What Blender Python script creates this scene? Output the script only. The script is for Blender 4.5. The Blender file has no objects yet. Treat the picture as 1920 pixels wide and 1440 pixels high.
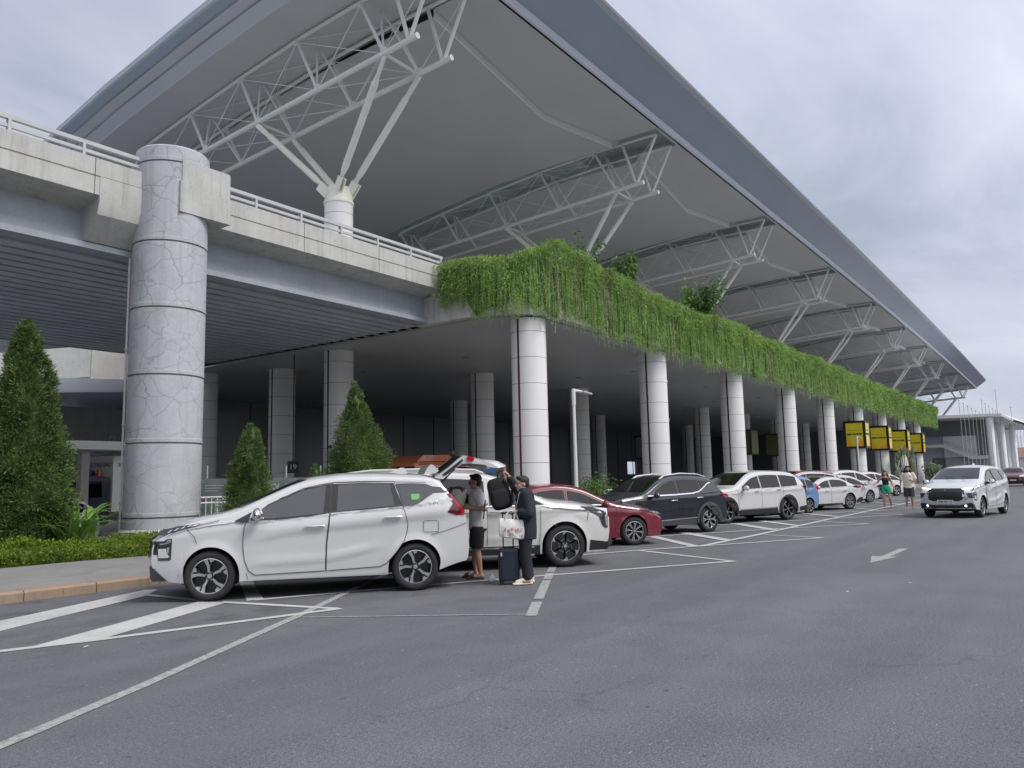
import bpy, bmesh, math, random
import numpy as np
from mathutils import Vector, Matrix
from mathutils.bvhtree import BVHTree
random.seed(7); rng = np.random.default_rng(7)
scene = bpy.context.scene
COL = scene.collection
R = math.radians
PI = math.pi

# ---------------------------------------------------------------- objects
def tag(o, label=None, cat=None, group=None, kind=None):
    if label: o['label'] = label
    if cat: o['category'] = cat
    if group: o['group'] = group
    if kind: o['kind'] = kind
    return o

def thing(name, label, cat, loc=(0, 0, 0), rz=0.0, group=None):
    o = bpy.data.objects.new(name, None); COL.objects.link(o)
    o.empty_display_size = .2
    o.location = loc; o.rotation_euler = (0, 0, rz)
    return tag(o, label, cat, group)

def link_mesh(name, me, parent=None):
    o = bpy.data.objects.new(name, me); COL.objects.link(o)
    if parent is not None: o.parent = parent
    return o

class MB:
    """collects shapes and links them as one mesh object"""
    def __init__(s): s.v = []; s.f = []; s.m = []
    def add(s, vs, fs, mi=0):
        b = len(s.v); s.v.extend([tuple(p) for p in vs])
        s.f.extend([tuple(i + b for i in f) for f in fs]); s.m.extend([mi] * len(fs)); return s
    def box(s, x0, x1, y0, y1, z0, z1, mi=0):
        vs = [(x, y, z) for z in (z0, z1) for y in (y0, y1) for x in (x0, x1)]
        return s.add(vs, [(0, 2, 3, 1), (4, 5, 7, 6), (0, 1, 5, 4), (2, 6, 7, 3), (0, 4, 6, 2), (1, 3, 7, 5)], mi)
    def obox(s, c, ax, ay, az, mi=0):
        c, ax, ay, az = Vector(c), Vector(ax), Vector(ay), Vector(az)
        vs = [c + ax * i + ay * j + az * k for k in (-1, 1) for j in (-1, 1) for i in (-1, 1)]
        return s.add(vs, [(0, 2, 3, 1), (4, 5, 7, 6), (0, 1, 5, 4), (2, 6, 7, 3), (0, 4, 6, 2), (1, 3, 7, 5)], mi)
    def tube(s, pts, rad, n=10, mi=0, caps=True):
        pts = [Vector(p) for p in pts]
        if not isinstance(rad, (list, tuple)): rad = [rad] * len(pts)
        vs = []; k = len(pts); ref = None
        for i, p in enumerate(pts):
            d = (pts[min(i + 1, k - 1)] - pts[max(i - 1, 0)]).normalized()
            if ref is None: ref = Vector((0, 0, 1)) if abs(d.z) < .9 else Vector((1, 0, 0))
            u = (ref - d * ref.dot(d)).normalized(); w = d.cross(u); ref = u
            for j in range(n):
                a = 2 * PI * j / n
                vs.append(p + (u * math.cos(a) + w * math.sin(a)) * rad[i])
        fs = [(i * n + j, i * n + (j + 1) % n, (i + 1) * n + (j + 1) % n, (i + 1) * n + j) for i in range(k - 1) for j in range(n)]
        if caps: fs += [tuple(range(n))[::-1], tuple(range((k - 1) * n, k * n))]
        return s.add(vs, fs, mi)
    def lathe(s, prof, c=(0, 0, 0), n=32, axis='z', mi=0, mis=None, close=False):
        """prof: (r, h) list turned round an axis through c"""
        vs = []
        for r, h in prof:
            for j in range(n):
                a = 2 * PI * j / n; x, y = r * math.cos(a), r * math.sin(a)
                p = (x, y, h) if axis == 'z' else ((x, h, y) if axis == 'y' else (h, x, y))
                vs.append((p[0] + c[0], p[1] + c[1], p[2] + c[2]))
        b = len(s.v)
        for i in range(len(prof) - 1):
            fs = [(i * n + j, i * n + (j + 1) % n, (i + 1) * n + (j + 1) % n, (i + 1) * n + j) for j in range(n)]
            s.f.extend([tuple(q + b for q in f) for f in fs]); s.m.extend([mis[i] if mis else mi] * n)
        s.v.extend(vs)
        if close:
            s.f.append(tuple(b + j for j in range(n))); s.m.append(mis[0] if mis else mi)
            k = (len(prof) - 1) * n; s.f.append(tuple(b + k + j for j in range(n))); s.m.append(mis[-1] if mis else mi)
        return s
    def prism(s, poly, fn, h0, h1, mi=0):
        """poly: 2-D outline; fn(u, v, h) gives the 3-D point"""
        n = len(poly)
        vs = [fn(u, v, h0) for u, v in poly] + [fn(u, v, h1) for u, v in poly]
        fs = [tuple(range(n))[::-1], tuple(range(n, 2 * n))] + [(i, (i + 1) % n, n + (i + 1) % n, n + i) for i in range(n)]
        return s.add(vs, fs, mi)
    def grid(s, rows, mi=0, closed=False):
        nr, nc = len(rows), len(rows[0])
        vs = [p for r in rows for p in r]
        fs = [(i * nc + j, i * nc + (j + 1) % nc, (i + 1) * nc + (j + 1) % nc, (i + 1) * nc + j)
              for i in range(nr - 1) for j in range(nc if closed else nc - 1)]
        return s.add(vs, fs, mi)
    def mesh(s, name, mats, sharp=35, fix=True):
        me = bpy.data.meshes.new(name)
        me.from_pydata(s.v, [], s.f)
        for m in (mats if isinstance(mats, (list, tuple)) else [mats]): me.materials.append(m)
        me.polygons.foreach_set('material_index', s.m)
        if fix:
            bm = bmesh.new(); bm.from_mesh(me); bmesh.ops.recalc_face_normals(bm, faces=bm.faces); bm.to_mesh(me); bm.free()
        me.polygons.foreach_set('use_smooth', [True] * len(me.polygons))
        if sharp: me.set_sharp_from_angle(angle=R(sharp))
        me.update(); return me
    def build(s, name, mats, parent=None, sharp=35, fix=True):
        return link_mesh(name, s.mesh(name, mats, sharp, fix), parent)

def copy_tree(o, parent=None):
    c = o.copy(); COL.objects.link(c)
    if parent is not None: c.parent = parent
    for ch in list(o.children): copy_tree(ch, c)
    return c

# ---------------------------------------------------------------- materials
def nodes_of(name):
    m = bpy.data.materials.new(name); m.use_nodes = True
    nt = m.node_tree; b = nt.nodes['Principled BSDF']
    return m, nt, b

def N(nt, t, **kw):
    n = nt.nodes.new(t)
    for k, v in kw.items():
        if k in n.inputs.keys() if isinstance(k, str) else False: n.inputs[k].default_value = v
        else: setattr(n, k, v)
    return n

def ramp(nt, fac, stops):
    n = nt.nodes.new('ShaderNodeValToRGB'); e = n.color_ramp.elements
    while len(e) < len(stops): e.new(.5)
    for i, (p, c) in enumerate(stops):
        e[i].position = p; e[i].color = (c, c, c, 1) if not isinstance(c, (tuple, list)) else (*c, 1)
    nt.links.new(fac, n.inputs[0]); return n.outputs[0]

def noise(nt, vec, scale, detail=4, rough=.6, dist=0.0):
    n = nt.nodes.new('ShaderNodeTexNoise'); n.inputs['Scale'].default_value = scale
    n.inputs['Detail'].default_value = detail; n.inputs['Roughness'].default_value = rough; n.inputs['Distortion'].default_value = dist
    if vec is not None: nt.links.new(vec, n.inputs['Vector'])
    return n.outputs['Fac']

def mapping(nt, vec, scale=(1, 1, 1), rot=(0, 0, 0)):
    n = nt.nodes.new('ShaderNodeMapping'); n.inputs['Scale'].default_value = scale; n.inputs['Rotation'].default_value = rot
    nt.links.new(vec, n.inputs['Vector']); return n.outputs[0]

def objco(nt): return nt.nodes.new('ShaderNodeTexCoord').outputs['Object']
def geoco(nt): return nt.nodes.new('ShaderNodeNewGeometry').outputs['Position']

def mix(nt, fac, a, b, mode='MIX'):
    n = nt.nodes.new('ShaderNodeMix'); n.data_type = 'RGBA'; n.blend_type = mode
    for i, x in ((0, fac), (6, a), (7, b)):
        if hasattr(x, 'is_linked') or hasattr(x, 'links'): nt.links.new(x, n.inputs[i])
        else: n.inputs[i].default_value = x if i == 0 else ((*x, 1) if len(x) == 3 else x)
    return n.outputs[2]

def math_(nt, op, a, b=None, c=None):
    n = nt.nodes.new('ShaderNodeMath'); n.operation = op
    for i, x in enumerate((a, b, c)):
        if x is None: continue
        if hasattr(x, 'links'): nt.links.new(x, n.inputs[i])
        else: n.inputs[i].default_value = x
    return n.outputs[0]

def bump(nt, h, strength=.3, dist=.02, normal=None):
    n = nt.nodes.new('ShaderNodeBump'); n.inputs['Strength'].default_value = strength; n.inputs['Distance'].default_value = dist
    nt.links.new(h, n.inputs['Height'])
    if normal is not None: nt.links.new(normal, n.inputs['Normal'])
    return n.outputs[0]

def mat(name, col, rough=.5, metal=0.0, spec=.5, var=.0, vscale=3.0, coat=0.0, bmp=0.0, bscale=40.0, emit=None, ior=None, stretch=(1, 1, 1)):
    m, nt, b = nodes_of(name)
    b.inputs['Base Color'].default_value = (*col, 1); b.inputs['Roughness'].default_value = rough
    b.inputs['Metallic'].default_value = metal; b.inputs['Specular IOR Level'].default_value = spec
    if coat: b.inputs['Coat Weight'].default_value = coat; b.inputs['Coat Roughness'].default_value = .03
    if ior: b.inputs['IOR'].default_value = ior
    co = mapping(nt, objco(nt), stretch)
    if var:
        f = noise(nt, co, vscale, 5)
        c0 = tuple(max(0, c * (1 - var)) for c in col); c1 = tuple(min(1, c * (1 + var)) for c in col)
        nt.links.new(ramp(nt, f, [(.3, c0), (.7, c1)]), b.inputs['Base Color'])
    if bmp:
        nt.links.new(bump(nt, noise(nt, co, bscale, 3), bmp, .01), b.inputs['Normal'])
    if emit:
        b.inputs['Emission Color'].default_value = (*emit[0], 1); b.inputs['Emission Strength'].default_value = emit[1]
    return m

def leaf_mat(name, c0, c1, scale=6.0, trans=.25):
    """foliage: two real leaf colours mixed in clumps and leaf by leaf"""
    m, nt, b = nodes_of(name)
    f1 = noise(nt, geoco(nt), scale, 3)
    rnd = nt.nodes.new('ShaderNodeNewGeometry').outputs['Random Per Island']
    f2 = noise(nt, geoco(nt), scale * .2, 2)
    f = math_(nt, 'ADD', math_(nt, 'ADD', math_(nt, 'MULTIPLY', f1, .55), math_(nt, 'MULTIPLY', f2, .32)), math_(nt, 'MULTIPLY', rnd, .28))
    c = ramp(nt, f, [(.33, c0), (.72, c1)])
    nt.links.new(c, b.inputs['Base Color']); b.inputs['Roughness'].default_value = .55; b.inputs['Specular IOR Level'].default_value = .3
    t = nt.nodes.new('ShaderNodeBsdfTranslucent'); nt.links.new(c, t.inputs['Color'])
    mx = nt.nodes.new('ShaderNodeMixShader'); mx.inputs[0].default_value = trans
    out = nt.nodes['Material Output']
    nt.links.new(b.outputs[0], mx.inputs[1]); nt.links.new(t.outputs[0], mx.inputs[2]); nt.links.new(mx.outputs[0], out.inputs[0])
    return m

# ---------------------------------------------------------------- text
def text_mesh(s, size, depth=.004, align='CENTER', bold=.0):
    cu = bpy.data.curves.new('lettering', 'FONT'); cu.body = s; cu.size = size; cu.extrude = depth / 2; cu.align_x = align; cu.align_y = 'CENTER'
    cu.offset = bold
    o = bpy.data.objects.new('lettering', cu); COL.objects.link(o)
    dg = bpy.context.evaluated_depsgraph_get(); dg.update()
    me = bpy.data.meshes.new_from_object(o.evaluated_get(dg))
    bpy.data.objects.remove(o); bpy.data.curves.remove(cu)
    return me

def text_obj(name, s, size, m, parent, loc, right, up, depth=.006, bold=0.0, sx=1.0):
    """lettering lying in the plane spanned by right and up"""
    me = text_mesh(s, size, depth, bold=bold)
    r, u = Vector(right).normalized(), Vector(up).normalized(); n = r.cross(u)
    M = Matrix(((r.x * sx, u.x, n.x, loc[0]), (r.y * sx, u.y, n.y, loc[1]), (r.z * sx, u.z, n.z, loc[2]), (0, 0, 0, 1)))
    me.transform(M); me.materials.clear(); me.materials.append(m)
    return link_mesh(name, me, parent)
# ---------------------------------------------------------------- shared materials
def asphalt_mat():
    m, nt, b = nodes_of('asphalt')
    p = geoco(nt)
    big = noise(nt, mapping(nt, p, (.10, .28, .2)), 1.0, 4, .6)
    mid = noise(nt, p, 1.6, 6, .65)
    fine = noise(nt, mapping(nt, p, (1, 1.15, 1)), 34, 4, .85)
    grain = noise(nt, p, 95, 2, .75)
    base = ramp(nt, big, [(.35, (.112, .115, .124)), (.65, (.145, .148, .158))])
    c = mix(nt, .55, base, ramp(nt, mid, [(.28, (.40, .40, .40)), (.72, (.62, .62, .62))]), 'OVERLAY')
    c = mix(nt, .55, c, ramp(nt, fine, [(.34, (.20, .20, .20)), (.66, (.80, .80, .81))]), 'OVERLAY')
    c = mix(nt, .55, c, ramp(nt, grain, [(.38, (.12, .12, .12)), (.64, (.88, .88, .88))]), 'OVERLAY')
    # older darker strip next to the bays, with a wandering joint
    sep = nt.nodes.new('ShaderNodeSeparateXYZ'); nt.links.new(p, sep.inputs[0])
    yy = math_(nt, 'ADD', sep.outputs[1], math_(nt, 'MULTIPLY', noise(nt, p, .9, 3), .12))
    strip = nt.nodes.new('ShaderNodeMapRange'); strip.interpolation_type = 'SMOOTHSTEP'
    strip.inputs[1].default_value = 3.98; strip.inputs[2].default_value = 4.06; nt.links.new(yy, strip.inputs[0])
    c = mix(nt, math_(nt, 'MULTIPLY', strip.outputs[0], .24), c, (.090, .092, .098))
    trk = noise(nt, mapping(nt, p, (.05, 1.1, 1)), 1.0, 3, .5)
    c = mix(nt, ramp(nt, trk, [(.48, 0.0), (.66, .35)]), c, (.165, .166, .172))
    # oil drips and worn patches, sparse
    st = noise(nt, p, .8, 2, .5)
    c = mix(nt, ramp(nt, st, [(.62, 0.0), (.76, .22)]), c, (.07, .07, .072))
    bay = nt.nodes.new('ShaderNodeMapRange'); bay.interpolation_type = 'SMOOTHSTEP'; bay.inputs[1].default_value = 5.5; bay.inputs[2].default_value = 8.0; nt.links.new(sep.outputs[1], bay.inputs[0])
    oil = math_(nt, 'MULTIPLY', bay.outputs[0], ramp(nt, noise(nt, p, 1.15, 4, .6), [(.52, 0.0), (.68, .6)]))
    c = mix(nt, oil, c, (.062, .060, .058))
    spk = noise(nt, mapping(nt, p, (4.0, 11, 1), (0, 0, R(-25))), 1.6, 2, .5)
    c = mix(nt, ramp(nt, spk, [(.70, 0.0), (.735, .7)]), c, (.05, .05, .05))
    lsp = noise(nt, mapping(nt, p, (14, 30, 1), (0, 0, R(-20))), 1.0, 1, .4)
    c = mix(nt, ramp(nt, lsp, [(.74, 0.0), (.77, .7)]), c, (.30, .30, .30))
    # hairline cracks
    v = nt.nodes.new('ShaderNodeTexVoronoi'); v.feature = 'DISTANCE_TO_EDGE'; v.inputs['Scale'].default_value = .16
    wv = nt.nodes.new('ShaderNodeVectorMath'); wv.operation = 'ADD'
    nn = nt.nodes.new('ShaderNodeTexNoise'); nn.inputs['Scale'].default_value = 1.3; nn.inputs['Detail'].default_value = 5; nt.links.new(p, nn.inputs['Vector'])
    nt.links.new(p, wv.inputs[0]); nt.links.new(nn.outputs['Color'], wv.inputs[1]); nt.links.new(wv.outputs[0], v.inputs['Vector'])
    gate = ramp(nt, noise(nt, p, .23, 2), [(.52, 0.0), (.6, 1.0)])
    cr = math_(nt, 'MULTIPLY', ramp(nt, v.outputs['Distance'], [(.0, .30), (.0012, .0)]), gate)
    c = mix(nt, cr, c, (.035, .035, .036))
    nt.links.new(c, b.inputs['Base Color'])
    nt.links.new(ramp(nt, mid, [(.3, .72), (.7, .88)]), b.inputs['Roughness']); b.inputs['Specular IOR Level'].default_value = .35
    h = math_(nt, 'ADD', math_(nt, 'MULTIPLY', fine, .6), math_(nt, 'MULTIPLY', grain, .5))
    nt.links.new(bump(nt, h, .55, .008), b.inputs['Normal'])
    return m

def paint_mark_mat():
    m, nt, b = nodes_of('worn_road_paint')
    p = geoco(nt)
    w = noise(nt, p, 26, 6, .75); w2 = noise(nt, p, 1.1, 3)
    f = math_(nt, 'ADD', math_(nt, 'MULTIPLY', w, .7), math_(nt, 'MULTIPLY', w2, .5))
    c = ramp(nt, f, [(.40, (.22, .22, .22)), (.52, (.42, .42, .41)), (.74, (.52, .52, .505))])
    nt.links.new(c, b.inputs['Base Color']); b.inputs['Roughness'].default_value = .75
    nt.links.new(bump(nt, w, .3, .004), b.inputs['Normal'])
    return m

def faded_mark_mat():
    m, nt, b = nodes_of('faded_road_paint')
    w = noise(nt, geoco(nt), 18, 6, .8)
    nt.links.new(ramp(nt, w, [(.38, (.19, .19, .192)), (.58, (.38, .38, .37))]), b.inputs['Base Color']); b.inputs['Roughness'].default_value = .8
    return m

def concrete_mat(name, col, streak=.5, crack=0.0, rust=0.0, rough=.8, cscale=1.9):
    m, nt, b = nodes_of(name)
    o = objco(nt)
    n1 = noise(nt, o, 1.3, 5, .65)
    c = ramp(nt, n1, [(.3, tuple(x * .86 for x in col)), (.7, tuple(min(1, x * 1.06) for x in col))])
    fine = noise(nt, o, 24, 4, .7)
    c = mix(nt, .25, c, ramp(nt, fine, [(.3, .38), (.7, .62)]), 'OVERLAY')
    if streak:
        s = noise(nt, mapping(nt, o, (5.5, 5.5, .28)), 1.0, 5, .65)
        s2 = noise(nt, o, .7, 3)
        k = math_(nt, 'MULTIPLY', ramp(nt, s, [(.5, 0.0), (.72, 1.0)]), ramp(nt, s2, [(.35, .25), (.65, 1.0)]))
        c = mix(nt, math_(nt, 'MULTIPLY', k, streak), c, tuple(x * .38 for x in col))
    if rust:
        s = noise(nt, mapping(nt, o, (1.7, 1.7, .1)), 1.0, 3, .5)
        s3 = noise(nt, o, 7, 4)
        k = math_(nt, 'MULTIPLY', ramp(nt, s, [(.64, 0.0), (.73, 1.0)]), ramp(nt, s3, [(.35, .3), (.6, 1.0)]))
        c = mix(nt, math_(nt, 'MULTIPLY', k, rust), c, (.36, .24, .13))
        g = ramp(nt, noise(nt, mapping(nt, o, (9, 9, 3)), 1.0, 6, .75), [(.6, 0.0), (.72, .75)])
        c = mix(nt, g, c, tuple(x * .4 for x in col))
    h = fine
    if crack:
        def net(scale, w, amp):
            v = nt.nodes.new('ShaderNodeTexVoronoi'); v.feature = 'DISTANCE_TO_EDGE'; v.inputs['Scale'].default_value = scale
            nn = nt.nodes.new('ShaderNodeTexNoise'); nn.inputs['Scale'].default_value = 1.7; nn.inputs['Detail'].default_value = 4; nt.links.new(o, nn.inputs['Vector'])
            sc = nt.nodes.new('ShaderNodeVectorMath'); sc.operation = 'SCALE'; sc.inputs['Scale'].default_value = .45; nt.links.new(nn.outputs['Color'], sc.inputs[0])
            wv = nt.nodes.new('ShaderNodeVectorMath'); wv.operation = 'ADD'; nt.links.new(o, wv.inputs[0]); nt.links.new(sc.outputs[0], wv.inputs[1])
            nt.links.new(wv.outputs[0], v.inputs['Vector'])
            return ramp(nt, v.outputs['Distance'], [(0.0, amp), (w * .4, amp * .7), (w, 0.0)])
        gate = ramp(nt, noise(nt, o, .55, 3), [(.30, .25), (.55, 1.0)])
        k = math_(nt, 'MULTIPLY', net(cscale, .030, crack), gate)
        k2 = math_(nt, 'MULTIPLY', net(cscale * 2.1, .022, crack * .6), ramp(nt, noise(nt, o, .9, 2), [(.5, 0.0), (.6, 1.0)]))
        k = math_(nt, 'MAXIMUM', k, k2)
        c = mix(nt, k, c, tuple(x * .42 for x in col))
        h = math_(nt, 'SUBTRACT', fine, math_(nt, 'MULTIPLY', k, 2.0))
    nt.links.new(c, b.inputs['Base Color']); b.inputs['Roughness'].default_value = rough
    nt.links.new(bump(nt, h, .25, .012), b.inputs['Normal'])
    return m

M = {}
M['asphalt'] = asphalt_mat(); M['mark'] = paint_mark_mat(); M['faded'] = faded_mark_mat()
M['pave'] = concrete_mat('pavement', (.235, .232, .226), .0, .25, 0, .85, .5)
M['kerb'] = concrete_mat('kerb_stone', (.29, .215, .155), .6, .0, .8, .85)
M['soil'] = mat('soil', (.07, .055, .04), .95, var=.4, vscale=8, bmp=.6)
M['pillar'] = concrete_mat('cracked_concrete', (.45, .465, .49), .42, .5, 0, .75)
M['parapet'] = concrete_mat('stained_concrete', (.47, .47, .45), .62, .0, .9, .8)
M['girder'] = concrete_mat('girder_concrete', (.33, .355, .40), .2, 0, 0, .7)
M['slat'] = mat('dark_slat', (.42, .45, .50), .55, var=.12, vscale=.6)
M['rail'] = mat('painted_rail', (.44, .45, .46), .45, var=.08, vscale=2)
M['clad'] = mat('column_cladding', (.74, .735, .725), .38, spec=.5, var=.035, vscale=.5)
M['cladin'] = mat('seam_dark', (.14, .14, .14), .7)
M['stripe'] = mat('black_strip', (.02, .02, .022), .4)
M['redstripe'] = mat('red_strip', (.12, .012, .018), .35)
M['soffit'] = mat('soffit_panel', (.40, .415, .42), .45, var=.05, vscale=.3)
M['ceil'] = mat('roof_lining', (.47, .49, .51), .5, var=.05, vscale=.12)
M['ceiledge'] = mat('lining_edge', (.80, .81, .82), .5)
M['skylight'] = mat('skylight_panel', (.36, .42, .42), .35, var=.3, vscale=.8)
M['deckdark'] = mat('corrugated_deck', (.26, .28, .30), .5, var=.15, vscale=2)
M['fascia'] = mat('fascia_blue_grey', (.31, .37, .46), .42, spec=.5, var=.05, vscale=.15)
M['fascialt'] = mat('fascia_pale', (.46, .50, .56), .42, var=.04, vscale=.3)
M['steel'] = mat('white_steel', (.66, .67, .655), .4, var=.05, vscale=1.5)
M['hub'] = mat('cream_steel', (.74, .72, .64), .42, var=.05, vscale=2)
M['rod'] = mat('tie_rod', (.5, .51, .52), .35, metal=.3)
M['dark'] = mat('dark_interior', (.20, .215, .23), .6, var=.2, vscale=.5)
M['dkglass'] = mat('dark_glass', (.17, .185, .20), .25, spec=.6)
M['white'] = mat('white_paint', (.64, .64, .63), .5, var=.05, vscale=1)
M['cream'] = concrete_mat('cream_wall', (.66, .64, .58), .12, .0, .1, .8)
M['greycon'] = concrete_mat('grey_wall', (.30, .29, .28), .3, .0, .2, .85)
M['black'] = mat('black_plastic', (.018, .018, .02), .5, var=.2, vscale=20)
M['chrome'] = mat('chrome', (.75, .76, .78), .16, metal=1.0)
M['galv'] = mat('galvanised', (.46, .47, .48), .4, metal=.4, var=.1)

# ---------------------------------------------------------------- ground
def sheet(name, poly, z, m, kind='structure'):
    me = bpy.data.meshes.new(name); me.from_pydata([(x, y, z) for x, y in poly], [], [tuple(range(len(poly)))])
    me.materials.append(m); o = link_mesh(name, me); o['kind'] = kind
    return o
sheet('ground', [(-600, -600), (2500, -600), (2500, 2500), (-600, 2500)], 0.0, M['asphalt'])

mb = MB()   # pavement slab behind the kerb
mb.box(-30, 104, 12.42, 16.05, .0, .142)
o = mb.build('pavement', M['pave']); o['kind'] = 'structure'
mb = MB()
x = -30.0
while x < 104:
    l = 1.0
    mb.add([(x, 12.12, 0), (x + l - .012, 12.12, 0), (x + l - .012, 12.12, .118), (x, 12.12, .118), (x, 12.15, .15), (x + l - .012, 12.15, .15), (x + l - .012, 12.415, .15), (x, 12.415, .15)],
           [(0, 1, 2, 3), (3, 2, 5, 4), (4, 5, 6, 7), (0, 3, 4, 7), (1, 6, 5, 2)])
    x += l
o = mb.build('kerb', M['kerb'], sharp=20); o['kind'] = 'structure'
mb = MB()
mb.box(-30, 12.6, 16.06, 19.0, 0, .13)
o = mb.build('planting_bed', M['soil']); o['kind'] = 'structure'
mb = MB()
mb.box(12.62, 108, 16.06, 60, 0, .138); mb.box(-30, 12.6, 19.02, 60, 0, .05)
o = mb.build('forecourt', concrete_mat('hall_paving', (.42, .42, .42), .0, .1, 0, .6, .5)); o['kind'] = 'structure'

def strip(mb, pts, w, z=.004):
    pts = [Vector((x, y, 0)) for x, y in pts]
    out_l, out_r = [], []
    for i, p in enumerate(pts):
        d = (pts[min(i + 1, len(pts) - 1)] - pts[max(i - 1, 0)]).normalized(); n = Vector((-d.y, d.x, 0))
        out_l.append(p + n * w / 2); out_r.append(p - n * w / 2)
    vs = out_l + out_r; k = len(pts)
    mb.add([(v.x, v.y, z) for v in vs], [(i, i + 1, k + i + 1, k + i) for i in range(k - 1)])

mb = MB(); lvl = [0]
def lay(pts, w): lvl[0] += 1; strip(mb, pts, w, .004 + .0006 * lvl[0])
def lay_poly(pts): lvl[0] += 1; mb.add([(x, y, .004 + .0006 * lvl[0]) for x, y in pts], [tuple(range(len(pts)))])
lay_poly([(-1.0, 8.33), (4.05, 10.56), (6.5, 11.66), (6.62, 11.52), (6.1, 10.98), (3.82, 9.83), (-1.0, 7.55)])
lay_poly([(3.55, 8.53), (6.18, 9.77), (6.36, 9.36), (4.2, 8.33)])
lay_poly([(7.84, 11.25), (8.02, 11.15), (6.76, 9.13), (6.56, 9.22)])
lay([(-2.0, 10.1), (3.37, 8.6), (4.16, 8.32), (5.73, 7.86), (6.75, 7.58)], .13)
lay([(6.33, 9.45), (6.71, 7.62)], .12); lay([(6.2, 11.1), (6.28, 9.7)], .12)
lay([(6.65, 9.18), (8.42, 8.3), (9.42, 7.75), (10.67, 7.08), (13.85, 5.17)], .12)
lay([(13.8, 5.2), (15.09, 7.76)], .12)
lay([(10.3, 9.9), (14.98, 7.75), (16.39, 6.96), (19.6, 5.12)], .12)
lay([(19.55, 5.13), (20.1, 6.75)], .12)
lay([(16.4, 6.9), (19.89, 6.86), (27.06, 6.95), (60, 7.1)], .15)
lay([(18.6, 9.1), (16.3, 6.93)], .24); lay([(20.2, 9.0), (18.15, 6.93)], .30)
lay([(18.4, 9.2), (22.37, 7.05), (25.14, 5.24)], .12); lay([(25.1, 5.26), (25.95, 6.75)], .12)
lay([(24.42, 9.08), (21.85, 6.98)], .28); lay([(25.9, 8.7), (23.8, 6.95)], .26)
for k in range(7):
    x = 30.9 + 5.7 * k
    lay([(x - 7.5, 9.4), (x - 3.6, 7.12), (x, 5.24)], .12); lay([(x - .04, 5.26), (x + .9, 6.9)], .12)
    lay([(x + .4, 9.0), (x - 1.9, 7.05)], .26)
o = mb.build('parking_lines', M['mark'], sharp=0, fix=False); o['kind'] = 'structure'
mb = MB()
strip(mb, [(-2.0, 3.6), (2.16, 5.46), (3.42, 6.11), (6.08, 7.6), (7.96, 8.71), (9.5, 9.6)], .11, .0055)
strip(mb, [(6.0, 7.62), (7.56, 5.24)], .04, .0060)
for a, b_ in ((.0, .2), (.25, .62), (.64, .8), (.83, 1.0)):
    p0, p1 = Vector((7.45, 5.2)), Vector((11.8, 7.73))
    strip(mb, [p0.lerp(p1, a), p0.lerp(p1, b_)], .13, .0066)
o = mb.build('old_line_markings', M['faded'], sharp=0, fix=False); o['kind'] = 'structure'
mb = MB()
mb.add([(x, y, .0045) for x, y in [(14.52, 3.06), (15.70, 3.28), (15.68, 3.11), (17.39, 3.10), (17.45, 2.95), (15.70, 2.96), (15.75, 2.84)]], [tuple(range(7))])
o = mb.build('road_arrow', M['faded'], sharp=0, fix=False); o['kind'] = 'structure'
# ---------------------------------------------------------------- terminal
BX, BY = 21.6, 14.9
term = thing('terminal_building', 'long airport terminal with white round columns under one huge cantilevered grey roof', 'building', (BX, BY, 0))
def tl(mb):  # world -> terminal-local
    mb.v = [(x - BX, y - BY, z) for x, y, z in mb.v]; return mb
SP = 9.55; TS = 19.1

# deck slab with rounded near corner
def deck_outline(off=0.0, x1=108.0, y1=56.0):
    r = 2.2; cx, cy = 20.0 + r, 14.05 + r
    pts = [(x1, 14.05 + off), (cx, 14.05 + off)]
    for i in range(1, 9):
        a = -PI / 2 - (PI / 2) * i / 8
        pts.append((cx + (r - off) * math.cos(a), cy + (r - off) * math.sin(a)))
    pts += [(20.0 + off, y1), (x1, y1)]
    return pts
mb = MB(); mb.prism(deck_outline(y1=31.3), lambda u, v, h: (u, v, h), 7.0, 7.95)
tl(mb).build('deck_slab', M['parapet'], term)
mb = MB(); mb.prism(deck_outline(.35, y1=56), lambda u, v, h: (u, v, h), 6.94, 6.995)
tl(mb).build('soffit', M['soffit'], term)
mb = MB(); mb.prism(deck_outline(.05, 107.9), lambda u, v, h: (u, v, h), 7.96, 8.7)
tl(mb).build('planter_wall', M['parapet'], term)
# row lights set in the soffit
mbl = MB(); mbl.lathe([(.0, -.015), (.17, -.015), (.19, -.002), (.19, 0)], (0, 0, 0), 16); dl_me = mbl.mesh('downlight', M['dark'])
for k in range(9):
    for y in (18.2, 21.5, 28.0): o = link_mesh('downlight', dl_me, term); o.location = (26.3 + SP * k - BX, y - BY, 6.938)

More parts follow.
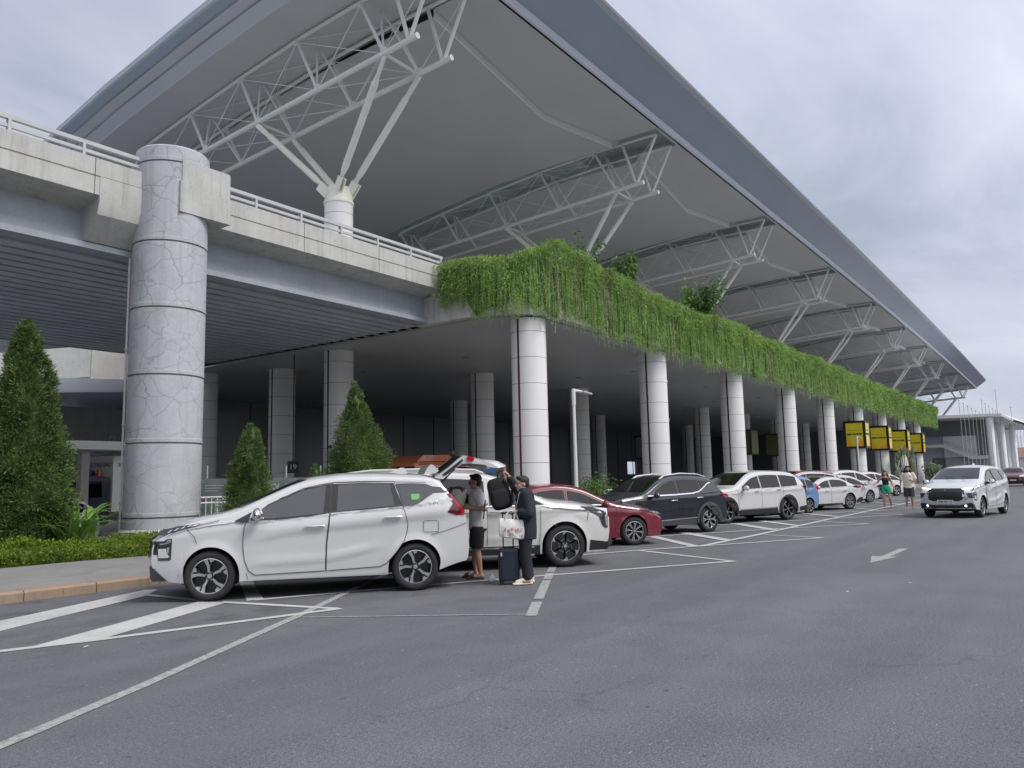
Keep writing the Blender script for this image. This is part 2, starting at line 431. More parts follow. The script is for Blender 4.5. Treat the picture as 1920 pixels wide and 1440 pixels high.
def column_mb(z0, z1, r, step=.88, n=40):
    prof = [(r, z0)]; z = z1 - .46
    cuts = []
    while z > z0 + .2: cuts.append(z); z -= step
    mis = []
    for c in sorted(cuts):
        prof += [(r, c - .007), (r - .018, c - .006), (r - .018, c + .006), (r, c + .007)]
        mis += [0, 1, 1, 1]
    prof.append((r, z1)); mis.append(0)
    mb = MB(); mb.lathe(prof, (0, 0, 0), n, mis=mis)
    return mb
col_me = column_mb(0, 6.94, .60).mesh('column', [M['clad'], M['cladin']], 30)
def stripe_me(a, r=.60):
    mb = MB(); rows = []
    for z in (0.0, 6.93):
        rows.append([((r + .004) * math.cos(a + d), (r + .004) * math.sin(a + d), z) for d in (-.055, -.02, .02, .055)])
    mb.grid(rows)
    for d in (-.055, .055):
        mb.obox(((r + .004) * math.cos(a + d), (r + .004) * math.sin(a + d), 3.466), (.006 * math.cos(a), .006 * math.sin(a), 0), (-.004 * math.sin(a), .004 * math.cos(a), 0), (0, 0, 3.465))
    return mb.mesh('stripe', M['stripe'])
a_cam = math.atan2(-1.0, -.42)
st_me = stripe_me(R(-181)); st_in = stripe_me(R(-176))
pipe = MB()
for dx, dy in ((.54, -.36), (.66, -.16)):
    pipe.tube([(dx, dy, 0), (dx, dy, 6.93)], .055, 10)
    for z in (1.5, 4.0, 5.7): pipe.lathe([(.058, z - .05), (.075, z - .05), (.075, z + .05), (.058, z + .05)], (dx, dy, 0), 10)
pipe_me = pipe.mesh('drainpipe', M['white'])
for row, (yy, kk) in enumerate(((0.0, 9), (9.55, 9), (19.1, 7))):
    for k in range(kk):
        c = link_mesh('column', col_me, term); c.location = (SP * k, yy, 0)
        s = link_mesh('stripe', st_me if row == 0 else st_in, c)
        if row == 0 and k == 0:
            s.data = st_me.copy(); s.data.materials[0] = M['redstripe']
        if row == 0 and k in (1, 2, 3, 5, 6, 7): link_mesh('drainpipe', pipe_me, c)
c = link_mesh('column', col_me, term); c.location = (1.6, 15.3, 0); link_mesh('stripe', st_in, c)

# ground-floor glazing far inside and the departures wall above
mb = MB(); holes = [(27.6, 28.9, 3.1, 3.9), (30.2, 30.8, 3.2, 3.8), (61.0, 62.6, 2.6, 3.7), (84, 86.5, 1.9, 3.4)]; xq = 20.5
for a_, b_, z0_, z1_ in holes:
    mb.box(xq, a_, 44.0, 44.3, 0, 6.93); mb.box(a_, b_, 44.0, 44.3, 0, z0_); mb.box(a_, b_, 44.0, 44.3, z1_, 6.93); xq = b_
mb.box(xq, 108, 44.0, 44.3, 0, 6.93)
for k in range(24): mb.box(20.5 + 3.6 * k, 20.58 + 3.6 * k, 43.93, 43.99, 0, 6.9)
mb.box(107.6, 107.9, 17, 44, 0, 6.93)
tl(mb).build('arrivals_wall', M['dkglass'], term)
mb = MB(); mb.box(26, 196, 58.0, 58.3, 8, 17.5); tl(mb).build('departures_wall', M['dkglass'], term)

# ---- roof
def sag(X): return 0.0 if X < 75 else -1.55 * ((X - 75) / 125) ** 2
ZC = [(15, 21.35), (17.9, 21.3), (22, 21.28), (26, 21.1), (30, 20.72), (37, 19.9), (45, 18.6), (60, 15.8)]
def zc(Y, X=0.0): return float(np.interp(Y, [a for a, _ in ZC], [b for _, b in ZC])) + sag(X)
NT = 10
XT = [BX + .1 + TS * k for k in range(NT)]
XEND = 203.0
lin = MB()
Ys = [22, 24, 26, 28, 30, 33.5, 37, 41, 45, 52, 60]
def bay(xa, xb, fold):
    nx = 18; prev = None
    xs = [xa + (xb - xa) * i / nx for i in range(nx + 1)]
    def yf(t): return 20.35 + 1.6 * (t / fold if t < fold else (1 - (t - fold) / (1 - fold) * .72))
    def lift(t): return -.42 * (t / fold if t < fold else (1 - t) / (1 - fold))
    ro = []; ri = []; re = []
    for i, x in enumerate(xs):
        t = i / nx; y = yf(t)
        ro.append([(x, 17.85 + (y - 17.85) * q / 3, zc(17.85 + (y - 17.85) * q / 3, x) + .0) for q in range(4)])
        zi = zc(y, x) - .36
        re.append([(x, y, zc(y, x)), (x, y, zi), (x, y + .05, zi)])
        ri.append([(x, y + .05, zi)] + [(x, max(yy, y + .3), zc(max(yy, y + .3), x) - .36 * (1 - min(1, (yy - y) / 9)) + lift(t) * min(1, max(0, (yy - 23) / 7)) * .9) for yy in Ys])
    lin.grid(ro, 0); lin.grid(re, 1); lin.grid(ri, 0)
HW = 1.38
for k in range(NT):
    xa = XT[k] + HW; xb = (XT[k + 1] - HW) if k < NT - 1 else XEND
    if k < NT - 1: bay(xa, xb, .66)
    else:
        lin.grid([[(xa, y, zc(y, xa)) for y in [17.85] + Ys], [(xb, y, zc(y, xb)) for y in [17.85] + Ys]], 0)
lin.grid([[(x, y, zc(y) + dz) for y in [17.85] + Ys] for x, dz in ((18.9, 0), (XT[0] + HW - .12, 0), (XT[0] + HW - .12, .16), (XT[0] + HW, .16), (XT[0] + HW, 0))], 0)
tl(lin).build('roof_lining', [M['ceil'], M['ceiledge']], term, sharp=25)
slot = MB()
for k in range(1, NT):
    x0, x1 = XT[k] - HW, XT[k] + HW
    for side, x in ((-1, x0), (1, x1)):
        slot.grid([[(x, y, zc(y, x) - .03 - (.36 * max(0, 1 - (y - 20.6) / 9) if y > 20.5 else 0)), (x, y, zc(y, x) + .62)] for y in [18.0, 20.3, 20.6] + Ys], 1)
    nx = 22
    rows = []
    for y in [18.0] + Ys: rows.append([(x0 + (x1 - x0) * i / nx, y, zc(y, x0) + .32 + .04 * (i % 2)) for i in range(nx + 1)])
    slot.grid(rows[:3], 0); slot.grid(rows[2:], 2 if k == 1 else 0)
    slot.box(x0, x1, 17.86, 17.99, zc(18, x0) - .02, zc(18, x0) + .6, 1)
tl(slot).build('lining_slots', [M['deckdark'], M['fascialt'], M['skylight']], term, sharp=20)
fa = MB(); xs = [17.6] + [25 + 7 * i for i in range(26)] + [XEND]
def frows(prof): return [[(x, y, z + sag(x)) for y, z in prof] for x in xs]
fa.grid(frows([(17.86, 21.42), (17.74, 21.42), (17.66, 21.22), (17.60, 21.30), (17.58, 21.66)]), 1)
fa.grid(frows([(17.58, 21.66), (15.86, 22.82)]), 0)
fa.grid(frows([(15.86, 22.82), (15.62, 22.92), (15.56, 23.0), (15.64, 23.12), (16.1, 23.14)]), 1)
fa.grid(frows([(16.1, 23.14), (17.9, 22.5), (22, 22.48), (26, 22.3), (30, 21.92), (37, 21.1), (45, 19.8), (62, 17.0)]), 1)
fa.add([(XEND, 17.86, 21.28 + sag(XEND)), (XEND, 15.8, 22.82 + sag(XEND)), (XEND, 16.1, 23.14 + sag(XEND)), (XEND, 30, 21.92 + sag(XEND)), (XEND, 62, 17 + sag(XEND)), (XEND, 60, 15.8 + sag(XEND)), (XEND, 37, 19.9 + sag(XEND))], [tuple(range(7))], 1)
tl(fa).build('roof_fascia', [M['fascia'], M['fascialt']], term, sharp=20)
ga = MB()
gy = [16.0, 17.85] + Ys
def grow(prof): return [[(x, y, zc(y) + dz) for x, dz in prof] for y in gy]
ga.grid(grow([(18.92, -.01), (18.86, .06), (18.42, .30)]), 1)
ga.grid(grow([(18.42, .30), (18.40, .42)]), 2)
ga.grid(grow([(18.40, .42), (18.02, .58)]), 1)
ga.grid(grow([(18.02, .58), (18.0, .70)]), 2)
ga.grid(grow([(18.0, .70), (17.66, .86)]), 0); ga.grid(grow([(17.66, .86), (17.56, .90), (17.54, 1.1), (17.62, 1.2)]), 1)
tl(ga).build('gable_fascia', [M['fascia'], M['fascialt'], M['dark']], term, sharp=20)

# ---- trusses and their tree columns
def zl(Y): return 18.5 - .055 * (Y - 19.2)
def make_truss(k):
    dz = sag(XT[k])
    mb = MB()
    A, B_ = -1.0, 1.0
    low = [20.0, 20.9, 24.9, 29.0, 33.1, 37.2]
    for x in (A, B_):
        mb.tube([(x, 19.1, zl(19.1)), (x, 38.5, zl(38.5))], .115, 12)
        mb.lathe([(.001, 0), (.125, 0), (.125, .03), (.001, .03)], (x, 19.07, zl(19.1) + .0), 12, axis='y')
        mb.tube([(x, y, zc(y) - .13) for y in (18.2, 22, 26, 30, 34, 38.5)], .085, 10)
        o_ = B_ if x == A else A
        for y in low[1:]:
            mb.tube([(x, y, zl(y) + .05), (x, y + 1.35, zc(y + 1.35) - .16)], .075, 8)
            mb.tube([(x, y, zl(y) + .05), (x + (.9 if x < 0 else -.9), y + 1.1, zc(y + 1.1) - .16)], .05, 8)
            mb.obox((x, y + .03, zl(y) + .17), (.012, 0, 0), (0, .17, 0), (0, 0, .09))
            mb.obox((x, y + 1.35, zc(y + 1.35) - .27), (.012, 0, 0), (0, .2, 0), (0, 0, .1))
        mb.tube([(x, 19.55, zl(19.55)), (x, 20.35, zc(20.35) - .15)], .085, 8)
        mb.tube([(x, 19.5, zl(19.5)), (x, 18.15, zc(18.15) - .15)], .08, 8)
        for y in low[1:]:
            mb.tube([(x, y, zl(y)), (x, y - 2.75, zc(y - 2.75) - .2)], .017, 5)
            mb.tube([(x, y, zl(y)), (x, y + 5.4, zc(y + 5.4) - .2)], .017, 5)
        for y0, y1 in ((20.9, 24.9), (24.9, 29.0), (29.0, 33.1)):
            mb.tube([(x, y0, zl(y0)), (-x, y1, zl(y1))], .016, 5)
            mb.tube([(x, y0 + 1.35, zc(y0 + 1.35) - .15), (-x, y1 + 1.35, zc(y1 + 1.35) - .15)], .016, 5)
    for y in (20.9, 29.0): mb.tube([(A, y, zl(y)), (B_, y, zl(y))], .07, 8)
    t = mb
    t.v = [(x, y - BY, z) for x, y, z in t.v]
    return t
tr_me = make_truss(0).mesh('roof_truss', M['steel'], 40)
tc = column_mb(7.9, 13.3, .60, 1.3); tc_me = tc.mesh('tree_column', [M['clad'], M['cladin']], 30)
hb = MB(); hb.lathe([(.60, 13.3), (.64, 13.32), (.64, 13.42), (.60, 13.5), (.50, 14.05), (.30, 14.12), (0.001, 14.12)], (0, 0, 0), 24)
YC = 24.62
ends = [(-1, 20.85), (1, 20.85), (-1, 29.0), (1, 29.0)]
def strut_mb(x, y):
    p0 = Vector((.34 * x, (-.36 if y < YC else .36), 14.0)); p1 = Vector((x, y - YC, zl(y) - .12))
    d = (p1 - p0).normalized(); L = (p1 - p0).length
    s = MB()
    s.tube([p0 + d * .42, p0 + d * .85, p1 - d * 1.15, p1 - d * .75], [.075, .145, .145, .075], 12)
    side = d.cross(Vector((0, 0, 1))).normalized(); nn = d.cross(side)
    s.obox(p1 - d * .42, d * .44, side * .035, nn * .11); s.obox(p0 + d * .24, d * .3, side * .03, nn * .12)
    s.lathe([(.001, -.06), (.07, -.06), (.07, .06), (.001, .06)], tuple(p0 + d * .3), 10, axis='x')
    return s
for x, y in ends:
    p0 = Vector((.34 * x, (-.36 if y < YC else .36), 13.85)); d = (Vector((x, y - YC, zl(y))) - p0).normalized()
    side = d.cross(Vector((0, 0, 1))).normalized()
    for o_ in (-.09, .09): hb.obox(p0 + side * o_ + d * .1, d * .42, side * .025, d.cross(side) * .2)
hub_me = hb.mesh('hub', M['hub'], 30)
st_mes = [strut_mb(x, y).mesh('raking_strut', M['hub'] if False else M['steel'], 30) for x, y in ends]
for m_ in st_mes[2:]: m_.materials[0] = M['hub']
for k in range(NT):
    t = link_mesh('roof_truss', tr_me, term); t.location = (XT[k] - BX, 0, sag(XT[k]))
    if k == 5:
        tc_me = tc_me.copy(); tc_me.vertices.foreach_set('co', [w for v in tc_me.vertices for w in (v.co.x, v.co.y, -.3 if v.co.z < 8 else v.co.z)]); tc_me.update()
    c = link_mesh('tree_column', tc_me, term); c.location = (XT[k] - BX, YC - BY, sag(XT[k]))
    link_mesh('hub', hub_me, c)
    for m_ in st_mes: link_mesh('raking_strut', m_, c)

# ---------------------------------------------------------------- viaduct and its pillar
via = thing('elevated_road', 'concrete departures ramp on the left with stained parapet and grey rails', 'road bridge', (0, 17.45, 7))
def vl(mb): mb.v = [(x, y - 17.45, z - 7) for x, y, z in mb.v]; return mb
X0, X1 = -34.0, 20.25
mb = MB()
prof = [(17.45, 8.15), (17.45, 8.56), (17.475, 8.57), (17.475, 8.59), (17.45, 8.60), (17.45, 9.0), (17.75, 9.0), (17.75, 8.4), (31.2, 8.4), (31.2, 7.45), (18.3, 7.95), (17.6, 8.10)]
n = len(prof); xs = [X0 + (X1 - X0) * i / 20 for i in range(21)]
mb.grid([[(x, y, z) for y, z in prof] for x in xs], closed=True); mb.add([(X1, y, z) for y, z in prof], [tuple(range(n))]); mb.add([(X0, y, z) for y, z in prof], [tuple(range(n))])
vl(mb).build('deck', M['parapet'], via, sharp=20)
mb = MB(); x = -33.1
while x < X1:
    mb.box(x, x + .012, 17.444, 17.452, 8.16, 8.99); x += 2.95
vl(mb).build('parapet_joint', M['stripe'], via)
mb = MB()
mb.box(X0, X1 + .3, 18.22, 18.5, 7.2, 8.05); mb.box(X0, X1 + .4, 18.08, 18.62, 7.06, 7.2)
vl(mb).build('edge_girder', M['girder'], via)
mb = MB(); y = 18.64
while y < 31.0:
    mb.box(X0, 20.3, y, y + .40, 7.00, 7.06); mb.box(X0, 20.3, y + .402, y + .55, 7.10, 7.14, 1); y += .55
vl(mb).build('slatted_underside', [M['slat'], M['dark']], via)
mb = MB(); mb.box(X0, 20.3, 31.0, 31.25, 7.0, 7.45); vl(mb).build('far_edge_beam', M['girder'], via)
rl = MB()
for y in (17.6,):
    rl.box(X0, X1, y - .05, y + .05, 9.30, 9.39); rl.box(X0, X1, y - .035, y + .035, 9.12, 9.19)
vl(rl); ro = rl.build('railing', M['rail'], via)
x = X1 - .1; pme = None
while x > -12:
    if not 8.6 < x < 10.6:
        if pme is None:
            p = MB(); p.box(-.03, .03, -.06, -.02, 2.0, 2.3); p.box(-.03, .03, .02, .06, 2.0, 2.3); p.box(-.06, .06, -.08, .08, 2.0, 2.015); pme = p.mesh('rail_post', M['rail'])
        po = link_mesh('rail_post', pme, ro); po.location = (x, .15, 0)
    x -= 1.52
# wedge haunch at the bearing, left of the pillar
mb = MB()
hp = [(17.43, 8.58), (17.43, 8.0), (17.52, 7.72), (18.05, 7.22), (18.9, 7.2), (18.9, 8.39), (17.7, 8.39)]
n = len(hp)
mb.prism(hp, lambda u, v, h: (h, u, v), 8.32, 9.5)
vl(mb).build('bearing_haunch', M['parapet'], via, sharp=20)

pil = thing('bridge_pillar', 'tall round grey concrete pillar covered in cracks under the elevated road', 'pillar', (10.12, 17.55, 0))
rp = .84
prof = [(rp + .06, 0), (rp + .06, .55), (rp, .60)]; mis = [0, 0]
for z in (.86, 2.55, 4.13, 5.71, 7.30, 9.25):
    prof += [(rp, z - .02), (rp - .03, z - .018), (rp - .03, z + .010), (rp + .005, z + .02), (rp + .006, z + .10), (rp, z + .11)]; mis += [0, 1, 1, 1, 0, 0]
prof += [(rp, 9.62), (rp - .04, 9.66), (.001, 9.66)]; mis += [0, 0, 0]
mb = MB(); mb.lathe(prof, (0, 0, 0), 64, mis=mis[:len(prof) - 1])
mb.build('shaft', [M['pillar'], M['greycon']], pil, sharp=30)
mb = MB()
mb.box(-.29, 1.07, -.86, .5, 8.02, 8.64); mb.box(-.24, 1.03, -.84, .5, 8.643, 9.32); mb.box(1.035, 1.08, -.80, .5, 8.3, 9.30)
mb.box(-.29, -.244, -.86, .5, 8.643, 8.78)
mb.build('bearing_block', M['parapet'], pil, sharp=20)
mb = MB(); mb.tube([(-.69, .58, .1), (-.69, .58, 9.3), (-.80, .60, 9.42), (-1.3, .4, 9.3)], .028, 8)
for z in (1.2, 3, 4.8, 6.6, 8.4): mb.box(-.73, -.60, .52, .60, z, z + .03)
mb.build('downpipe', M['white'], pil)
# ---------------------------------------------------------------- cars
def paint(name, col, rough=.28, flake=0.0, metal=0.0):
    m, nt, b = nodes_of(name)
    b.inputs['Base Color'].default_value = (*col, 1); b.inputs['Roughness'].default_value = rough; b.inputs['Metallic'].default_value = metal
    b.inputs['Coat Weight'].default_value = 1.0; b.inputs['Coat Roughness'].default_value = .04
    d = noise(nt, objco(nt), 2.2, 5, .65)       # thin road dust
    nt.links.new(ramp(nt, d, [(.42, tuple(c for c in col)), (.8, tuple(c * .93 + .012 for c in col))]), b.inputs['Base Color'])
    return m
def glass(name, f0, col=(1, 1, 1.02)):
    m, nt, b = nodes_of(name)
    b.inputs['Base Color'].default_value = (f0 * col[0], f0 * col[1], f0 * col[2], 1); b.inputs['Metallic'].default_value = 1.0; b.inputs['Roughness'].default_value = .05
    return m
PW = paint('white_car_paint', (.57, .573, .575)); PW2 = paint('warm_white_paint', (.60, .592, .575)); PR = paint('red_car_paint', (.16, .008, .02)); PK = paint('black_car_paint', (.006, .008, .015), .25)
PB = paint('blue_car_paint', (.14, .24, .42)); PM = paint('maroon_car_paint', (.11, .016, .026)); PS = paint('silver_car_paint', (.52, .53, .55))
GM_ = glass('tinted_mirror_glass', .125); GD = glass('dark_car_glass', .065); GW = glass('windscreen_glass', .085, (.95, 1, 1.08))
HLG = mat('headlight_lens', (.035, .037, .042), .1, spec=.5, coat=.5); HLW = mat('headlight_reflector', (.75, .76, .78), .12, metal=.8)
LIT = mat('lit_headlight', (.9, .9, .9), .2, emit=((1, .98, .95), 2.2))
TLR = mat('tail_lens', (.42, .01, .025), .1, coat=1); TLD = mat('tail_lens_dark', (.10, .008, .014), .1, coat=1)
TYRE = mat('tyre_rubber', (.022, .022, .023), .8, var=.3, vscale=12); RIMD = mat('rim_black', (.016, .016, .018), .3, coat=.5); RIMS = mat('rim_silver', (.62, .63, .65), .25, metal=.85)
RIMG = mat('rim_grey', (.30, .31, .33), .3, metal=.8)
CLADP = mat('grey_cladding', (.045, .046, .05), .6); GAP = mat('panel_gap', (.03, .03, .033), .8); PLATE = mat('number_plate', (.72, .73, .72), .45); INK = mat('plate_ink', (.02, .02, .02), .6)
MIRC = mat('mirror_chrome', (.55, .56, .58), .12, metal=1.0)

def smooth_curve(pts, sig=.05):
    xs = np.arange(-.6, 6.6, .01); ys = np.interp(xs, [p[0] for p in pts], [p[1] for p in pts])
    if sig:
        k = np.exp(-.5 * (np.arange(-30, 31) * .01 / sig) ** 2); k /= k.sum(); ys = np.convolve(np.pad(ys, 30, mode='edge'), k, mode='valid')
    return lambda x: float(np.interp(x, xs, ys))

def panel2d(poly, d):
    bm = bmesh.new(); bm.faces.new([bm.verts.new((u, v, 0)) for u, v in poly])
    bmesh.ops.triangulate(bm, faces=bm.faces)
    us = [p[0] for p in poly]; vs = [p[1] for p in poly]
    for a, lo, hi in ((0, min(us), max(us)), (1, min(vs), max(vs))):
        q = math.floor(lo / d) * d + d
        while q < hi - 1e-4:
            co_ = [0, 0, 0]; no = [0, 0, 0]; co_[a] = q; no[a] = 1
            bmesh.ops.bisect_plane(bm, geom=bm.verts[:] + bm.edges[:] + bm.faces[:], dist=1e-5, plane_co=co_, plane_no=no); q += d
    bmesh.ops.remove_doubles(bm, verts=bm.verts, dist=1e-5)
    bm.verts.index_update()
    out = [(v.co.x, v.co.y) for v in bm.verts], [[v.index for v in f.verts] for f in bm.faces]
    bm.free(); return out

def ribbon2d(pts, w, step=.05):
    P = [Vector(p).to_2d() for p in pts]; Q = []
    for a, b in zip(P, P[1:]):
        n = max(1, int((b - a).length / step))
        Q += [a.lerp(b, i / n) for i in range(n)]
    Q.append(P[-1]); L_, R_ = [], []
    for i, p in enumerate(Q):
        d = Q[min(i + 1, len(Q) - 1)] - Q[max(i - 1, 0)]; d = d.normalized() if d.length else Vector((1, 0)); n = Vector((-d.y, d.x)) * w / 2
        L_.append(p + n); R_.append(p - n)
    k = len(Q)
    return [tuple(p) for p in L_ + R_], [[i, i + 1, k + i + 1, k + i] for i in range(k - 1)]

_wheels = {}
def wheel_meshes(style, Rt, w=.2):
    key = (style, Rt)
    if key in _wheels: return _wheels[key]
    rr = Rt * (.70 if style in ('kia', 'xp') else .68); h = w / 2
    t = MB()
    t.lathe([(rr - .005, h - .02), (rr + .012, h - .004), (rr + .03, h), (Rt - .045, h + .003), (Rt - .018, h - .012), (Rt - .004, h - .035), (Rt, h - .06),
             (Rt, .012), (Rt - .008, .008), (Rt - .008, -.008), (Rt, -.012), (Rt, -h + .05), (Rt - .03, -h), (rr, -h)], n=48, axis='y')
    r = MB()
    r.lathe([(rr, h - .012), (rr - .010, h - .010), (rr - .014, h - .03), (rr - .03, .0), (rr - .035, -.03), (.001, -.035)], n=48, axis='y', mis=[1, 1, 0, 0, 0])
    r.lathe([(.12, -.03), (.12, -.01), (.001, -.01)], n=24, axis='y', mi=0)     # brake disc
    def blade(poly, y0, y1, mi):   # poly in (radius, degrees)
        for k in range(n_sp):
            a0 = 2 * PI * k / n_sp + ph
            r.prism([(q * math.cos(a0 + R(a)), q * math.sin(a0 + R(a))) for q, a in poly], lambda u, v, hh: (u, hh, v), y0, y1, mi)
    ph = .3
    if style == 'xp':
        n_sp = 5; ph = PI / 2
        blade([(.04, -26), (.04, 26), (rr * .55, 15), (rr * .97, 24), (rr * .97, -13), (rr * .55, -7)], .015, h - .035, 0)
        blade([(.058, -14), (.058, 10), (rr * .62, 9), (rr * .70, 4.5), (rr * .985, 2), (rr * .985, -11), (rr * .62, -5)], h - .035, h - .018, 1)
        blade([(rr * .76, 12), (rr * .985, 7), (rr * .985, 23), (rr * .87, 25)], h - .035, h - .02, 1)
    elif style == 'kia':
        n_sp = 6; ph = 0.0
        blade([(.03, -30), (.03, 30), (rr * .62, 22), (rr * .97, 30), (rr * .97, -30), (rr * .62, -22)], .02, h - .03, 0)
        blade([(rr * .66, -9), (rr * .66, 9), (rr * .98, 13), (rr * .98, -13)], h - .03, h - .018, 0)
        blade([(rr * .74, 15), (rr * .985, 14), (rr * .985, 34), (rr * .86, 26)], h - .03, h - .016, 1)
        blade([(rr * .40, -20), (rr * .44, -20), (rr * .52, 20), (rr * .48, 22)], h - .03, h - .018, 2)
    elif style == 'multi':
        n_sp = 8
        blade([(.05, -12), (.05, 12), (rr * .6, 6), (rr * .98, 9), (rr * .98, 3.5), (rr * .6, 0), (rr * .98, -3.5), (rr * .98, -9), (rr * .6, -6)], .02, h - .02, 1)
    elif style == 'snow':
        n_sp = 6
        blade([(.05, -16), (.05, 16), (rr * .5, 8), (rr * .75, 14), (rr * .98, 18), (rr * .98, 9), (rr * .72, 0), (rr * .98, -9), (rr * .98, -18), (rr * .75, -14), (rr * .5, -8)], .02, h - .02, 1)
    elif style == 'six':
        n_sp = 6
        blade([(.05, -22), (.05, 22), (rr * .6, 13), (rr * .98, 16), (rr * .98, -8), (rr * .6, -9)], .02, h - .03, 0)
        blade([(.06, -12), (.06, 8), (rr * .6, 8), (rr * .98, 7), (rr * .98, -6), (rr * .6, -6)], h - .03, h - .02, 2)
    elif style == 'ten':
        n_sp = 5
        blade([(.05, -24), (.05, 24), (rr * .98, 18), (rr * .98, 7), (.09, 2), (.09, -2), (rr * .98, -7), (rr * .98, -18)], .02, h - .02, 1)
    else:
        n_sp = 5
        blade([(.04, -30), (.04, 30), (rr * .55, 14), (rr * .98, 12), (rr * .98, -12), (rr * .55, -14)], .02, h - .02, 1)
    r.lathe([(.06, .02), (.055, h - .022), (.05, h - .02), (.001, h - .02)], n=20, axis='y', mi=0)
    r.lathe([(.032, h - .022), (.03, h - .012), (.001, h - .012)], n=20, axis='y', mi=1)
    for k in range(5):
        a = 2 * PI * k / 5 + .6
        r.lathe([(.011, h - .04), (.011, h - .02), (.001, h - .02)], (.05 * math.cos(a) * 1.0, 0, .05 * math.sin(a)), 8, axis='y', mi=1)
    _wheels[key] = (t.mesh('wheel', TYRE, 40), r.mesh('rim', [RIMD, RIMS, RIMG], 30))
    return _wheels[key]

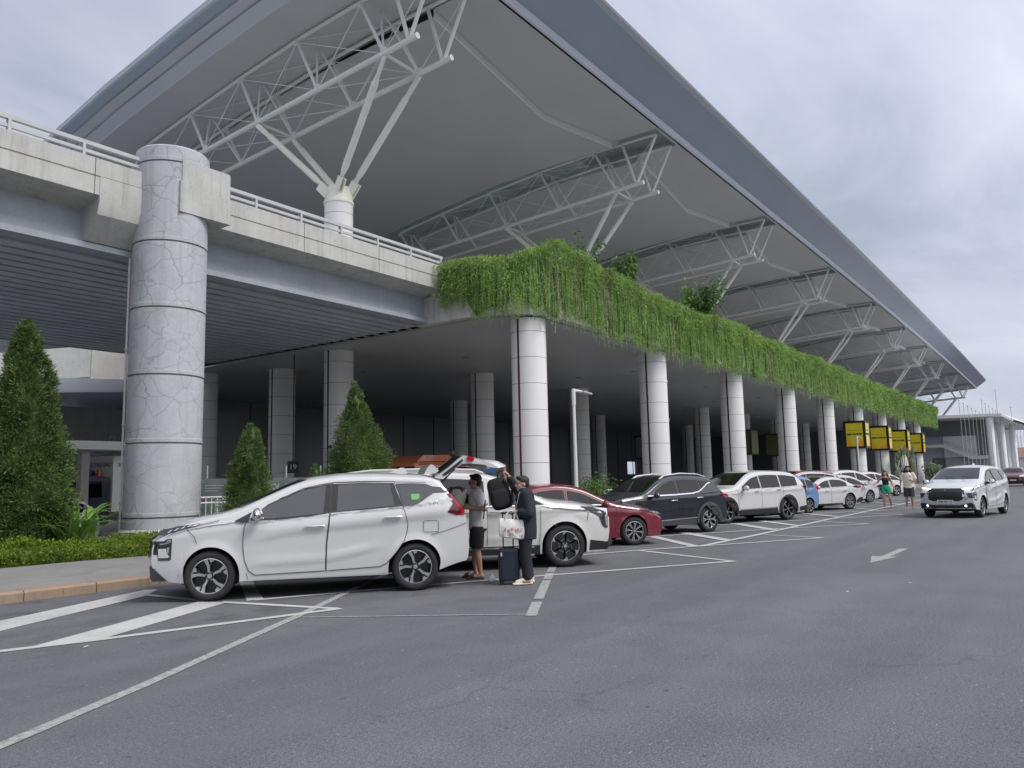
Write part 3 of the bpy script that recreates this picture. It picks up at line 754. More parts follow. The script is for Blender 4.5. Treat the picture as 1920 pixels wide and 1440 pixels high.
class Car:
    def __init__(s, name, label, cat, loc, heading, sp, pm, group=None, wheel='five'):
        s.sp = sp; s.pm = pm; s.L = sp['L']; s.hw = sp['hw']; s.Rt = sp['R']; s.ar = sp['ar']; s.xf, s.xr = sp['wx']; s.xm = (s.xf + s.xr) / 2
        s.zt = smooth_curve(sp['zt'], .05); s.zr = smooth_curve(sp['zr'], .06); s.belt = smooth_curve(sp['belt'], .08)
        s.plan = smooth_curve(sp['plan'], .12); s.fp = smooth_curve(sp['fp'], .03); s.rp = smooth_curve(sp['rp'], .03); s.zb0 = smooth_curve(sp.get('zb', [(0, .25), (6, .25)]), .05)
        s.ridges = [(smooth_curve(p, .06), a, w, x0, x1) for p, a, w, x0, x1 in sp.get('ridges', [])]
        s.root = thing(name, label, cat, (loc[0], loc[1], 0), R(heading), group)
        s.shell(); s.wheels(wheel)
    def W(s, x, z):
        sp = s.sp; b = s.belt(x); y = s.plan(x) * s.hw
        zs = .62
        if z < zs: y -= .055 * ((zs - z) / zs) ** 2
        if z > b:
            h = z - b; y -= sp['tum'] * (h * h / (h + .05)) + .012 * min(1, h / .04)
        elif z > b - .12: y -= .018 * ((z - b + .12) / .12) ** 2
        for xw in (s.xf, s.xr):
            r = math.hypot(x - xw, z - s.Rt)
            q = (r - s.ar) / .13
            if q < 1: y += .020 * (1 - max(0, q)) ** 1.5 if q > -.5 else .02
        for f, a, w, x0, x1 in s.ridges:
            e = min(1, max(0, (x - x0) / .3)) * min(1, max(0, (x1 - x) / .3))
            dz = (z - f(x)) / w
            if dz < 0: dz *= 2.0
            if e > 0 and -1 < dz < 1: y += a * e * (1 - abs(dz)) ** 2 * (1 + 2 * abs(dz))
        return y
    def fadeF(s, x): return max(0., 1 - x / .9) ** 2
    def fadeR(s, x): return max(0., 1 - (s.L - x) / .9) ** 2
    def dx(s, x, y, z):
        q = min(1.05, abs(y) / s.hw) ** 3.5
        return s.fadeF(x) * (s.fp(z) + s.sp['cf'] * q) - s.fadeR(x) * (s.rp(z) + s.sp['cr'] * q)
    def loc3(s, p): return (s.xm - p[0], p[1], p[2])
    def sidept(s, xx, z, off):
        x = xx
        for _ in range(12):
            y = s.W(x, z); x = xx - s.dx(x, y, z)
            x = min(max(x, -.02), s.L + .02)
        e = .02; ny = Vector((-(s.W(x + e, z) - s.W(x - e, z)) / (2 * e), 1.0, -(s.W(x, z + e) - s.W(x, z - e)) / (2 * e))).normalized()
        y = s.W(x, z)
        return (xx + ny.x * off, y + ny.y * off, z + ny.z * off)
    def zb(s, x):
        z = s.zb0(x)
        for xw in (s.xf, s.xr):
            d = abs(x - xw)
            if d < s.ar: z = max(z, s.Rt + math.sqrt(max(0, s.ar ** 2 - d ** 2)))
        return z
    def shell(s):
        L = s.L; xs = list(np.linspace(0, L, int(L / .055)))
        xs += [.02, .05, L - .02, L - .05]
        for xw in (s.xf, s.xr):
            xs = [x for x in xs if abs(abs(x - xw) - s.ar) > .012]
            xs += [xw - s.ar * math.cos(PI * i / 22) for i in range(1, 22)] + [xw - s.ar * 1.0005, xw + s.ar * 1.0005, xw - s.ar * .9995, xw + s.ar * .9995]
        xs = sorted(xs); MS, NC = 32, 12
        mb = MB(); rows = []
        for x in xs:
            zb, zr, zt = s.zb(x), s.zr(x), s.zt(x)
            side = []
            w0 = s.W(x, zb); side.append((w0 - .26, zb + .03)); side.append((w0 - .012, zb + .004))
            for j in range(MS + 1):
                z = zb + (zr - zb) * j / MS; side.append((s.W(x, z), z))
            wr = s.W(x, zr); n_, m_ = s.sp.get('crown', (2.7, 2.0))
            for j in range(1, NC + 1):
                th = PI / 2 * j / NC; c_, s_ = max(0, math.cos(th)), math.sin(th)
                side.append((wr * c_ ** (2 / n_), zr + (zt - zr) * s_ ** (2 / m_)))
            full = [(y, z) for y, z in side] + [(-y, z) for y, z in side[:-1][::-1]]
            rows.append([(x + s.dx(x, y, z), y, z) for y, z in full])
        n = len(rows[0]); base = len(mb.v)
        mb.grid(rows)
        nm = len(mb.m); per = n - 1
        for i in range(nm):
            j = i % per
            if j == 0 or j == per - 1: mb.m[i] = 1
        for end, x in ((0, xs[0]), (1, xs[-1])):      # caps
            K = 10; half = n // 2
            prof = rows[0] if end == 0 else rows[-1]
            grid = []
            for j in range(half):
                y = prof[j][1]; z = prof[j][2]
                rw = []
                for k in range(K + 1):
                    yy = y * (1 - 2 * k / K); rw.append((x + s.dx(x, yy, z), yy, z))
                grid.append(rw)
            c = prof[half]; grid.append([c] * (K + 1))
            mb.grid(grid, 2 if (end == 1 and s.sp.get('open_rear')) else 0)
        s.bvh = BVHTree.FromPolygons([Vector(v) for v in mb.v], mb.f)
        bl = Vector((0, 0, 0))
        wz = s.xf - s.ar - .02
        # floor pan and dark wheel wells close the underside
        mb.box(.45, L - .45, -s.hw * .62, s.hw * .62, .21, .62, 1)
        mb.box(s.xf + s.ar + .02, s.xr - s.ar - .02, -s.hw + .09, s.hw - .09, .235, .6, 1)
        for xw in (s.xf, s.xr):
            for sg in (1, -1):
                rw = []
                for i in range(13):
                    a = PI * i / 12; rw.append([(xw - (s.ar + .01) * math.cos(a), sg * (s.hw - yy), s.Rt + (s.ar + .01) * math.sin(a)) for yy in (.04, .40)])
                mb.grid(rw, 1)
        mb.v = [s.loc3(p) for p in mb.v]
        me = mb.mesh('body', [s.pm, M['black'], s.sp.get('rear_mat', M['dark'])], 38)
        bm = bmesh.new(); bm.from_mesh(me); bmesh.ops.remove_doubles(bm, verts=bm.verts, dist=.0006); bmesh.ops.recalc_face_normals(bm, faces=bm.faces); bm.to_mesh(me); bm.free()
        me.set_sharp_from_angle(angle=R(38))
        s.body = link_mesh('body', me, s.root)
    def wheels(s, style):
        t, r = wheel_meshes(style, s.Rt)
        for xw in (s.xf, s.xr):
            for sg in (1, -1):
                o = link_mesh('wheel', t, s.root); o.location = (s.xm - xw, sg * (s.hw - .125), s.Rt)
                o.rotation_euler = (0, R(rng.uniform(0, 60)) if style != 'xp' else R(10 if xw == s.xf else 17), 0 if sg > 0 else PI)
                link_mesh('rim', r, o)
    def _out(s, name, vs, fs, m, parent):
        mb = MB(); mb.add([s.loc3(p) for p in vs], fs)
        return mb.build(name, m, parent or s.root, sharp=0, fix=False)
    def side(s, name, poly, m, off=.006, d=.07, sides=(1, -1), parent=None):
        P, F = panel2d(poly, d); res = []
        base = [s.sidept(x, z, off) for x, z in P]
        for sg in sides:
            res.append(s._out(name, [(x, y * sg, z) for x, y, z in base], F, m, parent[len(res)] if isinstance(parent, list) else parent))
        return res
    def line(s, name, lines, m, w=.008, off=.0075, sides=(1, -1), parent=None):
        for sg in sides:
            vs, fs = [], []
            for pts in lines:
                P, F = ribbon2d(pts, w); b = len(vs)
                vs += [(x, y * sg, z) for x, y, z in (s.sidept(u, v, off) for u, v in P)]; fs += [[i + b for i in f] for f in F]
            o = s._out(name, vs, fs, m, parent)
        return o
    def face(s, name, poly, m, end='front', off=.006, d=.07, parent=None, mirror=False):
        P, F = panel2d(poly, d); out = []
        for sg in ((1, -1) if mirror else (1,)):
            vs = []
            for u, v in P:
                if end == 'top': o_, dr = Vector((u, v * sg, 4)), Vector((0, 0, -1))
                else: o_, dr = Vector((-3 if end == 'front' else s.L + 3, u * sg, v)), Vector((1 if end == 'front' else -1, 0, 0))
                h, nrm, _, _ = s.bvh.ray_cast(o_, dr)
                if h is None: h, nrm, _, _ = s.bvh.find_nearest(Vector((0 if end == 'front' else s.L, u * sg, v)))
                if nrm.dot(dr) > 0: nrm = -nrm
                q = h + nrm * off; vs.append(tuple(q))
            out.append(s._out(name, vs, F, m, parent))
        return out
    def auto_win(s, x0, x1, top=.055, bot=.025, n=18):
        up, dn = [], []
        for i in range(n + 1):
            x = x0 + (x1 - x0) * i / n; a, b = s.zr(x) - top, s.belt(x) + bot
            if a > b + .004: up.append((x, a)); dn.append((x, b))
        return up + dn[::-1]
    def mirror_(s, x, z, m, size=1.0, m2=None):
        for sg in (1, -1):
            y = s.W(x, z); mb = MB()
            rows = []
            for i in range(9):
                t = i / 8; a = math.sin(PI * min(1, max(.02, t))) ** .5
                rows.append([((x - .02 + .085 * size * (-math.cos(q)) * a * (.8 + .2 * (q > PI))), sg * (y + .05 + .21 * size * t), z + .06 + .085 * size * math.sin(q) * a - .02 * t) for q in [2 * PI * k / 14 for k in range(14)]])
            mb.grid(rows, 0, closed=True)
            mb.tube([(x + .01, sg * (y - .03), z - .0), (x, sg * (y + .10), z + .03)], [.035, .03], 8, 1)
            mb.v = [s.loc3(p) for p in mb.v]
            mb.build('mirror', [m, m2 or M['black']], s.root)
    def handle(s, pts, m, parent=None):
        for k, sg in enumerate((1, -1)):
            par = parent[k] if isinstance(parent, list) else parent
            mb = MB(); P = [s.sidept(x, z, .03) for x, z in pts]
            ax = (Vector(P[1]) - Vector(P[0])) / 2; c = (Vector(P[0]) + Vector(P[1])) / 2
            mb.tube([tuple(c - ax), tuple(c - ax * .8 + Vector((0, .008, 0))), tuple(c + ax * .8 + Vector((0, .008, 0))), tuple(c + ax)], [.009, .014, .014, .009], 8)
            mb.v = [s.loc3((x, y * sg, z)) for x, y, z in mb.v]; mb.build('handle', m, par or s.root)
    def plate(s, txt, z, end='front', w=.47, h=.11, y=0.0):
        x = -3 if end == 'front' else s.L + 3; dr = Vector((1 if end == 'front' else -1, 0, 0))
        hit, _, _, _ = s.bvh.ray_cast(Vector((x, y, z)), dr)
        xx = hit.x - .03 if end == 'front' else hit.x + .03
        mb = MB(); mb.box(xx - .006, xx + .04, y - w / 2, y + w / 2, z - h / 2, z + h / 2); mb.v = [s.loc3(p) for p in mb.v]
        o = mb.build('number_plate', PLATE, s.root)
        if txt:
            q = s.loc3((xx - .010 if end == 'front' else xx + .044, y, z))
            text_obj('lettering', txt, h * .82, INK, o, q, (0, 1, 0) if end == 'front' else (0, -1, 0), (0, 0, 1), .003, .001)

def spec(L, hw, wx, R_, ar, zt, zr, belt, tum=.40, plan=None, fp=None, rp=None, cf=.2, cr=.14, **k):
    d = dict(L=L, hw=hw, wx=wx, R=R_, ar=ar, zt=zt, zr=zr, belt=belt, tum=tum, cf=cf, cr=cr,
             plan=plan or [(0, .88), (.35, .95), (.9, .99), (1.3, 1.0), (L - 1.0, 1.0), (L - .4, .975), (L, .93)],
             fp=fp or [(.25, .08), (.4, .02), (.6, 0), (.8, .03), (1.0, .12)], rp=rp or [(.25, .06), (.45, 0), (.9, .02), (1.1, .10), (1.5, .36), (1.7, .5)])
    d.update(k); return d

# --- white people carrier loading in the foreground, and the same model driving up
def people_carrier(label, loc, heading, open_boot, pm, group):
    sp = spec(4.46, .875, (.86, 3.635), .337, .388,
              [(0, .80), (.05, .91), (.14, .965), (.27, 1.02), (.55, 1.10), (.98, 1.185), (1.12, 1.23), (1.92, 1.59), (2.16, 1.655), (2.6, 1.70), (3.1, 1.70), (3.8, 1.665), (4.1, 1.62), (4.46, 1.58)],
              [(0, .76), (.14, .88), (.27, .95), (.55, 1.03), (.98, 1.10), (1.16, 1.125), (1.58, 1.315), (2.06, 1.50), (2.5, 1.575), (3.35, 1.575), (3.9, 1.55), (4.1, 1.52), (4.46, 1.48)],
              [(0, .86), (.6, .97), (1.16, 1.04), (1.65, 1.045), (2.42, 1.105), (3.46, 1.185), (4.4, 1.27)], .42,
              fp=[(.25, .14), (.33, .09), (.45, .02), (.55, 0), (.72, 0), (.86, .04), (1.0, .12)],
              rp=[(.25, .14), (.33, .10), (.42, .02), (.6, 0), (1.0, .03), (1.06, .06), (1.38, .30), (1.5, .40), (1.7, .44)], cf=.17, cr=.05,
              zb=[(0, .30), (.3, .27), (.5, .25), (3.9, .25), (4.05, .29), (4.3, .36), (4.46, .40)],
              ridges=[([(1.4, .80), (1.8, .90), (2.16, .94), (2.9, .99), (3.4, 1.04), (4.2, 1.10)], .020, .20, 1.35, 4.45),
                      ([(1.4, .47), (2.4, .50), (3.2, .66)], .014, .14, 1.3, 3.25)], open_rear=open_boot)
    c = Car('parked_car' if open_boot else 'moving_car', label, 'car', loc, heading, sp, pm, group, 'xp')
    doorF = [(2.445, 1.56), (2.50, 1.56)]
    fd = [(1.335, 1.055), (1.42, 1.12), (1.60, 1.265), (2.06, 1.475), (2.30, 1.525), (2.455, 1.55), (2.435, 1.12), (2.39, .70), (2.383, .345), (1.446, .33), (1.365, .39), (1.31, .53), (1.29, .70), (1.288, .84), (1.30, .98)]
    rd = [(2.468, 1.552), (2.9, 1.56), (3.34, 1.548), (3.40, 1.40), (3.462, 1.19), (3.50, 1.06), (3.527, .95), (3.515, .84), (3.478, .72), (3.36, .56), (3.225, .41), (3.128, .370), (2.396, .345), (2.402, .70), (2.447, 1.12)]
    d1 = c.side('door', fd, pm, .009, .03); d2 = c.side('door', rd, pm, .009, .03)
    c.line('door_gap', [fd + fd[:1], rd + rd[:1], [(.55, .985), (.66, .86), (.69, .77)], [(1.33, .36), (1.36, .27)], [(.97, 1.07), (.75, 1.02), (.6, .995)],
                        [(3.75, .975), (3.77, .985), (3.95, .983), (3.968, .965), (3.968, .835), (3.955, .82), (3.77, .822), (3.752, .84), (3.75, .975)], [(3.86, .78), (4.1, .84), (4.38, .93)]], GAP, .0075, .014)
    # blacked-out glasshouse band, then the panes
    W_ = lambda name, poly, m, off=.012, par=None: c.side(name, poly, m, off, .05, parent=par)
    W_('window', [(1.17, 1.058), (1.39, 1.175), (1.352, 1.048), (1.25, 1.042)], M['black'])
    W_('window_frame', [(1.365, 1.062), (1.42, 1.125), (1.60, 1.268), (2.06, 1.462), (2.36, 1.520), (2.449, 1.530), (2.438, 1.128), (2.0, 1.083), (1.66, 1.062)], M['black'], .013, d1)
    W_('window', [(1.44, 1.078), (1.455, 1.15), (1.60, 1.252), (2.06, 1.446), (2.31, 1.496), (2.38, 1.505), (2.352, 1.128), (2.0, 1.098), (1.66, 1.076)], GM_, .016, d1)
    W_('window_frame', [(2.47, 1.532), (2.9, 1.538), (3.335, 1.528), (3.455, 1.20), (2.452, 1.13)], M['black'], .013, d2)
    W_('window', [(2.555, 1.516), (2.9, 1.522), (3.275, 1.514), (3.345, 1.204), (2.532, 1.145)], GM_, .016, d2)
    qw = W_('window', [(3.362, 1.517), (3.60, 1.515), (3.80, 1.502), (3.90, 1.462), (4.02, 1.452), (4.14, 1.405), (4.108, 1.385), (3.915, 1.382), (3.83, 1.33), (3.69, 1.236), (3.60, 1.215), (3.474, 1.207)], GM_, .018)
    c.side('window_sticker', [(3.575, 1.36), (3.70, 1.36), (3.70, 1.30), (3.685, 1.295), (3.68, 1.28), (3.585, 1.28)], mat('green_sticker', (.16, .42, .15), .6), .0205, parent=qw)
    c.line('sill_strip', [[(1.44, .262), (2.4, .262), (3.3, .272)]], M['galv'], .010, .014)
    c.handle([(2.10, .958), (2.375, .962)], M['chrome'], d1); c.handle([(3.185, 1.047), (3.44, 1.055)], M['chrome'], d2)
    for hx, hz, par in ((2.235, .965, d1), (3.31, 1.055, d2)):
        c.side('handle_cup', [(hx + .075 * math.cos(a), hz + .045 * math.sin(a)) for a in [2 * PI * i / 14 for i in range(14)]], mat('handle_cup', (.45, .455, .46), .4) if hx < 3 else bpy.data.materials['handle_cup'], .006, .2, parent=par)
    c.mirror_(1.50, 1.10, MIRC, 1.0)
    # lamps
    bend = c.side('running_light', [(.16, .898), (.24, .968), (.46, 1.012), (.70, 1.040), (.745, 1.038), (.62, .992), (.40, .935), (.21, .893)], HLG, .007)
    wl = LIT if not open_boot else HLW
    for k in range(5):
        x = .30 + .085 * k
        c.side('reflector', [(x, .925 + .026 * k), (x + .05, .965 + .02 * k), (x + .075, .972 + .018 * k), (x + .03, .930 + .024 * k)] if k < 4 else [(.60, 1.0), (.66, 1.03), (.735, 1.036), (.64, 1.0)], wl, .010, .2, parent=bend)
    hl = c.side('headlight', [(.165, .795), (.225, .805), (.285, .83), (.31, .85), (.372, .852), (.365, .575), (.345, .565), (.20, .565), (.20, .595), (.178, .70)], HLG, .007)
    c.side('reflector', [(.21, .79), (.29, .80), (.32, .84), (.365, .845), (.36, .80), (.32, .785), (.215, .765)], HLW, .010, .2, parent=hl)
    c.side('reflector', [(.195, .72), (.30, .722), (.31, .66), (.345, .62), (.33, .60), (.205, .60)], pm, .011, .2, parent=hl)
    c.side('reflector', [(.31, .735), (.34, .74), (.338, .66), (.31, .66)], HLW, .012, .2, parent=hl)
    tl_ = c.side('tail_light', [(4.10, 1.365), (4.165, 1.345), (4.36, 1.11), (4.355, 1.05), (4.23, 1.048), (4.10, 1.095), (4.19, 1.22)], TLD, .007)
    c.side('lens', [(4.125, 1.362), (4.165, 1.345), (4.36, 1.11), (4.357, 1.05), (4.30, 1.05), (4.30, 1.13), (4.20, 1.25)], TLR, .010, .1, parent=tl_)
    # front face
    g = c.face('grille', [(-.50, .95), (.50, .95), (.56, .80), (.50, .62), (.40, .55), (-.40, .55), (-.50, .62), (-.56, .80)], M['black'], off=.008)
    for z in (.90, .84, .78, .72, .66, .60): c.face('grille_bar', [(-.50, z - .012), (.50, z - .012), (.50, z + .004), (-.50, z + .004)], M['black'], off=.016, parent=g[0])
    em = MB()     # three-lozenge badge
    xx = c.bvh.ray_cast(Vector((-3, 0, .855)), Vector((1, 0, 0)))[0].x - .02
    for a in (90, 210, 330):
        dx_, dz_ = math.cos(R(a)), math.sin(R(a))
        q = [(0, 0), (.050 * math.cos(R(a + 30)), .050 * math.sin(R(a + 30))), (.087 * dx_, .087 * dz_), (.050 * math.cos(R(a - 30)), .050 * math.sin(R(a - 30)))]
        em.prism(q, lambda u, v, h: (h, u, .85 + v), xx - .008, xx)
    em.v = [c.loc3(p) for p in em.v]; em.build('badge', M['chrome'], g[0])
    for sg in (1, -1):
        c.face('chrome_blade', [(.50 * sg, .80), (.60 * sg, .66), (.66 * sg, .60), (.56 * sg, .60), (.49 * sg, .70)], M['chrome'], off=.012)
        c.face('front_lamp_cluster', [(.60 * sg, .80), (.80 * sg, .82), (.80 * sg, .64), (.66 * sg, .66)], HLG, off=.009)
        l2 = c.face('lamp_strip', [(.44 * sg, .935), (.62 * sg, .955), (.78 * sg, .985), (.78 * sg, .955), (.60 * sg, .915), (.50 * sg, .90)], wl if not open_boot else HLG, off=.012)
    sk = c.face('lower_bumper', [(-.78, .46), (-.70, .50), (-.40, .42), (.40, .42), (.70, .50), (.78, .46), (.74, .33), (.60, .28), (-.60, .28), (-.74, .33)], CLADP, off=.009)
    for sg in (1, -1): c.face('fog_lamp', [(sg * (.56 + .035 * math.cos(a)), .405 + .035 * math.sin(a)) for a in [2 * PI * i / 10 for i in range(10)]], LIT if not open_boot else HLW, off=.014, parent=sk[0])
    c.side('lower_bumper', [(.09, .485), (.13, .47), (.32, .29), (.13, .29), (.10, .34)], CLADP, .007)
    c.line('chrome_strip', [[(.12, .485), (.33, .285)]], M['chrome'], .008, .012)
    ws = c.face('windscreen', [(-.70, 1.235), (.70, 1.235), (.66, 1.35), (.58, 1.56), (.54, 1.605), (-.54, 1.605), (-.58, 1.56), (-.66, 1.35)], GW, off=.006)
    mb = MB()
    for y in (.55, .05): mb.tube([(1.10, y, 1.27), (1.22, y - .35, 1.325)], .009, 6)
    mb.v = [c.loc3(p) for p in mb.v]; mb.build('wiper', M['black'], ws[0])
    fin = MB(); fin.prism([(3.30, 1.68), (3.62, 1.66), (3.55, 1.76), (3.50, 1.765)], lambda u, v, h: (u, h, v), -.02, .02); fin.v = [c.loc3(p) for p in fin.v]; fin.build('aerial_fin', pm, c.root)
    c.line('roof_groove', [[(1.75, 1.345), (2.1, 1.475), (2.5, 1.548), (3.3, 1.548), (3.8, 1.527)]], GAP, .006, .011)
    if not open_boot:
        c.plate('30M-827.53', .53); c.side('side_step', [(1.5, .56), (2.35, .60), (2.35, .55), (1.6, .52)], M['black'], .008)
        c.face('rear_window', [(-.58, 1.2), (.58, 1.2), (.5, 1.5), (-.5, 1.5)], GD, 'rear')
    else:
        # open tailgate
        t = MB()
        def sec(profile, hw_): return [[(x, y, z) for x, z in profile] for y in np.linspace(-hw_, hw_, 13)]
        outer = [(3.95, 1.64), (4.03, 1.675), (4.20, 1.80), (4.36, 1.918), (4.41, 1.94), (4.46, 1.938), (4.60, 1.902), (4.74, 1.872), (4.84, 1.87), (4.98, 1.84), (5.10, 1.775)]
        inner = [(5.10, 1.77), (4.98, 1.78), (4.84, 1.825), (4.60, 1.845), (4.44, 1.845), (4.38, 1.82), (4.20, 1.70), (4.05, 1.61), (3.95, 1.62)]
        full = outer + inner; rows = []
        for y in np.linspace(-1, 1, 15):
            e = 1 - .16 * abs(y) ** 6
            rows.append([(3.98 + (x - 3.98) * e, y * (.64 - .02 * (x - 4)), z - .10 * abs(y) ** 3 * (.3 if x < 4.1 else .5)) for x, z in full])
        t.grid(rows, 0, closed=True); t.add(rows[0], [tuple(range(len(full)))]); t.add(rows[-1], [tuple(range(len(full)))])
        t.v = [c.loc3(p) for p in t.v]; tg = t.build('tailgate', pm, c.root, sharp=30)
        gl_ = MB()
        for y0, y1, dz in ((-.55, .55, .012),):
            gl_.grid([[(x, y, z - .10 * abs(y / .64) ** 3 * .45 + dz) for x, z in outer[1:4]] for y in np.linspace(y0, y1, 9)])
        gl_.v = [c.loc3(p) for p in gl_.v]; gl_.build('rear_window', GD, tg)
        for sg in (1, -1):
            g2 = MB(); g2.prism([(4.06, 1.64), (4.36, 1.865), (4.38, 1.845), (4.22, 1.70), (4.10, 1.625)], lambda u, v, h: (u, h, v), sg * .652, sg * .640); g2.v = [c.loc3(p) for p in g2.v]; g2.build('window_edge', M['black'], tg)
            g3 = MB(); g3.prism([(4.43, 1.90), (4.49, 1.905), (4.55, 1.87), (4.53, 1.835), (4.44, 1.84)], lambda u, v, h: (u, h, v), sg * .66, sg * .61); g3.v = [c.loc3(p) for p in g3.v]; g3.build('tail_light', TLR, tg)
            rd_ = MB(); rd_.tube([(4.02, sg * .60, 1.50), (4.26, sg * .60, 1.72)], .010, 6); rd_.tube([(4.02, sg * .60, 1.50), (4.14, sg * .60, 1.61)], .016, 6); rd_.v = [c.loc3(p) for p in rd_.v]; rd_.build('gas_strut', M['black'], c.root)
        lin = MB(); lin.grid([[(x, y, z - .012) for x, z in inner[1:6]] for y in np.linspace(-.5, .5, 7)]); lin.v = [c.loc3(p) for p in lin.v]; lin.build('inner_trim', M['black'], tg)
        wp = MB(); wp.lathe([(.03, -.02), (.045, 0), (.03, .02), (.001, .02)], (4.30, .1, 1.965), 14, 'x'); wp.tube([(4.26, .1, 1.93), (4.28, .1, 1.96)], .012, 6); wp.v = [c.loc3(p) for p in wp.v]; wp.build('rear_wiper', M['black'], tg)
        spo = MB(); spo.prism([(3.80, 1.655), (3.86, 1.76), (3.90, 1.795), (3.94, 1.785), (4.02, 1.70), (3.97, 1.66)], lambda u, v, h: (u, h, v), -.56, .56); spo.v = [c.loc3(p) for p in spo.v]; spo.build('spoiler', pm, tg, sharp=25)
    return c

GP = 'cars parked beside the terminal'
c1 = people_carrier('white people carrier with its tailgate up, nearest the camera', (7.87, 9.37), 138.7, True, PW, GP)
c2 = people_carrier('white people carrier driving towards the camera with headlights on', (31.0, 3.31), 171, False, paint('cool_white_paint', (.58, .585, .60)), None)

def finish(c, wins, cowl_z, roof_z, doors=None, glassm=None, yb=.17, yt=.34, rear=None, mirx=1.55, mirm=None, grille=None, gz=None):
    ws = []
    for p in wins: ws.append(c.side('window', p if isinstance(p, list) else c.auto_win(*p), glassm or GD, .010, .05))
    h = c.hw
    c.face('windscreen', [(-h + yb, cowl_z), (h - yb, cowl_z), (h - yt + .05, roof_z - .08), (h - yt, roof_z), (-h + yt, roof_z), (-h + yt - .05, roof_z - .08)], GW, off=.006)
    if rear: c.face('rear_window', [(-h + rear[2], rear[0]), (h - rear[2], rear[0]), (h - rear[3], rear[1]), (-h + rear[3], rear[1])], GD, 'rear')
    c.mirror_(mirx, c.belt(mirx) + .01, mirm or c.pm)

def arch_trim(c, m, w=.07, off=.008):
    for xw in (c.xf, c.xr):
        P = []
        n = 20
        a0 = math.asin(max(-1, (c.zb0(xw) - c.Rt) / c.ar)) if c.zb0(xw) < c.Rt else 0
        for i in range(n + 1):
            a = a0 + .06 + (PI - 2 * a0 - .12) * i / n; P.append((xw + (c.ar + w) * math.cos(a), c.Rt + (c.ar + w) * math.sin(a)))
        for i in range(n, -1, -1):
            a = a0 + .06 + (PI - 2 * a0 - .12) * i / n; P.append((xw + (c.ar + .003) * math.cos(a), c.Rt + (c.ar + .003) * math.sin(a)))
        c.side('arch_trim', P, m, off, .06)

# --- big white people mover behind the open boot, nose to the right
sp = spec(5.12, .985, (.94, 4.03), .368, .428,
          [(0, .82), (.05, .98), (.16, 1.05), (.6, 1.13), (1.10, 1.19), (1.22, 1.22), (2.0, 1.62), (2.35, 1.71), (2.9, 1.755), (4.2, 1.75), (4.8, 1.71), (5.12, 1.64)],
          [(0, .78), (.16, .94), (.6, 1.03), (1.1, 1.08), (1.3, 1.10), (2.05, 1.50), (2.5, 1.605), (3.0, 1.635), (4.3, 1.63), (5.12, 1.56)],
          [(0, .90), (1.3, 1.05), (2.2, 1.08), (4.6, 1.10), (5.1, 1.12)], .36, cf=.15, fp=[(.25, .10), (.4, .03), (.6, 0), (.8, .0), (.95, .03), (1.1, .12)],
          ridges=[([(0, .98), (1.2, 1.0), (5, 1.02)], .012, .14, .5, 5.0), ([(1.4, .52), (3.9, .52)], .012, .12, 1.4, 3.6)])
c = Car('parked_car', 'large white people mover behind the loading men, nose pointing right', 'car', (11.30, 9.20), -43, sp, PW2, GP, 'kia')
finish(c, [(1.60, 2.28), (2.36, 3.30), (3.36, 4.55)], 1.235, 1.66, mirx=1.62)
c.side('window', [(1.31, 1.095), (1.56, 1.215), (1.56, 1.095)], GD, .007)
fd = [(2.32, 1.60), (2.33, .40), (1.42, .40), (1.385, .62), (1.375, 1.0), (1.42, 1.085)]; rd = [(2.34, 1.60), (3.32, 1.60), (3.33, .40), (2.345, .40)]
d1 = c.side('door', fd[::1] + [], PW2, .0035) if False else None
c.line('door_gap', [[(2.32, 1.08), (2.33, .40), (1.42, .40), (1.385, .62), (1.375, 1.0)], [(3.33, 1.1), (3.34, .40), (2.34, .40)], [(2.4, .985), (4.6, .985)], [(.3, .955), (.7, .995), (1.15, 1.04)], [(.52, .80), (.50, .94)]], GAP, .008, .011)
c.line('trim_strip', [[(1.60, 1.085), (4.55, 1.115)]], M['chrome'], .016, .010)
for a, b_ in (((2.05, 1.0), (2.28, 1.0)), ((2.42, 1.0), (2.65, 1.0))): c.handle([a, b_], PW2)
c.side('lower_cladding', [(1.40, .40), (3.56, .40), (3.56, .25), (1.40, .25)], M['black'], .008)
c.side('lower_cladding', [(.07, .40), (.48, .46), (.50, .28), (.15, .28)], M['black'], .008)
c.line('chrome_strip', [[(1.5, .375), (3.5, .375)]], M['chrome'], .028, .016); c.line('chrome_strip', [[(1.5, .245), (3.5, .245)]], M['chrome'], .028, .016)
hl = c.side('headlight', [(.115, 1.00), (.20, 1.015), (.66, 1.05), (.55, 1.0), (.43, .93), (.30, .86), (.235, .70), (.185, .655), (.13, .66)], HLG, .008)
c.side('reflector', [(.13, .99), (.20, 1.0), (.40, 1.02), (.30, .985), (.185, .95), (.165, .70), (.135, .68)], HLW, .011, parent=hl)
c.side('skid_trim', [(.045, .42), (.10, .50), (.14, .42), (.12, .35), (.07, .36)], CLADP, .012)
c.face('grille', [(-.62, .96), (.62, .96), (.55, .62), (-.55, .62)], M['black'], off=.008)
rr_ = MB()
for sg in (1, -1): rr_.tube([(2.35, sg * .72, 1.67), (2.5, sg * .72, 1.725), (3.2, sg * .72, 1.755), (4.3, sg * .72, 1.745), (4.7, sg * .72, 1.70)], .022, 8)
rr_.v = [c.loc3(p) for p in rr_.v]; rr_.build('roof_rail', PW2, c.root)

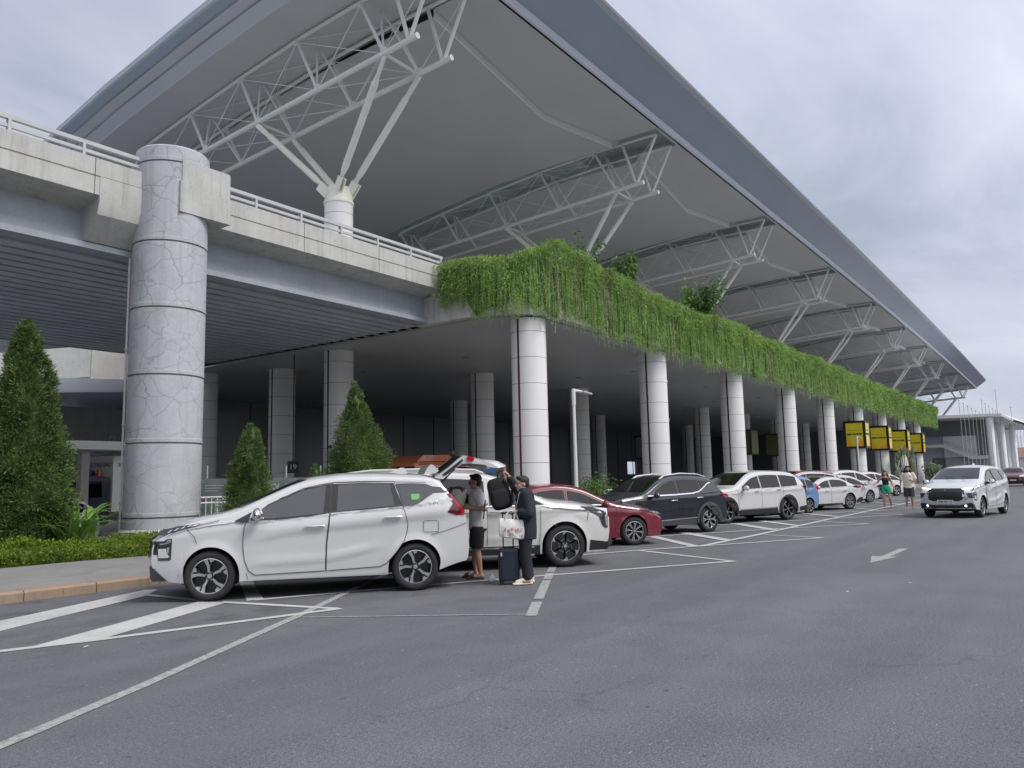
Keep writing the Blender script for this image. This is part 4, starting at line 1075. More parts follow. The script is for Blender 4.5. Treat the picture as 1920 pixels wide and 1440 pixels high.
# --- red saloon, nose to the right
sp = spec(4.32, .885, (.86, 3.50), .322, .372,
          [(0, .58), (.05, .70), (.2, .79), (.6, .88), (1.15, .965), (1.30, 1.0), (2.0, 1.33), (2.3, 1.41), (2.65, 1.445), (3.1, 1.42), (3.6, 1.30), (4.0, 1.10), (4.1, 1.05), (4.32, 1.0)],
          [(0, .55), (.2, .72), (.6, .80), (1.2, .89), (1.42, .93), (2.05, 1.24), (2.4, 1.325), (2.7, 1.345), (3.1, 1.31), (3.6, 1.15), (4.0, 1.0), (4.32, .95)],
          [(0, .70), (1.3, .88), (2.2, .92), (3.4, .97), (4.3, 1.0)], .44, cf=.24, cr=.18, fp=[(.2, .06), (.35, .01), (.5, 0), (.65, .04), (.8, .16)], rp=[(.25, .08), (.45, 0), (.9, .03), (1.05, .12), (1.4, .3)],
          zb=[(0, .20), (.5, .19), (4, .19), (4.32, .26)], ridges=[([(.5, .76), (1.5, .74), (2.5, .80), (4.2, .90)], .018, .2, .4, 4.2)])
c = Car('parked_car', 'dark red saloon car parked between the white people mover and black crossover', 'car', (15.72, 9.86), -40, sp, PR, GP, 'multi')
finish(c, [(1.50, 2.42), (2.50, 3.42)], 1.0, 1.37, mirx=1.62)
c.line('door_gap', [[(2.46, 1.30), (2.47, .25), (1.42, .25), (1.32, .4), (1.30, .85)], [(2.47, .25), (3.1, .25), (3.25, .45), (3.45, .75), (3.47, 1.0)], [(.5, .73), (.9, .81), (1.25, .86)]], GAP, .008, .010)
for a, b_ in (((2.15, .82), (2.37, .825)), ((3.1, .86), (3.32, .865))): c.handle([a, b_], PR)
hl = c.side('headlight', [(.12, .665), (.30, .69), (.52, .755), (.62, .80), (.45, .775), (.22, .735), (.12, .70)], HLG, .008)
c.side('reflector', [(.20, .695), (.30, .70), (.48, .755), (.40, .755), (.22, .72)], HLW, .011, parent=hl)
c.face('grille', [(-.45, .62), (.45, .62), (.36, .36), (-.36, .36)], M['black'], off=.008); c.side('tail_light', [(4.0, .93), (4.26, .93), (4.26, .82), (4.05, .85)], TLD, .008)

# --- black crossover with silver roof rails, nose to the left
sp = spec(4.30, .905, (.89, 3.475), .345, .405,
          [(0, .76), (.05, .92), (.15, .98), (.6, 1.05), (1.05, 1.10), (1.18, 1.14), (1.85, 1.50), (2.15, 1.575), (2.6, 1.605), (3.2, 1.585), (3.7, 1.53), (3.85, 1.50), (4.1, 1.30), (4.30, 1.1)],
          [(0, .72), (.15, .88), (.6, .97), (1.1, 1.02), (1.3, 1.05), (1.95, 1.38), (2.3, 1.475), (2.6, 1.50), (3.2, 1.475), (3.7, 1.39), (4.0, 1.25), (4.3, 1.0)],
          [(0, .85), (1.3, .99), (2.4, 1.03), (3.4, 1.06), (4.3, 1.1)], .42, cf=.2, cr=.16, fp=[(.25, .10), (.4, .02), (.6, 0), (.8, .02), (.95, .1)], rp=[(.25, .10), (.42, .0), (.7, .02), (.95, .06), (1.1, .14), (1.45, .42), (1.6, .5)],
          ridges=[([(1.2, .90), (3.0, .93), (4.2, .98)], .022, .2, .9, 4.2), ([(1.3, .50), (3.1, .54)], .015, .14, 1.35, 3.1)])
c = Car('parked_car', 'black crossover car with silver roof rails and bright sill strip', 'car', (19.94, 9.74), 155, sp, PK, GP, 'snow')
finish(c, [[(1.46, 1.045), (1.60, 1.13), (1.95, 1.32), (2.22, 1.41), (2.36, 1.43), (2.36, 1.06), (1.9, 1.045)], [(2.45, 1.435), (2.7, 1.44), (3.16, 1.42), (3.20, 1.16), (3.05, 1.10), (2.45, 1.065)],
           [(3.22, 1.415), (3.58, 1.355), (3.5, 1.31), (3.26, 1.19)]], 1.15, 1.53, rear=(1.15, 1.42, .2, .35), mirx=1.52)
c.line('chrome_strip', [[(1.34, 1.03), (2.3, 1.045), (2.9, 1.07), (3.12, 1.11), (3.3, 1.20), (3.5, 1.315), (3.62, 1.345)]], M['chrome'], .026, .012); c.line('chrome_strip', [[(1.45, .365), (3.0, .42)]], M['chrome'], .026, .012)
c.line('door_gap', [[(2.40, 1.44), (2.41, .36), (1.45, .33), (1.34, .5), (1.31, 1.0)], [(2.41, .36), (3.0, .38), (3.12, .6), (3.28, .82), (3.26, 1.1)]], GAP, .008, .005)
for a, b_ in (((2.08, .90), (2.30, .905)), ((2.98, .945), (3.20, .95))): c.handle([a, b_], M['chrome'])
arch_trim(c, CLADP); c.side('lower_cladding', [(1.38, .36), (2.98, .38), (2.98, .24), (1.38, .24)], CLADP, .007)
c.side('tail_light', [(3.98, 1.04), (4.2, 1.02), (4.24, .95), (4.18, .93), (4.02, .95)], TLR, .008)
c.side('headlight', [(.14, .90), (.5, .955), (.55, .93), (.45, .87), (.16, .82)], HLG, .008); c.face('grille', [(-.55, .86), (.55, .86), (.42, .5), (-.42, .5)], M['black'], off=.008)
rr_ = MB()
for sg in (1, -1): rr_.tube([(1.95, sg * .60, 1.45), (2.15, sg * .60, 1.56), (2.7, sg * .60, 1.61), (3.3, sg * .60, 1.585), (3.62, sg * .60, 1.50)], .024, 8)
rr_.v = [c.loc3(p) for p in rr_.v]; rr_.build('roof_rail', M['galv'], c.root)

# --- white three-row crossover
sp = spec(4.80, .95, (.93, 3.745), .368, .43,
          [(0, .82), (.05, .98), (.16, 1.05), (.7, 1.12), (1.2, 1.16), (1.33, 1.20), (2.0, 1.56), (2.3, 1.645), (2.8, 1.69), (3.6, 1.675), (4.2, 1.63), (4.45, 1.58), (4.80, 1.4)],
          [(0, .78), (.16, .94), (.7, 1.03), (1.25, 1.08), (1.42, 1.10), (2.1, 1.46), (2.5, 1.55), (2.9, 1.57), (3.7, 1.55), (4.3, 1.48), (4.8, 1.3)],
          [(0, .90), (1.4, 1.04), (2.4, 1.06), (3.6, 1.09), (4.7, 1.14)], .38, cf=.18, cr=.13, rp=[(.25, .12), (.42, .0), (.7, .02), (1.0, .05), (1.2, .12), (1.5, .36), (1.65, .46)],
          ridges=[([(1.0, .95), (3.0, .97), (4.6, 1.03)], .014, .16, .9, 4.7)])
c = Car('parked_car', 'white crossover car with a dark windscreen parked beside the black crossover', 'car', (26.0, 9.52), 156, sp, PW, GP, 'six')
finish(c, [(1.62, 2.45), (2.52, 3.38), (3.44, 4.25)], 1.205, 1.60, rear=(1.18, 1.5, .2, .33), mirx=1.66, mirm=PW)
c.line('door_gap', [[(2.48, 1.52), (2.49, .40), (1.52, .38), (1.42, .55), (1.40, 1.03)], [(2.49, .40), (3.2, .42), (3.33, .68), (3.52, .88), (3.5, 1.1)], [(1.36, .90), (1.5, .97), (1.75, 1.0)]], GAP, .008, .005)
for a, b_ in (((2.15, 1.0), (2.37, 1.005)), ((3.2, 1.03), (3.42, 1.035))): c.handle([a, b_], PW)
arch_trim(c, M['black'], .055); c.side('lower_cladding', [(1.42, .40), (3.2, .42), (3.25, .25), (1.42, .25)], M['black'], .007); c.line('chrome_strip', [[(1.5, .42), (3.0, .44), (3.22, .46)]], M['chrome'], .03, .012)
c.side('tail_light', [(4.50, 1.13), (4.70, 1.10), (4.74, .90), (4.68, .90), (4.62, 1.02)], TLD, .008); c.side('headlight', [(.15, .96), (.55, 1.02), (.6, .98), (.3, .90), (.25, .75), (.15, .75)], HLG, .008)
c.side('pillar_trim', [(3.40, 1.49), (3.445, 1.49), (3.52, 1.16), (3.46, 1.13)], PW, .009); c.side('lower_cladding', [(4.3, .42), (4.7, .46), (4.72, .30), (4.3, .28)], M['black'], .008)

# --- smaller or half-hidden cars share this builder
def plain_car(label, loc, heading, pm, L, hw, H, kind='hatch', wheel='five', R_=.31, group=GP, name='parked_car', mirror=True):
    k = L / 4.3; h = H / 1.5; wx = (.20 * L, .20 * L + .615 * L)
    if kind == 'saloon':
        zt = [(0, .58), (.05, .70), (.22, .79), (1.15, .94), (1.30, .98), (2.0, 1.33), (2.35, 1.43), (2.7, 1.455), (3.1, 1.42), (3.7, 1.16), (3.85, 1.09), (4.25, 1.03), (4.3, 1.0)]
        zr = [(0, .55), (.22, .72), (1.2, .88), (1.42, .93), (2.05, 1.25), (2.4, 1.335), (2.7, 1.355), (3.1, 1.32), (3.6, 1.08), (3.8, 1.03), (4.3, .95)]
    elif kind == 'suv':
        zt = [(0, .72), (.05, .85), (.15, .90), (1.1, 1.0), (1.22, 1.04), (1.85, 1.38), (2.15, 1.46), (2.6, 1.50), (3.4, 1.48), (3.85, 1.42), (4.1, 1.25), (4.3, 1.1)]
        zr = [(0, .68), (.15, .82), (1.15, .93), (1.3, .96), (1.95, 1.28), (2.3, 1.37), (2.7, 1.40), (3.4, 1.37), (3.9, 1.27), (4.3, 1.05)]
    else:
        zt = [(0, .66), (.05, .78), (.15, .84), (.9, .97), (1.02, 1.01), (1.7, 1.37), (2.0, 1.45), (2.5, 1.50), (3.4, 1.47), (3.95, 1.40), (4.15, 1.25), (4.3, 1.1)]
        zr = [(0, .62), (.15, .77), (.95, .90), (1.1, .93), (1.75, 1.25), (2.1, 1.35), (2.6, 1.39), (3.5, 1.35), (4.0, 1.25), (4.3, 1.05)]
    sc = lambda P: [(x * k, z * h) for x, z in P]
    bl = sc([(0, .76), (1.3, .91), (2.4, .95), (4.3, 1.02)])
    sp = spec(L, hw, wx, R_, R_ + .055, sc(zt), sc(zr), bl, .40, cf=.2, cr=.16, rp=[(.25, .1), (.45, 0), (.8 * h, .02), (1.0 * h, .07), (1.42 * h, .38 if kind != 'saloon' else .1)],
              fp=[(.25, .08), (.4, .02), (.55, 0), (.75 * h, .03), (.95 * h, .15)], ridges=[([(0, .72 * h), (L, .84 * h)], .016, .18, .8, L - .2)], zb=[(0, .22), (L, .22)])
    c = Car(name, label, 'car', loc, heading, sp, pm, group, wheel)
    x0 = 1.5 if kind != 'hatch' else 1.22
    finish(c, [(x0 * k, 2.4 * k), (2.48 * k, 3.35 * k)] + ([(3.42 * k, 3.85 * k)] if kind != 'saloon' else []), c.zt(1.3 * k if kind == 'saloon' else (1.22 * k if kind == 'suv' else 1.02 * k)) + .02, H - .085,
           rear=(1.1 * h, 1.36 * h, .18, .34), mirx=(x0 + .12) * k)
    c.line('door_gap', [[(2.44 * k, 1.3 * h), (2.45 * k, .28), (1.42 * k, .27), (1.3 * k, .5), (1.3 * k, .85 * h)], [(2.45 * k, .28), (3.05 * k, .30), (3.25 * k, .6), (3.45 * k, .8 * h), (3.45 * k, 1.0 * h)]], GAP, .009, .006)
    for a in (2.1, 3.1): c.handle([(a * k, .84 * h), ((a + .22) * k, .845 * h)], pm)
    hl = c.side('headlight', [(.12, .70 * h), (.40, .76 * h), (.62, .83 * h), (.45, .82 * h), (.13, .77 * h)], HLW, .009)
    c.face('grille', [(-.45 * hw / .9, .70 * h), (.45 * hw / .9, .70 * h), (.36 * hw / .9, .42 * h), (-.36 * hw / .9, .42 * h)], M['black'], off=.009)
    return c

c = plain_car('small blue hatchback half hidden behind the white crossover', (30.55, 9.78), 152, PB, 3.62, .80, 1.50, 'hatch', 'multi', .285)
c.side('tail_light', [(3.3, 1.15), (3.48, 1.1), (3.5, .9), (3.42, .9)], TLR, .009)
c = plain_car('white saloon car with slim red tail lamps next to the blue hatchback', (34.28, 9.42), 153, PW, 4.62, .90, 1.45, 'saloon', 'ten', .325)
tl_ = c.side('tail_light', [(3.98, .98), (4.20, .995), (4.52, .97), (4.50, .90), (4.25, .875), (4.02, .915)], TLD, .009); c.side('lens', [(4.15, .975), (4.50, .955), (4.49, .91), (4.26, .895)], TLR, .012, parent=tl_)
c.side('lower_cladding', [(4.1, .34), (4.3, .46), (4.56, .50), (4.56, .33), (4.2, .24)], M['black'], .009); c.line('chrome_strip', [[(1.4, .245), (3.3, .245)]], M['black'], .06, .012)
c = plain_car('maroon crossover with a bright chrome window line behind the white saloon', (38.2, 11.3), 140, PM, 4.60, .93, 1.70, 'suv', 'five', .36)
c.line('chrome_strip', [c.auto_win(1.55, 4.2, .04, .2)[:19] + [(4.22, 1.30), (3.95, 1.10), (3.6, 1.06)]], M['chrome'], .03, .012)
c.side('tail_light', [(4.12, 1.42), (4.30, 1.38), (4.48, 1.16), (4.50, 1.04), (4.05, 1.06), (4.25, 1.15)], TLR, .010); c.face('tail_light', [(.45, 1.12), (.85, 1.12), (.85, 1.0), (.45, 1.02)], TLR, 'rear', .01, mirror=True)
c.face('lower_bumper', [(-.85, .62), (.85, .62), (.80, .30), (-.80, .30)], M['black'], 'rear', .01); c.plate('', .85, 'rear')
c = plain_car('silver small car with its nose out, behind the walking woman', (41.6, 10.0), -30, PS, 4.1, .85, 1.46, 'hatch', 'ten', .31)
c = plain_car('white crossover with dark wheel arches, nose towards the walking man', (47.3, 10.8), -32, PW, 4.6, .92, 1.70, 'suv', 'five', .36); arch_trim(c, M['black'], .06)
c = plain_car('white car parked beyond the walking man, only its roof showing', (53.5, 11.0), -32, PW2, 4.5, .90, 1.58, 'suv', 'five', .33)
c = plain_car('pale grey car parked last in the row before the white stairs', (59.0, 11.2), -32, PS, 4.4, .90, 1.50, 'saloon', 'five', .32)
c = plain_car('dark red crossover far off on the road, facing the camera', (83.6, 5.0), 181, PM, 4.55, .92, 1.68, 'suv', 'five', .36, None, 'moving_car')
c.plate('', .55); c.face('headlight', [(.45, .92), (.82, .98), (.80, .86), (.5, .84)], HLW, off=.012, mirror=True); c.face('lower_bumper', [(-.8, .48), (.8, .48), (.75, .26), (-.75, .26)], M['black'], off=.012)
c = plain_car('white hatchback behind the broad-leaved plant and dark railing', (8.0, 20.9), 176, PW, 4.2, .86, 1.42, 'hatch', 'ten', .31, 'vehicles in the yard under the elevated road')
# ---------------------------------------------------------------- plants
L_CON = leaf_mat('conifer_leaf', (.036, .078, .028), (.15, .225, .065), 5.0, .2)
L_VINE = leaf_mat('vine_leaf', (.075, .165, .040), (.34, .50, .14), 1.6, .35)
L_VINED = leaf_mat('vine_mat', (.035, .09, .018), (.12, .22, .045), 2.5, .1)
L_HEDGE = leaf_mat('hedge_leaf', (.05, .11, .012), (.20, .29, .03), 4.0, .3)
L_BROAD = leaf_mat('broad_leaf', (.075, .18, .045), (.24, .40, .09), 5.0, .4)
L_SHRUB = leaf_mat('shrub_leaf', (.05, .12, .03), (.15, .25, .07), 5.0, .3)
L_TIP = leaf_mat('dry_runner', (.17, .16, .09), (.32, .30, .19), 5, .1)
L_PALM = leaf_mat('palm_leaf', (.12, .18, .11), (.28, .34, .22), 3, .25)
BARK = mat('bark', (.10, .075, .05), .9, var=.4, vscale=10, bmp=.6)

def leaf_mesh(name, mats, quads, mi=None):
    """quads: (n, 4, 3) array; every leaf is its own small face"""
    q = np.asarray(quads, dtype=np.float32); n = len(q)
    me = bpy.data.meshes.new(name)
    me.vertices.add(n * 4); me.vertices.foreach_set('co', q.reshape(-1))
    me.loops.add(n * 4); me.loops.foreach_set('vertex_index', np.arange(n * 4, dtype=np.int32))
    me.polygons.add(n); me.polygons.foreach_set('loop_start', np.arange(0, n * 4, 4, dtype=np.int32)); me.polygons.foreach_set('loop_total', np.full(n, 4, dtype=np.int32))
    for m_ in (mats if isinstance(mats, list) else [mats]): me.materials.append(m_)
    if mi is not None: me.polygons.foreach_set('material_index', np.asarray(mi, dtype=np.int32))
    me.update(calc_edges=True); me.validate(); return me

def unit(v): return v / (np.linalg.norm(v, axis=-1, keepdims=True) + 1e-9)
def blades(base, dirs, length, width, droop=0.0):
    """diamond leaves from base along dirs"""
    n = len(base); d = unit(dirs); r = unit(rng.normal(size=(n, 3))); s = unit(np.cross(d, r))
    L_ = np.asarray(length).reshape(-1, 1) * np.ones((n, 1)); w = np.asarray(width).reshape(-1, 1) * np.ones((n, 1))
    tip = base + d * L_; tip[:, 2] -= droop * L_[:, 0]
    mid = base + d * L_ * .45
    return np.stack([base, mid + s * w / 2, tip, mid - s * w / 2], axis=1)

def conifer(label, x, y, prof, lean=(0, 0), clumps=900, blade=.075, z0=.13):
    t = thing('conifer', label, 'tree', (x, y, z0), 0, 'clipped conifers in front of the terminal')
    zs = np.array([p[0] for p in prof]); rs = np.array([p[1] for p in prof]); H_ = zs[-1]
    # clump centres spread over the surface by area
    zz = np.linspace(zs[0], H_, 400); rr = np.interp(zz, zs, rs); pdf = rr + .04; cdf = np.cumsum(pdf) / pdf.sum()
    cz = np.interp(rng.random(clumps), cdf, zz); ca = rng.random(clumps) * 2 * PI
    nb = 46; ba = rng.random(nb) * 6.28; bz = rng.uniform(zs[0], H_ * .92, nb); bs = rng.uniform(-.24, .24, nb)
    da = np.abs((ca[:, None] - ba + PI) % (2 * PI) - PI); bumps = (bs * np.exp(-(da / .34) ** 2 - ((cz[:, None] - bz) / (.055 * H_)) ** 2)).sum(1)
    lob = 1 + bumps + .10 * np.sin(ca * 3 + cz * 4.1) + .09 * np.sin(ca * 5 - cz * 6.3) + .05 * np.sin(ca * 9 + cz * 11)
    cr = np.interp(cz, zs, rs) * lob * (.74 + .30 * rng.random(clumps))
    lx, ly = lean[0] * (cz / H_) ** 2, lean[1] * (cz / H_) ** 2
    c = np.stack([cr * np.cos(ca) + lx, cr * np.sin(ca) + ly, cz], 1)
    out = np.stack([np.cos(ca), np.sin(ca), np.full(clumps, .75)], 1)
    k = 40; size = np.clip(np.interp(cz, zs, rs) * .19, .045, .12)
    cc = np.repeat(c, k, 0); oo = np.repeat(unit(out), k, 0); sz = np.repeat(size, k)
    off = rng.normal(size=(len(cc), 3)) * sz[:, None] * .55
    d = unit(oo * .9 + unit(off) * .9 + rng.normal(size=off.shape) * .35)
    q = blades(cc + off - oo * .03, d, blade * (.6 + .8 * rng.random(len(cc))), blade * .28)
    # leafy core so that gaps stay leafy
    mb = MB(); rows = []
    for i in range(26):
        z = zs[0] + (H_ * .985 - zs[0]) * i / 25; r = float(np.interp(z, zs, rs)) * .66
        rows.append([(r * (1 + .12 * math.sin(3 * a + 4.1 * z) + .1 * rng.normal()) * math.cos(a) + lean[0] * (z / H_) ** 2, r * (1 + .12 * math.sin(3 * a + 4.1 * z)) * math.sin(a) + lean[1] * (z / H_) ** 2, z) for a in [2 * PI * j / 22 for j in range(22)]])
    mb.grid(rows, 0, closed=True)
    me = leaf_mesh('crown', [L_CON], q); o = link_mesh('crown', me, t)
    bm = bmesh.new(); bm.from_mesh(me); tmp = mb.mesh('core', L_CON, 0); bm.from_mesh(tmp); bm.to_mesh(me); bm.free(); bpy.data.meshes.remove(tmp)
    tr = MB(); tr.tube([(0, 0, -.15), (.01, 0, zs[0] + .3), (lean[0] * .3, 0, H_ * .6)], [.09 * H_ / 4, .07 * H_ / 4, .02], 8)
    for i in range(9):
        a = rng.random() * 6.28; z = zs[0] + .1 + i * .08; tr.tube([(0, 0, z), (.45 * math.cos(a) * rs[1], .45 * math.sin(a) * rs[1], z + .15)], [.02, .008], 5)
    tr.build('trunk', BARK, t); return t
conifer('large dark conifer at the far left edge of the planting bed', 7.25, 18.0, [(.22, .65), (.5, .85), (1.0, .95), (1.75, .88), (2.3, .74), (2.86, .60), (3.5, .48), (4.0, .36), (4.5, .27), (4.85, .14), (5.02, .02)], (-.06, .0), 2100, .085)
conifer('slim medium conifer with a forked tip just right of the cracked pillar', 11.35, 16.0, [(.15, .50), (.6, .58), (1.1, .47), (1.5, .42), (2.0, .34), (2.4, .24), (2.7, .15), (2.86, .02)], (.05, 0), 900, .065)
conifer('tall conical conifer behind the roof of the nearest white car', 15.0, 16.0, [(.15, .70), (.9, .86), (1.6, .83), (2.1, .78), (2.6, .58), (3.1, .42), (3.5, .28), (3.9, .14), (4.19, .02)], (-.28, .05), 1500, .07)
conifer('little low conifer beside the tall conical one', 13.62, 16.3, [(.1, .25), (.7, .30), (1.3, .22), (1.7, .12), (1.92, .02)], (0, 0), 260, .055)

# ---- hanging vines along the deck edge
def path_pts():
    r = 2.2; cx, cy = 20.0 + r, 14.05 + r
    P = [(20.0, 17.45)]
    P += [(20.0, cy)]
    for i in range(1, 12):
        a = PI + (PI / 2) * i / 12; P.append((cx + r * math.cos(a), cy + r * math.sin(a)))
    P += [(cx, 14.05), (108.0, 14.05)]
    return np.array(P)
VP = path_pts(); VS = np.concatenate([[0], np.cumsum(np.linalg.norm(np.diff(VP, axis=0), axis=1))])
S_END = VS[-1]
def vpos(s):
    x = np.interp(s, VS, VP[:, 0]); y = np.interp(s, VS, VP[:, 1]); e = .15
    dx = np.interp(s + e, VS, VP[:, 0]) - np.interp(s - e, VS, VP[:, 0]); dy = np.interp(s + e, VS, VP[:, 1]) - np.interp(s - e, VS, VP[:, 1])
    n = np.sqrt(dx * dx + dy * dy) + 1e-9
    return x, y, dy / n * -1 * -1, -dx / n   # outward normal (to the road side)
def wob(s, f, ph): return np.sin(s * f + ph) + .6 * np.sin(s * f * 2.3 + ph * 2.1) + .4 * np.sin(s * f * 4.7 + 1.3 * ph)
S0 = 3.4          # s at the corner
TOPX = [0, 1.0, 2.0, 2.9, 3.7, 4.5, 5.3, 6.2, 7.5, 10, 13, 16, 19, 24, 30, 40, 60, 90, S_END]
TOPZ = [8.92, 9.02, 8.95, 9.0, 9.35, 9.85, 9.85, 9.55, 9.35, 9.3, 9.2, 9.05, 9.4, 9.3, 9.25, 9.3, 9.2, 9.2, 9.0]
def vtop(s): return np.interp(s, TOPX, TOPZ) + .07 * wob(s, .9, .4)
def vbot(s): return np.interp(s, [0, 1.2, 1.5, 3.5, 5.6, 6.5, 9, S_END], [7.65, 7.5, 6.95, 6.95, 7.0, 6.85, 6.75, 6.7]) + .10 * wob(s, 1.9, 2.2)
Q = []; MI = []
dry_at = rng.uniform(2, S_END, 15); dry_at[:3] = (4.3, 5.6, 7.9)
def dryness(s): return (np.exp(-((s[:, None] - dry_at) / .18) ** 2).sum(1) > rng.random(len(s)) * 1.6).astype(float) + 0
def strand_set(s, w, seg, leafstep, leafL, spread):
    n = len(s); x, y, nx, ny = vpos(s)
    nx, ny = np.where(True, ny * 0 + nx, nx), ny
    zt_ = vtop(s) - rng.random(n) ** 2 * .9 + .04; zb_ = vbot(s) + rng.normal(size=n) * .13 + (rng.random(n) < .25) * rng.random(n) * 1.1 - (rng.random(n) < .10) * rng.random(n) * .35
    zb_ = np.minimum(zb_, zt_ - .3)
    depth = .06 + spread * rng.random(n)
    tx, ty = -ny, nx
    lean = rng.normal(size=n) * .10; ph = rng.random(n) * 6.28
    dr = dryness(s); pts = []
    for i in range(seg + 1):
        t = i / seg; z = zt_ + (zb_ - zt_) * t
        bul = depth * (.25 + 1.1 * t ** .5 - .45 * t * t); sw = lean * t + .025 * np.sin(ph + 5 * t)
        pts.append(np.stack([x + nx * bul + tx * sw, y + ny * bul + ty * sw, z], 1))
    for a, b_ in zip(pts, pts[1:]):
        off = np.stack([tx * w / 2, ty * w / 2, 0 * tx], 1)
        Q.append(np.stack([a - off, a + off, b_ + off, b_ - off], 1)); MI.append(dr)
    k = max(1, int(2.1 / leafstep))
    for j in range(k):
        t = (j + rng.random(n)) / k; f = t * seg; i0 = np.minimum(f.astype(int), seg - 1); fr = (f - i0)[:, None]
        P = np.stack(pts)[i0, np.arange(n)] * (1 - fr) + np.stack(pts)[i0 + 1, np.arange(n)] * fr
        sgn = np.where(rng.random(n) < .5, 1, -1); d = np.stack([tx * sgn * .8 + nx * .6 * rng.random(n), ty * sgn * .8 + ny * .6 * rng.random(n), -.75 + .5 * rng.normal(size=n)], 1)
        Q.append(blades(P, d, leafL * (.6 + .8 * rng.random(n)), leafL * .34)); MI.append(dr * (rng.random(n) < .7))
strand_set(np.sort(rng.uniform(.0, 22, 1150)), .012, 9, .055, .075, .22)
strand_set(np.sort(rng.uniform(22, 50, 800)), .02, 6, .09, .11, .26)
strand_set(np.sort(rng.uniform(50, S_END, 1000)), .035, 5, .16, .17, .3)
# tufts along the top
def tufts(s0, s1, n, L_):
    s = rng.uniform(s0, s1, n); x, y, nx, ny = vpos(s); up_ = rng.random(n)
    base = np.stack([x - nx * (.55 * rng.random(n)) + nx * .12, y - ny * .55 * rng.random(n) + ny * .12, vtop(s) - .32 * rng.random(n) - .02], 1)
    d = rng.normal(size=(n, 3)); d[:, 2] = np.abs(d[:, 2]) * .8 + .1
    Q.append(blades(base, d, L_ * (.5 + rng.random(n)), L_ * .16, .25)); MI.append(np.zeros(n))
tufts(0, 24, 15000, .17); tufts(24, 60, 7000, .24); tufts(60, S_END, 5000, .32)
def curls(s0, s1, n, L_, drop):
    s = rng.uniform(s0, s1, n); x, y, nx, ny = vpos(s); o_ = .14 + .22 * rng.random(n) + .06 * wob(s, 3.1, 1.2)
    base = np.stack([x + nx * o_, y + ny * o_, vtop(s) - .05 - drop * rng.random(n) ** 1.4 * (1 + .35 * wob(s, 1.3, .2))], 1)
    d = rng.normal(size=(n, 3)) * .8 + np.stack([nx, ny, np.full(n, -.1)], 1)
    Q.append(blades(base, d, L_ * (.5 + rng.random(n)), L_ * .2, .35)); MI.append(np.zeros(n))
curls(0, 24, 12000, .13, 1.0); curls(24, 60, 6000, .19, .8); curls(60, S_END, 4000, .28, .8)
# bare silvery runners below the edge
s = rng.uniform(3, S_END * .75, 260); x, y, nx, ny = vpos(s); z = vbot(s)
for i in range(2):
    a = np.stack([x + nx * .12, y + ny * .12, z + .1 - .22 * i], 1); b_ = a + np.stack([rng.normal(size=260) * .03, 0 * s, np.full(260, -.22)], 1)
    off = np.array([[.006, 0, 0]]); Q.append(np.stack([a - off, a + off, b_ + off, b_ - off], 1)); MI.append(np.ones(260))
vines = link_mesh('hanging_vines', leaf_mesh('hanging_vines', [L_VINE, L_TIP], np.concatenate(Q), np.concatenate(MI)))
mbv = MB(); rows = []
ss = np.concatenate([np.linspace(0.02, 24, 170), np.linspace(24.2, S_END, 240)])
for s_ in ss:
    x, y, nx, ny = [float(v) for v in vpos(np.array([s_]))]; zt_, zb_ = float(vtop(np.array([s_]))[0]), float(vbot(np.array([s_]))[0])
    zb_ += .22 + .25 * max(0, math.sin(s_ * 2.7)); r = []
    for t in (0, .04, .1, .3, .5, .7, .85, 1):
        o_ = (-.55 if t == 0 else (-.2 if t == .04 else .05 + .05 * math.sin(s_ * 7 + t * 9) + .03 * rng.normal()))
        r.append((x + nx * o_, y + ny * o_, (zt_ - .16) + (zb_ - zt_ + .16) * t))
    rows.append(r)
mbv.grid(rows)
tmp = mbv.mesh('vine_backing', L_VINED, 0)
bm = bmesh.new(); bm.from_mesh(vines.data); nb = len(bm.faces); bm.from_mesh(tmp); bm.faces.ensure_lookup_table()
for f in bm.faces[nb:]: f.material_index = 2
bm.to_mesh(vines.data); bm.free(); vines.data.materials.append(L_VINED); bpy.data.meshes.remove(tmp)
tag(vines, 'long green curtain of vines hanging over the edge of the upper deck', 'vines', None, 'stuff')

def shrub(label, x, y, z, h, r, n, leaf, m=None, name='shrub', group=None, stems=7):
    t = thing(name, label, 'shrub', (x, y, z), 0, group); st = MB(); qs = []
    for i in range(stems):
        a = rng.random() * 6.28; q = rng.random() ** .6; tip = Vector((r * q * math.cos(a), r * q * math.sin(a), h * (1 - .45 * q * rng.random())))
        mid = tip * .5 + Vector((0, 0, h * .06)); st.tube([(0, 0, 0), tuple(mid), tuple(tip)], [.018, .012, .004], 5)
        k = n // stems; tt = rng.uniform(.35, 1.0, k)[:, None]
        P = np.where(tt < .5, tt * 2 * np.array(mid), np.array(mid) + (tt - .5) * 2 * (np.array(tip) - np.array(mid))) + rng.normal(size=(k, 3)) * r * .16
        d = rng.normal(size=(k, 3)); d[:, 2] += .2; qs.append(blades(P, d, leaf * (.6 + .7 * rng.random(k)), leaf * .5, .2))
    link_mesh('foliage', leaf_mesh('foliage', m or L_SHRUB, np.concatenate(qs)), t); st.build('stems', BARK, t); return t
G2 = 'shrubs growing above the vines'
shrub('thin wispy shrub beside the highest vine mound', 26.2, 15.0, 8.7, 2.6, .55, 420, .17, group=G2, stems=4)
shrub('leafy shrub standing above the vines left of the second tree column', 28.9, 15.0, 8.7, 2.3, .75, 1100, .18, group=G2)
shrub('broad leafy shrub above the dip in the vine curtain', 37.2, 15.0, 8.7, 2.45, 1.35, 1700, .22, group=G2, stems=11)
shrub('bright green shrub between the lamp post and the black crossover', 23.9, 13.75, .15, 1.45, .75, 1300, .11, stems=12)
